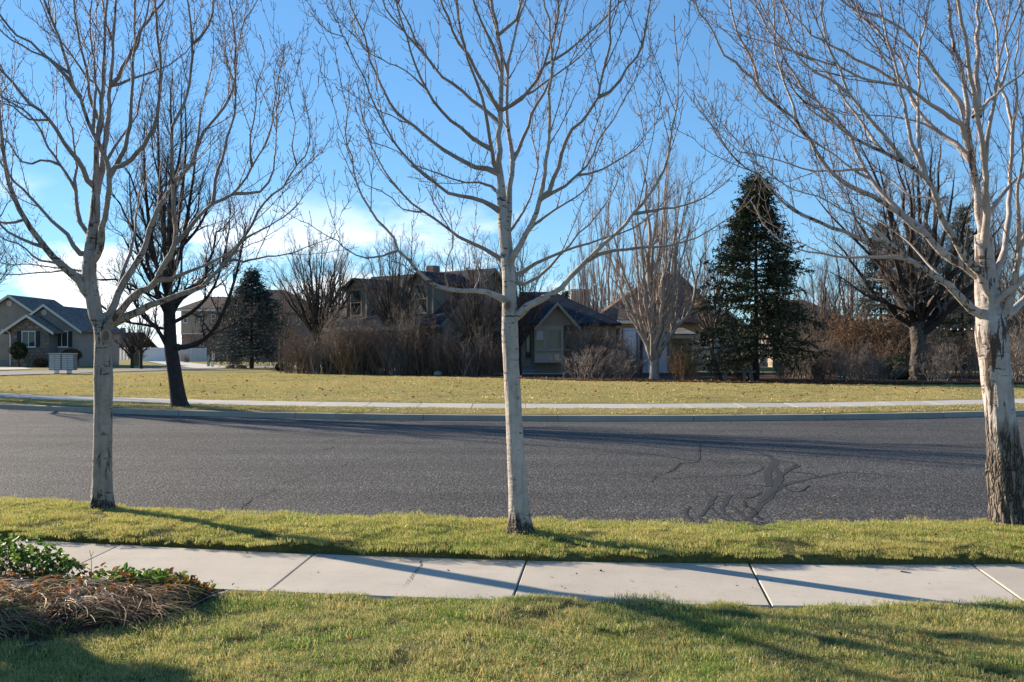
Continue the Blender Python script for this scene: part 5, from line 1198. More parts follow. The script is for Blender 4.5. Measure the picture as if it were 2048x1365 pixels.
M['evergreen_leaf'] = leaf_mat('dark_evergreen_leaves', (0.012, 0.022, 0.010), (0.05, 0.075, 0.03), 0.15)

def quads_obj(name, C0, D, Wd, tone, mat, parent=None, taper=0.35):
    """thin flat pieces: start C0, direction*length D, half width vector Wd"""
    n = len(C0)
    V = np.empty((n, 4, 3)); V[:, 0] = C0 - Wd*0.6; V[:, 1] = C0 + D*0.5 - Wd; V[:, 2] = C0 + D; V[:, 3] = C0 + D*0.5 + Wd
    i = np.arange(n)*4
    ff = np.stack([i, i+1, i+2, i+3], 1).ravel()
    me = mesh_np(name, V.reshape(-1, 3), ff, np.full(n, 4))
    a = me.attributes.new('tone', 'FLOAT', 'POINT'); a.data.foreach_set('value', np.repeat(tone, 4).astype(np.float32))
    return link(name, me, parent, mat)
def sample_on(rng, Pp, k, t0=0.2):
    m, n0, _ = Pp.shape
    idx = np.repeat(np.arange(m), k); t = t0 + (1-t0)*rng.random(m*k); f = t*(n0-1); i0 = np.minimum(f.astype(int), n0-2); w = (f-i0)[:, None]
    return Pp[idx, i0]*(1-w)+Pp[idx, i0+1]*w, unit(Pp[idx, i0+1]-Pp[idx, i0])

def bare_tree(name, label, cat, base, crotch, crown, nst, tr, bark, twig, seed, k=(9, 6, 3), lean=(0, 0), vase=0.5, group=None, stems_extra=(), lens=(0.20, 0.10, 0.05), up=0.35, spread=1.0, trunk_path=None, leader=True, rmin=0.005, ang=34, thick=1.0):
    """base (x,y,z); crotch height; crown = (centre height, half width, half height, depth half width)"""
    rng = np.random.default_rng(seed)
    t = empty(name, tuple(base), label, cat, group)
    ch, rx, rz, ry = crown; H = ch + rz
    path = resample(trunk_path if trunk_path is not None else [(0, 0, -0.05), (lean[0]*0.4, lean[1]*0.4, crotch*0.5), (lean[0], lean[1], crotch)], 24)
    rt = np.interp(np.linspace(0, 1, 24), [0, 0.05, 0.2, 1], [tr*1.45, tr*1.15, tr, tr*0.78])
    tubes_obj('trunk', [(path[None], rt[None], 12)], bark, t)
    top = path[-1]
    st, sr = [], []
    for i in range(nst):
        u = (i + 0.5*rng.random()) / nst; az = i*2.39996 + rng.normal()*0.3
        el = 1 - 1.35*u if not leader else 1.02 - 1.3*u       # from the top of the crown down past its middle
        el = max(-0.55, el); rad = math.sqrt(max(0.02, 1 - min(el, 1)**2)) * (0.82 + 0.25*rng.random())
        e = np.array((lean[0] + rx*rad*math.cos(az)*spread, lean[1] + ry*rad*math.sin(az)*spread, ch + rz*el*(0.92 + 0.12*rng.random())))
        s0 = path[int(23 * (1 - 0.35*u*(1 if el > 0 else 1.2) * rng.random()))]
        d = e - s0
        c1 = s0 + np.array((d[0]*vase, d[1]*vase, d[2]*0.42)) + rng.normal(size=3)*0.03*rz
        q = resample([s0, s0 + (c1-s0)*0.5 + np.array((0, 0, -0.02*d[2])), c1, (c1+e)/2 + rng.normal(size=3)*0.02*rz + np.array((0,0,0.03*d[2])), e], 12)
        q[1:] += rng.normal(size=(11, 3)) * 0.012 * rz
        st.append(q); r0 = tr*thick*(0.26 + 0.3*rng.random()) * (1.25 if i < 3 else 1); sr.append(r0*(1-np.linspace(0, 1, 12))**0.9 + rmin*1.3)
    for q, r0 in stems_extra:
        q = resample(q, 12); st.append(q); sr.append(r0*(1-np.linspace(0, 1, 12))**0.8 + rmin*1.3)
    S = np.array(st); SR = np.array(sr)
    tubes_obj('limbs', [(S, SR, 6)], bark, t)
    p1, r1 = spawn(rng, S, SR, k[0], 0.18, 1.0, ang, lens[0]*1.3*rz, lens[0]*2.4*rz, up=up, curv=0.12, n=5, rr=0.6, rmin=rmin, tfall=0.45)
    p2, r2 = spawn(rng, p1, r1, k[1], 0.15, 1.0, ang*1.15, lens[1]*1.0*rz, lens[1]*2.4*rz, up=up*0.9, curv=0.1, n=4, rr=0.65, rmin=rmin*0.85, tfall=0.4)
    batches = [(p1, r1, 4), (p2, r2, 3)]
    if k[2]:
        p3, r3 = spawn(rng, p2, r2, k[2], 0.2, 1.0, ang*1.3, lens[2]*0.9*rz, lens[2]*2.2*rz, up=up*0.7, curv=0.05, n=3, rr=0.8, rmin=rmin*0.7, tfall=0.3)
        batches.append((p3, r3, 3))
    tubes_obj('crown', batches, twig, t)
    return t

def spruce(name, label, px, d, base_z, H, Rw, mat, seed, clear=0.12, nwh=34, group=None, trunk_r=0.16, per=8, kk=13, kn=11, lean=0.0, taper=1.0, fuzz=1.0):
    rng = np.random.default_rng(seed)
    t = empty(name, (PX(px, d), d, base_z), label, 'tree', group)
    zt = np.linspace(-0.05, H, 30); tp = np.stack([lean*zt/H, 0*zt, zt], 1)
    tubes_obj('trunk', [(tp[None], (trunk_r*(1 - zt/H*0.93))[None], 10)], M['bark_dark'], t)
    Bp = []
    for w in range(nwh):
        u = (w + 0.4*rng.random()) / nwh; z0 = H*(clear + (0.985-clear)*u)
        Lw = Rw * (1 - u)**taper * min(1.0, (1 - u)/0.5)**0.75 * (0.96 if u > 0.1 else 0.85 + u) + 0.08
        for b in range(per if u < 0.85 else 5):
            az = rng.random()*2*np.pi; L = Lw*(0.62 + 0.48*rng.random()**0.7)
            dr = np.array((math.cos(az), math.sin(az), 0)); s = np.linspace(0, 1, 7)[:, None]
            q = np.array((lean*z0/H, 0, z0)) + dr*L*s + np.array((0, 0, 1.0))*L*((0.30*u + 0.02)*s - (0.34 - 0.25*u)*s**2 + 0.16*s**3)
            q[1:] += rng.normal(size=(6, 3))*0.02*L; Bp.append(q)
    Bp = np.array(Bp); Br = np.linspace(0.028, 0.008, 7)[None].repeat(len(Bp), 0)
    tubes_obj('boughs', [(Bp, Br, 4)], M['bark_dark'], t)['kind'] = 'stuff'
    p1, r1 = spawn(rng, Bp, Br, kk, 0.15, 1.0, 48, 0.12*Rw, 0.42*Rw, up=-0.12, curv=-0.12, n=4, rr=0.5, rmin=0.004, tfall=0.55, flat=0.35)
    allq = np.concatenate([p1, Bp[:, [0, 2, 4, 6]]])
    c, T = sample_on(rng, allq, kn, 0.05)
    n = len(c); rv = rng.normal(size=(n, 3)); d = unit(T*0.9 + rv*0.42*fuzz + np.array((0, 0, -0.08)))
    L = (0.10 + 0.12*rng.random(n))[:, None]; wv = unit(np.cross(d, rng.normal(size=(n, 3))))*(0.022 + 0.018*rng.random(n))[:, None]
    # tone differs at random from needle to needle
    quads_obj('needles', c, d*L, wv, np.clip(rng.random(n)**1.6 + 0.1*rng.normal(size=n), 0, 1), mat, t)
    return t

# --- the dark pear on the far verge
d = 27.7; b0 = np.array((PX(360, d), d, 0.07))
def LP(lst, dz=0.0): return [tuple(P(x, y, d + dz*i) - b0) for i, (x, y) in enumerate(lst)]
tp = LP([(360, 816), (354, 780), (347, 730), (341, 690), (339, 640), (338, 590)])
ex = [(LP([(339,600),(338,500),(341,400),(344,300),(341,200),(346,140)]), 0.10), (LP([(341,690),(375,695),(410,678),(440,640),(468,565),(485,490),(492,430)], -0.25), 0.09),
      (LP([(342,705),(380,690),(420,672),(455,655),(490,635)], 0.2), 0.05), (LP([(339,640),(362,600),(400,575),(432,545),(470,520)], 0.3), 0.07), (LP([(338,700),(312,655),(285,632),(262,590),(245,540)], -0.3), 0.07),
      (LP([(337,620),(300,560),(275,500),(262,420),(258,330)], 0.3), 0.07), (LP([(338,590),(310,520),(295,420),(288,320),(290,230)], -0.3), 0.08), (LP([(338,570),(362,500),(380,400),(392,310),(402,240)], 0.3), 0.08),
      (LP([(339,560),(352,470),(366,370),(372,270),(368,180)], -0.35), 0.075), (LP([(337,540),(325,440),(318,340),(316,240),(322,165)], 0.35), 0.075), (LP([(338,650),(390,620),(430,570),(455,480),(462,400)], -0.5), 0.06),
      (LP([(338,660),(290,650),(240,640),(190,600),(160,580)], 0.3), 0.05), (LP([(338,610),(280,580),(235,560),(180,560),(130,545)], -0.2), 0.045), (LP([(339,520),(400,450),(430,370),(440,300)], 0.5), 0.05)]
pear = bare_tree('pear_tree', 'dark upright pear tree with leaning trunk on the far verge', 'tree', b0, 3.0, (5.4, 2.2, 4.4, 2.2), 12, 0.21, M['bark_dark'], M['twig_dark'], 5,
          k=(13, 7, 3), lean=tuple(tp[-1][:2]), stems_extra=[(a_, r_*0.9) for a_, r_ in ex], trunk_path=tp, lens=(0.115, 0.06, 0.028), up=0.35, rmin=0.004, ang=42, thick=0.6)

for (x_, rz_, lab) in ((-19.5, 2.1, 'dark pear tree further left along the far verge'), (-28.5, 4.0, 'dark pear tree at the left end of the far verge')):   # out of view: they shade the road
    o = copy_tree(pear); o.location = (x_, float(far_kerb(x_)) + 1.0, 0.05); o.rotation_euler = (0, 0, rz_); o['label'] = lab; o['group'] = 'pear trees on the far verge'
pear['group'] = 'pear trees on the far verge'
# --- small pears by the drive
for px_, d_, H_, lab, sd in ((264, 80, 3.5, 'small bare pear tree beside the clump of tall grass', 6), (282, 76, 4.6, 'young bare pear tree with straight dark trunk beside the drive', 7)):
    bare_tree('pear_tree', lab, 'tree', (PX(px_, d_), d_, GROUND_Z), H_*0.38, (H_*0.68, H_*0.38, H_*0.36, H_*0.38), 16, 0.13, M['bark_dark'], M['twig_dark'], sd, k=(7, 5, 2), lens=(0.2, 0.11, 0.06), rmin=0.007)
# --- vase shaped pears left of the centre house
def T_(px_, d_, H_, cw, crot, lab, sd, bark='bark_brown', twig='twig_brown', nst=26, k=(9, 7, 3), name='bare_tree', tr=0.2, vase=0.42, lens=(0.19, 0.10, 0.05), base=None, up=0.35, rmin=0.006, lean=(0, 0), thick=1.0, bottom=0.28, ang=34, cat='tree'):
    top = H_; cz = H_*(0.5 + bottom*0.5) if False else H_*(1+bottom)/2; rz_ = H_*(1-bottom)/2
    return bare_tree(name, lab, cat, (PX(px_, d_), d_, GROUND_Z if base is None else base), crot, (cz, cw, rz_, cw), nst, tr, M[bark], M[twig], sd, k=k, vase=vase, lens=lens, up=up, rmin=rmin, lean=lean, thick=thick, ang=ang)
T_(634, 66, 9.9, 3.4, 3.0, 'rounded brown tree with fanned branches left of the tan house', 8, 'bark_dark', 'twig_brown', 34, (9, 7, 2), tr=0.2, bottom=0.36)
T_(676, 73, 9.0, 1.9, 3.2, 'slim brown tree standing just behind the rounded tree', 9, 'bark_dark', 'twig_brown', 16, (8, 6, 3), tr=0.17, bottom=0.35)
T_(800, 61, 9.2, 2.4, 2.0, 'bare vase shaped tree growing in front of the sage dormers', 10, 'bark_dark', 'twig_brown', 26, (9, 6, 3), tr=0.17, vase=0.36, bottom=0.34, lean=(-0.3, 0))
T_(560, 104, 9.3, 4.0, 2.2, 'wide reddish brown tree in front of the brown brick house', 11, 'bark_brown', 'twig_red', 24, (8, 6, 2), tr=0.2, bottom=0.12, up=0.1)
# ornamental trees in front of the bay gable, behind the slender maple
T_(955, 57.5, 8.4, 3.0, 1.7, 'spreading brown ornamental tree before the tan gable wall', 12, 'bark_dark', 'twig_red', 24, (9, 6, 2), tr=0.12, bottom=0.12, up=0.15)
T_(1040, 56.5, 8.8, 2.5, 1.9, 'dark trunked ornamental tree beside the front door', 13, 'bark_dark', 'twig_dark', 18, (9, 6, 2), tr=0.11, bottom=0.2, up=0.25)
T_(920, 80, 10.5, 3.3, 3.0, 'bare tree rising behind the tan house roof', 14, 'bark_brown', 'twig_brown', 18, (7, 6, 2), tr=0.18, bottom=0.3)
# upright poplar like clumps right of the bay gable
T_(1165, 66, 8.2, 1.6, 0.7, 'upright clump of pale slender stems right of the bay gable', 15, 'bark_brown', 'twig_pale', 34, (8, 6, 2), tr=0.1, vase=0.75, bottom=0.02, up=0.9, lens=(0.15, 0.08, 0.04), ang=20)
T_(1215, 88, 17.5, 3.4, 3.0, 'tall pale poplar rising behind the brown hipped roof', 16, 'bark_pale', 'twig_pale', 22, (8, 6, 2), tr=0.2, vase=0.7, bottom=0.2, up=0.9, lens=(0.13, 0.07, 0.04), ang=20)
T_(1345, 92, 20.0, 4.0, 3.5, 'tall bare poplar rising behind the multi stemmed maple', 17, 'bark_pale', 'twig_pale', 22, (8, 6, 2), tr=0.22, vase=0.65, bottom=0.2, up=0.8, lens=(0.13, 0.07, 0.04), ang=22)
T_(1425, 70, 11.5, 3.4, 3.0, 'brown bare tree left of the dark spruce', 18, 'bark_brown', 'twig_red', 20, (8, 6, 2), tr=0.14, vase=0.5, bottom=0.2, up=0.3)
# multi stemmed pale maple on the lawn edge
d = 49.0; b0 = np.array((PX(1309, d), d, GROUND_Z)); tpx = lambda l, dz=0.0: [tuple(P(x, y, d + dz*i) - b0) for i, (x, y) in enumerate(l)]
ex = [(tpx([(1310,715),(1298,670),(1284,635),(1278,580),(1272,500),(1262,420),(1255,350)], .2), 0.09), (tpx([(1310,712),(1308,640),(1306,580),(1322,480),(1328,400),(1335,320),(1340,270)], -.2), 0.10),
      (tpx([(1311,708),(1330,690),(1338,655),(1345,600),(1358,540),(1375,470),(1390,400)], -.3), 0.06), (tpx([(1304,620),(1292,540),(1285,480),(1300,400),(1305,330)], .3), 0.06),
      (tpx([(1300,640),(1270,630),(1235,615),(1205,590),(1185,560)], -.2), 0.04), (tpx([(1336,655),(1375,640),(1400,610),(1420,570)], .3), 0.035), (tpx([(1281,610),(1255,570),(1230,540),(1210,480),(1200,420)], .3), 0.05),
      (tpx([(1308,620),(1330,560),(1350,470),(1362,390),(1372,330)], .3), 0.06)]
bare_tree('maple_tree', 'multi stemmed pale maple at the edge of the far lawn', 'tree', b0, 1.3, (7.0, 2.9, 5.6, 2.9), 18, 0.26, M['bark_pale'], M['twig_pale'], 19, k=(11, 6, 3), stems_extra=ex, lens=(0.12, 0.06, 0.03), up=0.5, rmin=0.005, vase=0.5)
# spruces
spruce('spruce_tree', 'tall dark green spruce beside the bench', 1512, 47.5, GROUND_Z, 10.35, 3.7, M['needle'], 20, clear=0.115, nwh=30, per=8, kk=16, kn=13, taper=0.66)
spruce('spruce_tree', 'broad blue spruce with a short trunk behind the left maple', 503, 78, GROUND_Z, 8.2, 3.9, M['needle_blue'], 21, clear=0.13, nwh=26, per=9, kk=14, kn=12, taper=0.62, trunk_r=0.2)
spruce('spruce_tree', 'blue spruce half hidden behind the big spreading tree', 1762, 66, GROUND_Z, 10.5, 2.6, M['needle_blue'], 22, clear=0.1, nwh=26, per=8, kk=12, kn=9, taper=0.7)
spruce('spruce_tree', 'dark conifer behind the pale trunk limbs of the old maple', 1925, 70, GROUND_Z, 12.5, 3.0, M['needle'], 23, clear=0.1, nwh=26, per=8, kk=11, kn=8, taper=0.7)
spruce('spruce_tree', 'thin conifer tip peeping over the bay gable', 1130, 78, GROUND_Z, 6.6, 1.3, M['needle'], 24, clear=0.1, nwh=20, per=6, kk=9, kn=7)
# big spreading tree on the right and its neighbours
d = 47.0; b0 = np.array((PX(1836, d), d, GROUND_Z)); 
ex = [(tpx2, r) for tpx2, r in [([tuple(P(x, y, d + dz*i) - b0) for i, (x, y) in enumerate(l)], r) for l, r, dz in (
      ([(1832,650),(1822,560),(1800,480),(1770,400),(1740,330),(1710,270)], 0.17, .3), ([(1836,650),(1850,600),(1862,560),(1880,500),(1900,420),(1910,340)], 0.16, -.3), ([(1833,640),(1835,540),(1840,440),(1835,340),(1845,250)], 0.15, .2),
      ([(1828,630),(1780,610),(1730,590),(1690,560),(1650,540)], 0.08, -.3), ([(1826,600),(1770,540),(1710,480),(1660,430),(1620,380)], 0.10, .3), ([(1845,640),(1900,620),(1950,590),(2000,560)], 0.08, .2), ([(1845,610),(1890,560),(1950,500),(2000,430)], 0.09, -.3))]]
big = bare_tree('bare_tree', 'big spreading bare tree with rugged trunk right of the dark spruce', 'tree', b0, 3.2, (7.4, 4.6, 5.0, 4.6), 22, 0.36, M['bark_dark'], M['twig_grey'], 25, k=(12, 8, 3), stems_extra=ex, lens=(0.14, 0.08, 0.04), up=0.2, rmin=0.006, vase=0.5, ang=42)
M['bark_rug'] = bark_white('rugged_grey_bark', 9.0, (0.3, 0.26, 0.22), (0.2, 0.17, 0.14))
for ch in list(big.children):
    if ch.name.startswith('trunk'): bpy.data.objects.remove(ch)
bark_trunk('trunk', [(0, 0, -0.1), (-0.03, 0, 0.8), (0.03, 0, 1.7), (-0.02, 0, 2.6), (0.0, 0, 3.4)], [0.38, 0.36, 0.35, 0.36, 0.34], M['bark_rug'], big, 36, 90, 0.06, 0.3, 0.2, 6, 6)
T_(1640, 58, 7.2, 3.0, 0.6, 'bushy bare tree of many stems right of the dark spruce', 26, 'bark_brown', 'twig_grey', 34, (9, 6, 2), tr=0.16, vase=0.5, bottom=0.0, up=0.5)
T_(1700, 75, 11.0, 3.6, 2.5, 'pale bare tree against the sky behind the bushy tree', 27, 'bark_brown', 'twig_pale', 22, (8, 6, 2), tr=0.15, vase=0.5, bottom=0.2, up=0.4)
T_(2020, 62, 12.0, 4.2, 2.5, 'bare tree behind the trunk of the old maple', 28, 'bark_brown', 'twig_grey', 24, (8, 6, 2), tr=0.2, bottom=0.1)
T_(1950, 80, 14.0, 4.2, 2.5, 'tall bare tree behind the brown house with dark windows', 29, 'bark_brown', 'twig_grey', 22, (8, 6, 2), tr=0.2, bottom=0.2)
T_(1560, 95, 13.0, 3.6, 2.5, 'far pale bare tree right of the spruce top', 30, 'bark_brown', 'twig_pale', 20, (8, 6, 2), tr=0.18, bottom=0.25, up=0.5)
T_(2100, 52, 9.0, 3.2, 1.5, 'bare tree at the edge of the planting behind the verge', 36, 'bark_brown', 'twig_grey', 24, (8, 6, 2), tr=0.16, bottom=0.05)

# ---- shrubs: a few built plants, then copies
def make_shrub(name, label, H, Rw, nst, k, twig, seed, spread=0.55, arch=0.0, group=None, leaves=0, leafmat=None, rmin=0.005, leafsize=0.05, cat='shrub', wob=0.05, L2=(0.12, 0.34)):
    rng = np.random.default_rng(seed); t = empty(name, (0, 0, 0), label, cat, group)
    az = rng.random(nst)*2*np.pi; out_ = (0.15 + 0.85*rng.random(nst)**0.7)
    L = H*(0.38 + 0.70*rng.random(nst)**0.7); s = np.linspace(0, 1, 8)
    bx_, by_ = 0.30*Rw*rng.normal(size=nst), 0.30*Rw*rng.normal(size=nst)
    hx = (Rw*out_*spread*2)[:, None]*(s**(1.25))[None]; zz = L[:, None]*(s - arch*s**3*0.5)[None]*np.sqrt(np.clip(1-(out_*0.55)**2, 0.1, 1))[:, None]
    q = np.stack([bx_[:, None] + hx*np.cos(az)[:, None], by_[:, None] + hx*np.sin(az)[:, None], zz - 0.03], -1)
    q[:, 1:] += rng.normal(size=(nst, 7, 3))*wob*0.4*H/4
    r = np.linspace(0.02, rmin, 8)[None].repeat(nst, 0)*(0.7+0.6*rng.random(nst))[:, None]
    tubes_obj('stems', [(q, r, 4)], twig, t)
    p1, r1 = spawn(rng, q, r, k[0], 0.06, 1.0, 40, L2[0]*H, L2[1]*H, up=0.35 - arch*0.4, curv=0.02, n=4, rr=0.6, rmin=rmin*0.9, tfall=0.4, wob=wob)
    p2, r2 = spawn(rng, p1, r1, k[1], 0.15, 1.0, 52, 0.04*H, 0.14*H, up=0.2, curv=0.02, n=3, rr=0.75, rmin=rmin*0.75, tfall=0.3, wob=wob)
    tubes_obj('twigs', [(p1, r1, 3), (p2, r2, 3)], twig, t)
    if leaves:
        c, T = sample_on(rng, np.concatenate([p1[:, [0, 1, 3]], p2]), leaves, 0.3); n = len(c); d = unit(rng.normal(size=(n, 3)) + np.array((0, 0, -0.4)))
        quads_obj('leaves', c, d*leafsize*(0.6+0.8*rng.random(n))[:, None], unit(np.cross(d, rng.normal(size=(n, 3))))*leafsize*0.35, rng.random(n), leafmat, t)
    return t
def put(proto, used, px_, d_, sc, rz, zsc=1.0, label=None, group=None):
    o = proto if not used[0] else copy_tree(proto)
    used[0] = True
    o.location = (PX(px_, d_), d_, GROUND_Z + 0.04); o.scale = (sc, sc, sc*zsc); o.rotation_euler = (0, 0, rz)
    if label: o['label'] = label
    if group: o['group'] = group
    return o
rs = np.random.default_rng(77)
G1 = 'bare shrubs of the thicket'
sA = make_shrub('bare_shrub', 'upright brown shrub in the bare thicket before the tan house', 3.2, 1.0, 36, (7, 4), M['twig_brown'], 1, 0.42, 0.0, G1); uA = [False]
sB = make_shrub('bare_shrub', 'twiggy red brown shrub in the thicket before the tan house', 2.9, 1.1, 32, (7, 5), M['twig_red'], 2, 0.5, 0.25, G1, leaves=1, leafmat=M['dryleaf'], leafsize=0.05); uB = [False]
sC = make_shrub('bare_shrub', 'grey brown arching shrub in the thicket before the tan house', 2.7, 1.15, 30, (7, 5), M['twig_grey'], 3, 0.52, 0.45, G1); uC = [False]
FRONT = ['brown shrub at the open end of the thicket beside the drive', 'red brown shrub left of the rounded tree trunk', 'grey arching shrub right of the rounded tree trunk', 'brown shrub at the left end of the tan house', 'red brown shrub under the left dormer', 'brown shrub below the left dormer window', 'red brown shrub left of the vase shaped tree',
         'grey arching shrub at the foot of the vase shaped tree', 'brown shrub right of the vase shaped tree', 'red brown shrub under the right dormer', 'brown shrub before the corner of the tan house', 'red brown shrub by the pale rock', 'grey arching shrub under the spreading ornamental tree', 'brown shrub in front of the meter box', 'red brown shrub beside the brick wainscot']
BACK = ['tall grey shrub by the first porch post', 'tall brown shrub under the porch eave', 'tall red brown shrub between the two dormers', 'tall grey shrub behind the vase shaped tree', 'tall brown shrub against the porch', 'tall red brown shrub close to the house corner', 'tall grey shrub against the tan gable wall', 'tall brown shrub beneath the rake board', 'tall red brown shrub behind the ornamental tree']
for i, px_ in enumerate(np.linspace(578, 1000, 15)):
    p_, u_ = ((sA, uA), (sB, uB), (sC, uC), (sA, uA), (sB, uB))[i % 5]
    d_ = np.interp(px_, [560, 700, 1000], [61.5, 58.5, 54.2]) + rs.random()*1.2
    put(p_, u_, px_ + rs.normal()*4, d_, (1.0 if 660 < px_ < 860 else 0.8) + 0.4*rs.random(), rs.random()*6, 1.0, FRONT[i])
for i, px_ in enumerate(np.linspace(670, 965, 9)):     # a second row nearer the wall
    p_, u_ = ((sC, uC), (sA, uA), (sB, uB))[i % 3]
    put(p_, u_, px_ + rs.normal()*6, np.interp(px_, [560, 700, 1000], [63.5, 60, 57]) , 1.05 + 0.25*rs.random(), rs.random()*6, 1.12, BACK[i])
sD = make_shrub('bare_shrub', 'pale grey twiggy shrub right of the bay window', 2.0, 1.25, 26, (9, 6), M['twig_grey'], 4, 0.55, 0.5, 'shrubs along the lawn edge', wob=0.12); uD = [False]
put(sD, uD, 1178, 49.0, 1.05, 1.0); put(sD, uD, 1238, 48.6, 1.0, 2.4, 0.95, 'low grey twiggy shrub left of the multi stemmed maple'); put(sA, uA, 1160, 55.5, 1.1, 1.1, 0.95, 'upright brown shrub just right of the bay window', 'shrubs along the lawn edge'); put(sC, uC, 1226, 56, 1.15, 3.1, 1.0, 'grey arching shrub at the right end of the entry wing', 'shrubs along the lawn edge'); put(sB, uB, 1194, 55, 1.2, 2.1, 0.95, 'red brown shrub in front of the entry wing', 'shrubs along the lawn edge'); put(sA, uA, 1262, 55, 0.85, 0.4, 0.85, 'upright brown shrub below the white trailer', 'shrubs along the lawn edge'); put(sD, uD, 1215, 52.5, 1.1, 4.2, 1.0, 'grey twiggy shrub in front of the white trailer')
sE = make_shrub('bare_shrub', 'golden brown upright shrub right of the multi stemmed maple', 1.75, 0.85, 34, (9, 4), M['twig_gold'], 5, 0.5, 0.1, 'shrubs along the lawn edge', leaves=1, leafmat=M['dryleaf'], leafsize=0.04); uE = [False]
put(sE, uE, 1368, 47.6, 1.05, 0.5)
put(sB, uB, 1438, 47.4, 0.66, 1.2, 0.95, 'small red brown shrub left of the bench', 'shrubs along the lawn edge'); put(sB, uB, 1474, 47.6, 0.6, 3.0, 0.95, 'small red brown shrub behind the bench', 'shrubs along the lawn edge')
put(sC, uC, 1566, 48.5, 0.62, 2.0, 0.9, 'small grey brown shrub right of the spruce trunk', 'shrubs along the lawn edge')
put(sC, uC, 1600, 50, 0.95, 2.6, 0.95, 'grey brown arching shrub under the bushy bare tree', 'shrubs along the lawn edge')
sF = make_shrub('leafy_shrub', 'tall russet leaved shrub right of the bushy bare tree', 3.3, 1.5, 30, (10, 6), M['twig_brown'], 6, 0.5, 0.2, 'russet leaved shrubs', leaves=5, leafmat=M['dryleaf'], leafsize=0.075); uF = [False]
put(sF, uF, 1728, 53, 1.15, 0.3); put(sF, uF, 1790, 54.5, 1.05, 2.2, 1.0, 'russet leaved shrub left of the rugged trunk')
put(sC, uC, 1690, 46.6, 0.8, 1.9, 0.85, 'low arching shrub in front of the russet shrubs', 'shrubs along the lawn edge'); put(sD, uD, 1755, 45.8, 0.95, 3.3, 0.9, 'wide grey shrub left of the rugged trunk', 'shrubs along the lawn edge')
put(sD, uD, 1888, 45.6, 1.05, 5.1, 1.05, 'open branched shrub right of the rugged trunk', 'shrubs along the lawn edge'); put(sB, uB, 1640, 47, 0.8, 4.4, 0.85, 'dense red brown shrub left of the low arching one', 'shrubs along the lawn edge')
for px_, d_, lab in ((2035, 46.5, 'dark bare shrub behind the trunk of the old maple'), (2085, 48, 'bare shrub beyond the old maple trunk')): put(sC, uC, px_, d_, 1.25, px_, 1.1, lab, 'shrubs along the lawn edge')
for px_, d_, s_, lab in ((466, 92, 0.95, 'red stemmed shrub beside the utility pedestals'), (478, 95, 1.0, 'red stemmed shrub under the blue spruce'), (372, 112, 0.8, 'low red stemmed shrub before the taupe fence')): put(sB, uB, px_, d_, s_*0.8, px_, 0.7, lab, 'red stemmed shrubs by the drive')
put(sE, uE, 612, 66.5, 1.15, 1.4, 1.0, 'golden brown shrub under the rounded brown tree', 'shrubs of the thicket edge'); put(sE, uE, 702, 58.3, 1.15, 4.4, 1.0, 'golden brown grassy shrub at the edge of the thicket', 'shrubs of the thicket edge')
for i, (px_, d_, pr, sc_, lab) in enumerate(((1590, 54, 0, 1.0, 'tall brown shrub behind the small shrub by the spruce'), (1660, 55, 1, 1.15, 'tall red brown shrub among the stems of the bushy tree'), (1625, 52, 2, 1.05, 'wide arching shrub at the foot of the bushy tree'), (1775, 50, 1, 0.9, 'red brown shrub between the russet shrubs and the rugged trunk'),
      (1870, 52, 2, 1.0, 'arching shrub behind the rugged trunk'), (1925, 54, 1, 1.05, 'tall red brown shrub under the bulb string'), (1965, 50, 0, 0.95, 'upright brown shrub beside the old maple trunk'), (2010, 55, 2, 1.2, 'tall grey shrub behind the old maple trunk'), (1710, 49, 2, 0.9, 'arching shrub below the russet shrubs'), (1840, 57, 0, 1.25, 'tall upright shrub far behind the rugged trunk'))):
    pp, uu = ((sA, uA), (sB, uB), (sC, uC))[pr]; put(pp, uu, px_, d_, sc_, 1.3*i, 1.0, lab, 'shrubs behind the right hand lawn edge')
# topiary ball, clipped hedge and house shrubs by the grey house
def leafy_ball(name, label, px_, d_, z0, rx, rz_, mat, seed, n=5000, stem=0.0, cat='shrub', leaf=0.09):
    rng = np.random.default_rng(seed); t = empty(name, (PX(px_, d_), d_, z0), label, cat)
    v = unit(rng.normal(size=(n, 3))); rr_ = (0.55 + 0.45*rng.random(n)**0.4)*(1 + 0.10*vnoise(v[:, 0]*3 + seed, v[:, 2]*3 + v[:, 1]*2, 1.5))
    c = v*rr_[:, None]*np.array((rx, rx, rz_)) + np.array((0, 0, stem + rz_*0.96)); d_ = unit(v + rng.normal(size=(n, 3))*0.7)
    quads_obj('foliage', c, d_*leaf, unit(np.cross(d_, rng.normal(size=(n, 3))))*leaf*0.35, rng.random(n), mat, t)
    q = resample([(0, 0, -0.05), (0.03, 0, (stem + rz_)*0.5), (0, 0, stem + rz_)], 8)
    br = np.array([resample([(0, 0, stem + 0.2*rz_), tuple(0.45*v[i]*np.array((rx, rx, rz_)) + (0, 0, stem + rz_*0.9)), tuple(0.85*v[i]*np.array((rx, rx, rz_)) + (0, 0, stem + rz_))], 6) for i in range(24)])
    tubes_obj('stem', [(q[None], np.full((1, 8), 0.06), 7), (br, np.linspace(0.025, 0.008, 6)[None].repeat(24, 0), 4)], M['bark_dark'], t)
    return t
leafy_ball('topiary_shrub', 'round dark topiary shrub against the stone gable', 37, 84.8, GROUND_Z, 0.72, 0.75, M['evergreen_leaf'], 3, 5000, 0.75)
leafy_ball('clipped_shrub', 'wide clipped brown shrub right of the shuttered windows', 143, 86.8, GROUND_Z, 0.85, 0.55, M['dryleaf'], 4, 5000, 0.55)
leafy_ball('garden_shrub', 'low brown shrub at the foot of the stone wall', 82, 85, GROUND_Z, 0.6, 0.4, M['dryleaf'], 5, 2500)
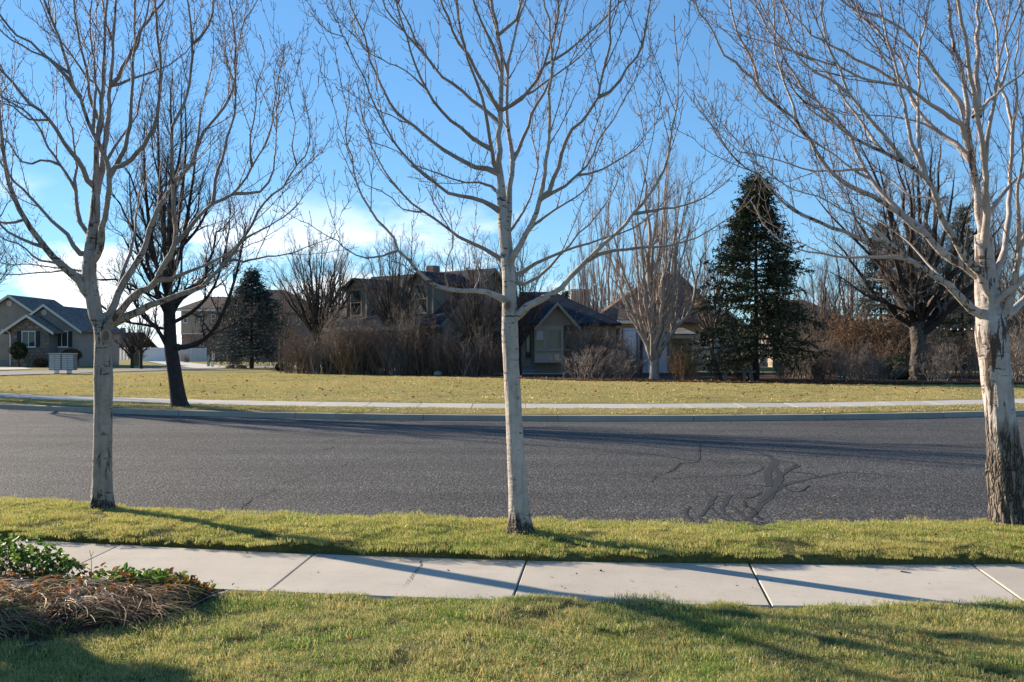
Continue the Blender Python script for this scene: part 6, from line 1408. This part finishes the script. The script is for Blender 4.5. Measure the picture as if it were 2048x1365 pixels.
leafy_ball('garden_shrub', 'small rounded green shrub at the end of the bed', 562, 68.5, GROUND_Z, 0.4, 0.3, M['evergreen_leaf'], 6, 2000)
leafy_ball('garden_shrub', 'dark evergreen shrub low in the thicket', 664, 60.0, GROUND_Z, 0.6, 0.75, M['evergreen_leaf'], 7, 3000)
leafy_ball('garden_shrub', 'dark rounded evergreen left of the rugged trunk', 1795, 48.5, GROUND_Z, 0.9, 0.6, M['evergreen_leaf'], 8, 4000)
# columnar juniper added left of the lawn, out of view, to shade its corner
leafy_ball('juniper_shrub', 'columnar juniper at the left end of the lawn bed', -665, 6.9, 0.0, 0.78, 1.6, M['evergreen_leaf'], 9, 9000, 0.0, leaf=0.12)
# pampas clump by the fence
rng = np.random.default_rng(12); n = 900; t = empty('grass_clump', (PX(273, 92), 92, GROUND_Z), 'tall straw coloured ornamental grass clump by the drive', 'plant')
az = rng.random(n)*6.283; o_ = rng.random(n)**0.6; c = np.stack([0.3*rng.normal(size=n)*0.5, 0.3*rng.normal(size=n)*0.5, np.zeros(n)], 1)
L = 1.2 + 0.9*rng.random(n); s = np.linspace(0, 1, 5)
q = c[:, None, :] + np.stack([(o_*np.cos(az)*0.75)[:, None]*s**2, (o_*np.sin(az)*0.75)[:, None]*s**2, L[:, None]*(s - 0.18*s**3)], -1)
M['straw'] = simple('dry_straw', (0.42, 0.31, 0.17), 0.8, 0.3, 12)
tubes_obj('blades', [(q[:600], np.linspace(0.012, 0.004, 5)[None].repeat(600, 0), 3)], M['straw'], t)
tubes_obj('plumes', [(q[600:, 2:], np.array([0.02, 0.035, 0.012])[None].repeat(300, 0), 4)], M['straw'], t)
# far-off trees that close the horizon
rng = np.random.default_rng(31); bt = []
n = 110; X = np.linspace(-190, 190, n) + rng.normal(size=n)*1.5; Y = 235 + 20*rng.random(n)
H = 5 + 5*rng.random(n); H[(X > -150) & (X < -90)] *= 0.55
s = np.linspace(0, 1, 5); st = np.stack([X[:, None] + 0*s, Y[:, None] + 0*s, GROUND_Z + H[:, None]*s], -1); sr = np.linspace(0.2, 0.03, 5)[None].repeat(n, 0)
p1, r1 = spawn(rng, st, sr, 11, 0.15, 1, 40, 2.0, 4.5, up=0.4, n=4, rmin=0.02); p2, r2 = spawn(rng, p1, r1, 3, 0.2, 1, 40, 0.8, 2.0, up=0.3, n=3, rmin=0.015)
o = tubes_obj('distant_treeline', [(st, sr, 4), (p1, r1, 3), (p2, r2, 3)], M['twig_grey'])
tag(o, 'hazy line of bare trees far behind the houses', 'trees', kind='stuff')
# ------------------------------------------------------------------ street furniture, small things, litter
# cluster mailboxes
d = 60.0; b4 = snap()
h = empty('mailbox_unit', (PX(122, d), d, GROUND_Z), 'grey cluster mailbox unit with two banks of doors on the far lawn', 'mailbox')
for (x0, x1) in ((97.5, 122.2), (122.9, 148)):
    a0, a1 = PX(x0, d), PX(x1, d); z0, z1 = PZ(741, d), PZ(708.5, d)
    bk = box('bank', a0, a1, d, d + 0.46, z0, z1, M['found'])
    box('bank_lid', a0 - 0.02, a1 + 0.02, d - 0.03, d + 0.48, z1 + 0.002, z1 + 0.05, M['metal'], bk)
    ncol, nrow = 2, 8; cw = (a1 - a0 - 0.06)/ncol; rh = (z1 - z0 - 0.08)/nrow
    for i in range(ncol):
        for j in range(nrow):
            dr = box('mail_door', a0 + 0.03 + i*cw + 0.012, a0 + 0.03 + (i+1)*cw - 0.012, d - 0.022, d - 0.003, z0 + 0.04 + j*rh + 0.016, z0 + 0.04 + (j+1)*rh - 0.016, M['metal'], bk)
    pc = (a0 + a1)/2
    box('pedestal', pc - 0.12, pc + 0.12, d + 0.12, d + 0.34, GROUND_Z - 0.05, z0 - 0.002, M['white'])
adopt(h, b4)
gsheet('mailbox_pad', [(PX(92, d), d - 0.3), (PX(153, d), d - 0.3), (PX(153, d), d + 0.8), (PX(92, d), d + 0.8)], GROUND_Z + 0.065, M['far_concrete'], 'concrete pad under the mailbox unit', 'pad')
# utility pedestals by the drive
M['util'] = simple('utility_green', (0.20, 0.25, 0.16), 0.6, 0.1, 5)
for px_, d_, hh, lean_, lab in ((417, 86, 1.0, 0.0, 'short green utility pedestal by the drive'), (424.5, 84, 1.35, 0.12, 'leaning pale utility marker post by the drive')):
    b4 = snap(); h = empty('utility_pedestal', (PX(px_, d_), d_, GROUND_Z), lab, 'pedestal'); x = PX(px_, d_)
    prism('body', [(x - 0.10, GROUND_Z), (x + 0.10, GROUND_Z), (x + 0.09 + lean_, GROUND_Z + hh), (x - 0.09 + lean_, GROUND_Z + hh)], d_ - 0.1, d_ + 0.1, M['util'] if lean_ == 0 else M['trim'])
    box('cap', x - 0.11 + lean_, x + 0.11 + lean_, d_ - 0.12, d_ + 0.12, GROUND_Z + hh + 0.002, GROUND_Z + hh + 0.06, M['util'] if lean_ == 0 else M['trim'])
    adopt(h, b4)
# bench
d = 46.8; b4 = snap(); h = empty('bench', (PX(1478, d), d, GROUND_Z), 'low wooden bench left of the dark spruce trunk', 'bench')
box('seat', PX(1441, d), PX(1510, d), d - 0.2, d + 0.22, GROUND_Z + 0.44, GROUND_Z + 0.52, M['wood_grey'])
for x0, x1, sl in ((1484, 1490, 0.0), (1499, 1506, -0.09), (1446, 1452, 0.0)):
    a0, a1 = PX(x0, d), PX(x1, d)
    prism('leg', [(a0, GROUND_Z), (a1, GROUND_Z), (a1 + sl, GROUND_Z + 0.438), (a0 + sl, GROUND_Z + 0.438)], d - 0.16, d + 0.18, M['wood_grey'])
adopt(h, b4)
# tree stump
d = 51.5; t = empty('tree_stump', (PX(1134, d), d, GROUND_Z + 0.04), 'short cut tree stump in front of the bay window', 'stump')
bark_trunk('trunk', [(0, 0, -0.05), (0.01, 0, 0.12), (0.0, 0, 0.27)], [0.27, 0.24, 0.23], M['bark_brown'], t, 24, 14, 0.08, 0.25, 0.1, 5)
a = np.linspace(0, 2*np.pi, 20, endpoint=False); link('cut_face', mesh_py('cut_face', [(0.21*math.cos(q), 0.21*math.sin(q), 0.274) for q in a], [tuple(range(20))]), t, M['bark_pale'])
# rocks at the bed edge
def rock(label, px_, d_, w, hgt, seed, mat):
    import bmesh
    bm = bmesh.new(); bmesh.ops.create_icosphere(bm, subdivisions=3, radius=1)
    r = np.random.default_rng(seed); off = r.random(2)*50
    for v in bm.verts:
        k = 1 + 0.22*float(vnoise(v.co.x*1.3 + off[0], v.co.y*1.3 + v.co.z + off[1], 1.2)) + 0.08*float(vnoise(v.co.x*4, v.co.z*4 + off[0], 1)); v.co *= k
        v.co.x *= w; v.co.y *= w*0.8; v.co.z = max(v.co.z, -0.5)*hgt + 0.3*hgt
    me = bpy.data.meshes.new('rock'); bm.to_mesh(me); bm.free(); me.polygons.foreach_set('use_smooth', np.ones(len(me.polygons), dtype=bool)); me.materials.append(mat)
    o = link('rock', me); o.location = (PX(px_, d_), d_, GROUND_Z + 0.05); return tag(o, label, 'rock', 'rocks at the edge of the bed')
for i, (px_, d_, w, hg, lab) in enumerate(((876, 55.5, 0.22, 0.2, 'pale rounded rock in the shade under the thicket'), (783, 57, 0.12, 0.1, 'small pale rock at the foot of the thicket'), (462, 79, 0.6, 0.22, 'flat brown rock beside the blue spruce'), (482, 78.5, 0.45, 0.2, 'brown rock at the foot of the blue spruce'))):
    rock(lab, px_, d_, w, hg, i, STONES[i % 4] if i > 1 else M['found'])
# trampoline rim in the right hand yard
d = 49.5; b4 = snap(); h = empty('trampoline', (PX(1815, d), d, GROUND_Z), 'sunken trampoline with teal rim behind the rugged trunk', 'trampoline')
M['teal'] = simple('teal_pad', (0.03, 0.16, 0.17), 0.6, 0.1, 5)
a = np.linspace(0, 2*np.pi, 49); q = np.stack([PX(1815, d) + 3.0*np.cos(a), d + 1.9 + 1.9*np.sin(a), np.full(49, GROUND_Z + 0.10)], 1)
tubes_obj('rim_pad', [(q[None], np.full((1, 49), 0.035), 8)], M['teal'])
link('mat', mesh_py('mat', [tuple(p - (0, 0, 0.03)) for p in q[:-1]], [tuple(range(48))]), None, M['black'])
for k in range(8): i = k*6; box('leg', q[i][0] - 0.03, q[i][0] + 0.03, q[i][1] - 0.03, q[i][1] + 0.03, GROUND_Z, GROUND_Z + 0.062, M['metal'])
adopt(h, b4)
# string lights in the right hand yard
d = 60.0; b4 = snap(); h = empty('string_lights', tuple(P(1855, 650, d)), 'string of pale bulbs hung across the right hand yard', 'lights')
q = resample([P(1852, 646, d), P(1880, 654, d), P(1910, 657, d), P(1945, 656, d), P(1985, 648, d)], 40)
tubes_obj('cable', [(q[None], np.full((1, 40), 0.012), 5)], M['black'])
for k in range(3, 38, 4):
    bb = bpy.data.objects.new('bulb', box_me('bulb', -0.032, 0.032, -0.032, 0.032, -0.11, -0.02)); C.objects.link(bb); bb.location = q[k]; bb.data.materials.append(M['white'])
adopt(h, b4)
for px_, lab in ((1850, 'wooden pole carrying the left end of the bulb string'), (1987, 'wooden pole carrying the right end of the bulb string')):
    o = tubes_obj('light_pole', [(np.array([[(PX(px_, d), d, GROUND_Z - 0.05), (PX(px_, d) + 0.01, d, 1.7), (PX(px_, d), d, PZ(644, d))]]), np.full((1, 3), 0.05), 8)], M['wood_grey']); tag(o, lab, 'pole')
# white planter behind the spruce and striped chair on the right
b4 = snap(); d = 49; h = empty('planter', (PX(1519, d), d, GROUND_Z), 'white flower pot hanging low beside the spruce trunk', 'planter')
prism('pot', [(PX(1515.5, d), PZ(727, d)), (PX(1520, d), PZ(727, d)), (PX(1521, d), PZ(736.5, d)), (PX(1517, d), PZ(736.5, d))], d - 0.1, d + 0.1, M['white']); box('stake', PX(1518, d), PX(1518.8, d), d - 0.02, d + 0.02, GROUND_Z, PZ(736.6, d), M['wood_grey'])
adopt(h, b4)
b4 = snap(); d = 62; h = empty('yard_planter', (PX(1944, d), d, GROUND_Z), 'pale ribbed garden pot beside the old maple trunk', 'planter')
prism('pot', [(PX(1936, d), PZ(718, d)), (PX(1953, d), PZ(718, d)), (PX(1949, d), PZ(736, d)), (PX(1940, d), PZ(736, d))], d - 0.3, d + 0.3, M['stucco_pale'])
for k in range(4): prism('rib', [(PX(1938.5 + 3.6*k, d), PZ(719, d)), (PX(1940 + 3.6*k, d), PZ(719, d)), (PX(1942.3 + 1.6*k, d), PZ(735, d)), (PX(1941.5 + 1.6*k, d), PZ(735, d))], d - 0.33, d - 0.305, M['bark_brown'])
adopt(h, b4)

# ---- near flower bed: mulch mound, trailing leaves, dead straw, twigs
xs = np.linspace(-6.4, -2.045, 90)
def bed_z(X, Y):
    lo_, hi_ = bed_low(X), walk_in(X); v = np.clip((Y - lo_)/np.maximum(hi_ - lo_, 0.05), 0, 1)
    return -0.015 + 0.13*np.clip(4*v*(1-v), 0, 1)**0.7*np.clip((-2.0 - X)/0.7, 0.1, 1) + 0.02*vnoise(X, Y, 4)
o = sheet('flower_bed', xs, bed_low, lambda X: walk_in(X) - 0.004, 40, lambda X, Y, v: bed_z(X, Y), M['mulch'])
tag(o, 'mulched flower bed between pavement and lawn', 'bed', kind='structure')
rng = np.random.default_rng(61)
def bed_pts(n, fx=(-5.7, -2.2), v0=0.04, v1=0.96):
    X = fx[0] + (fx[1]-fx[0])*rng.random(n); v = v0 + (v1-v0)*rng.random(n); return X, bed_low(X)*(1-v) + walk_in(X)*v
ed = sheet('bed_edging', np.linspace(-6.4, -2.0, 60), lambda X: bed_low(X) - 0.07, lambda X: bed_low(X) + 0.02, 3, lambda X, Y, v: np.full_like(X, 0.006) + 0.016*vnoise(X, Y, 3), M['found'])
tag(ed, 'flat grey stone edging of the flower bed', 'edging', kind='structure')
# straw: limp dead leaves in swept sheaves that fall to the right
M['straw_near'] = leaf_mat('dead_leaves_straw', (0.19, 0.10, 0.05), (0.50, 0.345, 0.19), 0.25)
M['straw_dark'] = simple('dead_leaves_brown', (0.15, 0.085, 0.05), 0.7, 0.45, 30)
M['straw_pale'] = leaf_mat('bleached_leaves', (0.38, 0.34, 0.33), (0.66, 0.61, 0.58), 0.2)
M['grass_blade'] = leaf_mat('green_blades', (0.07, 0.14, 0.02), (0.22, 0.30, 0.06), 0.4)
def straps(name, n, fx, v0, v1, L0, L1, azm, azs, lift, w, mat, lab, zoff=0.0, clump=1):
    """narrow curved leaf straps; clump of them share a root and a sweep"""
    m = n // clump; X0, Y0 = bed_pts(m, fx, v0, v1); az0 = azm + rng.normal(size=m)*azs
    X = np.repeat(X0, clump) + rng.normal(size=m*clump)*0.03; Y = np.repeat(Y0, clump) + rng.normal(size=m*clump)*0.02; az = np.repeat(az0, clump) + rng.normal(size=m*clump)*0.35
    n = m*clump; L = L0 + (L1-L0)*rng.random(n); hh = lift*(0.25 + rng.random(n)); s = np.linspace(0, 1, 6)[None]
    bend = rng.normal(size=n)[:, None]*0.35
    qx = X[:, None] + (L*np.cos(az))[:, None]*s - (L*np.sin(az))[:, None]*bend*s**2; qy = Y[:, None] + (L*np.sin(az))[:, None]*s + (L*np.cos(az))[:, None]*bend*s**2
    qz = bed_z(X, Y)[:, None] + zoff*rng.random(n)[:, None] + hh[:, None]*(2.6*s - 2.75*s**2); qy = np.minimum(qy, walk_in(qx) + 0.03)
    qz = np.maximum(qz, np.where(qy > bed_low(qx), bed_z(qx, qy), 0.0) + 0.006 + 0.012*rng.random(n)[:, None])
    q = np.stack([qx, qy, qz], -1); T = unit(np.gradient(q, axis=1)); sd = unit(np.cross(T, rng.normal(size=(n, 1, 3))*0.5 + np.array((0, 0, 1.0))))
    ww = (w*np.array([0.7, 1, 1, 0.85, 0.6, 0.12]))[None, :, None]*(0.6 + 0.8*rng.random(n))[:, None, None]
    V = np.concatenate([q - sd*ww, q + sd*ww], 1); i = (np.arange(n)*12)[:, None] + np.arange(5)[None]
    Q = np.stack([i, i+6, i+7, i+1], -1).reshape(-1, 4)
    me = mesh_np(name, V.reshape(-1, 3), Q.ravel(), np.full(len(Q), 4), True); a = me.attributes.new('tone', 'FLOAT', 'POINT'); a.data.foreach_set('value', np.repeat(rng.random(n), 12).astype(np.float32))
    return tag(link(name, me, None, mat), lab, 'plants', kind='stuff')
straps('dead_straw', 4400, (-5.9, -2.3), 0.05, 0.62, 0.12, 0.34, -0.15, 0.55, 0.055, 0.0024, M['straw_near'], 'tangle of dead straw coloured leaves lying in the flower bed', 0.05, 26)
straps('dead_brown_straw', 3600, (-5.9, -2.25), 0.05, 0.95, 0.06, 0.2, -0.3, 1.2, 0.03, 0.003, M['straw_dark'], 'dark brown withered leaves matted in the flower bed', 0.02, 6)
straps('bleached_straw', 300, (-5.6, -2.6), 0.15, 0.75, 0.06, 0.18, 0.2, 1.3, 0.07, 0.0028, M['straw_pale'], 'bleached silvery leaves on top of the flower bed', 0.05, 14)
straps('bed_grass', 1800, (-5.9, -2.2), 0.0, 0.7, 0.06, 0.16, 0.4, 1.5, 0.09, 0.0018, M['grass_blade'], 'green grass blades poking through the flower bed', 0.01, 5)
M['vine'] = leaf_mat('creeper_leaves', (0.020, 0.050, 0.012), (0.18, 0.29, 0.045), 0.4, 0.4)
def leaf_cloud(name, pts, nrm_jit, size, mat, lab, up=0.8, cat='plants', curl=0.3):
    n = len(pts); d = unit(np.stack([rng.normal(size=n), rng.normal(size=n), 0.35*rng.normal(size=n)], 1)); nn = unit(rng.normal(size=(n, 3))*nrm_jit + np.array((0, 0, up)))
    w = unit(np.cross(nn, d)); d = unit(np.cross(w, nn)); sz = (size*(0.6 + 0.8*rng.random(n)))[:, None]
    V = np.empty((n, 6, 3)); V[:, 0] = pts; V[:, 1] = pts + d*sz*0.35 - w*sz*0.30 + nn*sz*curl*0.3; V[:, 2] = pts + d*sz*0.75 - w*sz*0.22 + nn*sz*curl*0.2; V[:, 3] = pts + d*sz - nn*sz*curl*0.3
    V[:, 4] = pts + d*sz*0.75 + w*sz*0.22 + nn*sz*curl*0.2; V[:, 5] = pts + d*sz*0.35 + w*sz*0.30 + nn*sz*curl*0.3
    i = np.arange(n)*6; ff = np.stack([i, i+1, i+2, i+3, i, i+3, i+4, i+5], 1).ravel()
    me = mesh_np(name, V.reshape(-1, 3), ff, np.full(2*n, 4)); a = me.attributes.new('tone', 'FLOAT', 'POINT'); a.data.foreach_set('value', np.repeat(rng.random(n), 6).astype(np.float32))
    return tag(link(name, me, None, mat), lab, cat, kind='stuff')
# creeper: a tall hummock at the left, a low mat at the right tip
n = 3000; X = -5.6 + 2.5*rng.random(n); hi_ = walk_in(X); Y = hi_ - 0.02 - 0.5*rng.random(n) + 0.05*rng.random(n)
hgt = 0.33*np.clip((-2.9 - X)/0.5, 0.15, 1)*(1 - 0.5*np.abs(hi_ - 0.22 - Y)/0.3).clip(0.2, 1)
A_ = np.stack([X, Y, bed_z(X, Y) + hgt*rng.random(n)**0.6], 1)
n = 1100; X = -2.85 + 0.72*rng.random(n); hi_ = walk_in(X); Y = np.maximum(hi_ - 0.02 - 0.42*rng.random(n)**1.2, bed_low(X) + 0.03); B_ = np.stack([X, Y, bed_z(X, Y) + (0.10*np.clip((-2.1 - X)/0.25, 0.2, 1))*rng.random(n)], 1)
P3 = np.concatenate([A_, B_])
leaf_cloud('creeper', P3, 0.75, 0.042, M['vine'], 'green leafy creeper spilling over the pavement edge')
st_n = 520; idx = rng.integers(len(P3), size=st_n); e = P3[idx]; b_ = e.copy(); b_[:, :2] += rng.normal(size=(st_n, 2))*0.05; b_[:, 2] = bed_z(b_[:, 0], b_[:, 1]) - 0.01
tag(tubes_obj('creeper_stems', [(np.stack([b_, (b_+e)/2 + rng.normal(size=(st_n, 3))*0.012, e], 1), np.full((st_n, 3), 0.0018), 3)], M['straw_dark']), 'thin brown stems of the creeper', 'plants', kind='stuff')
# brown fallen leaves in the bed, a few on lawn, verge, pavement and road
M['fallen'] = leaf_mat('fallen_leaves', (0.10, 0.035, 0.015), (0.42, 0.16, 0.05), 0.35)
n = 480; X, Y = bed_pts(n, (-5.6, -2.1), 0.3, 0.98); leaf_cloud('fallen_bed_leaves', np.stack([X, Y, bed_z(X, Y) + 0.03 + 0.07*rng.random(n)], 1), 1.3, 0.042, M['fallen'], 'rust brown dead leaves caught in the flower bed', curl=0.6)
n = 60; X = -4 + 9*rng.random(n); Y = 3.8 + 2.4*rng.random(n); leaf_cloud('lawn_leaf_litter', np.stack([X, Y, z_lawn(X, Y) + 0.03], 1), 0.8, 0.026, M['fallen'], 'small scattered brown leaves on the near lawn', curl=0.6)
n = 55; X = -7 + 14*rng.random(n); v = rng.random(n); Y = walk_out(X)*(1-v) + strip_out(X)*v; leaf_cloud('verge_leaf_litter', np.stack([X, Y, z_strip(X, v) + 0.035], 1), 0.8, 0.026, M['fallen'], 'small scattered brown leaves on the verge', curl=0.6)
n = 70; X = -4 + 9*rng.random(n); v = np.where(rng.random(n) < 0.6, 0.93 + 0.07*rng.random(n), rng.random(n)); Y = walk_in(X)*(1-v) + walk_out(X)*v; leaf_cloud('pavement_crumbs', np.stack([X, Y, np.full(n, 0.008)], 1), 0.5, 0.022, M['straw_dark'], 'crumbs of dry leaf along the pavement', curl=0.4)
n = 700; X = -22 + 40*rng.random(n); Y = far_kerb(X) + 4 + 24*rng.random(n)**0.8; leaf_cloud('far_leaf_litter', np.stack([X, Y, np.full(n, 0.17)], 1), 0.6, 0.10, M['fallen'], 'brown leaves scattered over the far lawn', curl=0.6)
n = 900; X = -12 + 34*rng.random(n); Y = np.interp(X, [-20, -12, 0, 4, 14, 25], [66, 60, 52.5, 46.5, 43.6, 43.6]) + 2.6*rng.random(n) - 0.4; leaf_cloud('bed_leaf_litter', np.stack([X, Y, np.full(n, 0.205)], 1), 0.6, 0.11, M['fallen'], 'brown leaf litter along the front of the shrub bed', curl=0.6)
# single curled leaf lying on the pavement
o = leaf_cloud('fallen_leaf', np.array([[PX(1815, 7.22), 7.22, 0.012]]), 0.3, 0.06, M['fallen'], 'x', curl=0.9); del o['kind']; tag(o, 'curled red brown leaf lying alone on the pavement', 'leaf'); o.data.materials[0] = M['straw_dark']
# dry needles on the road
n = 80; X = 0.3 + 4.5*rng.random(n); Y = strip_out(X) + 1.2 + 1.7*rng.random(n)**1.5; az = rng.random(n)*6.28; L = 0.04 + 0.05*rng.random(n)
z_ = road_z(X, Y) + 0.008; e = np.stack([X + L*np.cos(az), Y + L*np.sin(az), z_ + 0.004], 1); b_ = np.stack([X, Y, z_], 1)
tag(tubes_obj('road_litter', [(np.stack([b_, (b_+e)/2 + np.array((0, 0, 0.006)), e], 1), np.full((n, 3), 0.0020), 3)], M['straw']), 'dry straw bits scattered on the near edge of the road', 'litter', kind='stuff')
# bare stalk standing in the bed
q = resample([P(183, 1165, 6.35), P(183, 1140, 6.35), P(182, 1110, 6.35)], 8); q2 = resample([P(182, 1112, 6.35), P(180, 1106, 6.35), P(179, 1101, 6.34)], 5); q3 = resample([P(182, 1112, 6.35), P(185, 1108, 6.35), P(187, 1103, 6.36)], 5)
t = empty('dead_stalk', tuple(P(183, 1165, 6.35)), 'thin dead stalk standing up in the flower bed', 'plant')
b_ = P(183, 1165, 6.35); tubes_obj('stem', [((q - b_)[None], np.full((1, 8), 0.0022), 5)], M['straw_dark'], t); tubes_obj('tip', [((q2 - b_)[None], np.full((1, 5), 0.0018), 4), ((q3 - b_)[None], np.full((1, 5), 0.0018), 4)], M['straw_dark'], t)
# hairline crack in one slab
r = np.random.default_rng(8); cp = resample([(PX(846, 7.68), 7.63, 0), (PX(838, 7.4), 7.35, 0), (PX(820, 7.05), 7.0, 0), (PX(810, 6.9), 6.8, 0)], 26); cp[:, :2] += r.normal(size=(26, 2))*0.006; w = 0.0022*(1 + r.random(26))*np.linspace(1.6, 0.5, 26)
V = np.vstack([np.column_stack([cp[:, 0] + w, cp[:, 1], np.full(26, 0.0075)]), np.column_stack([cp[:, 0] - w, cp[:, 1], np.full(26, 0.0075)])])
link('slab_crack', mesh_py('slab_crack', V, [(i, i+1, 27+i, 26+i) for i in range(25)]), pavement, M['crack'])
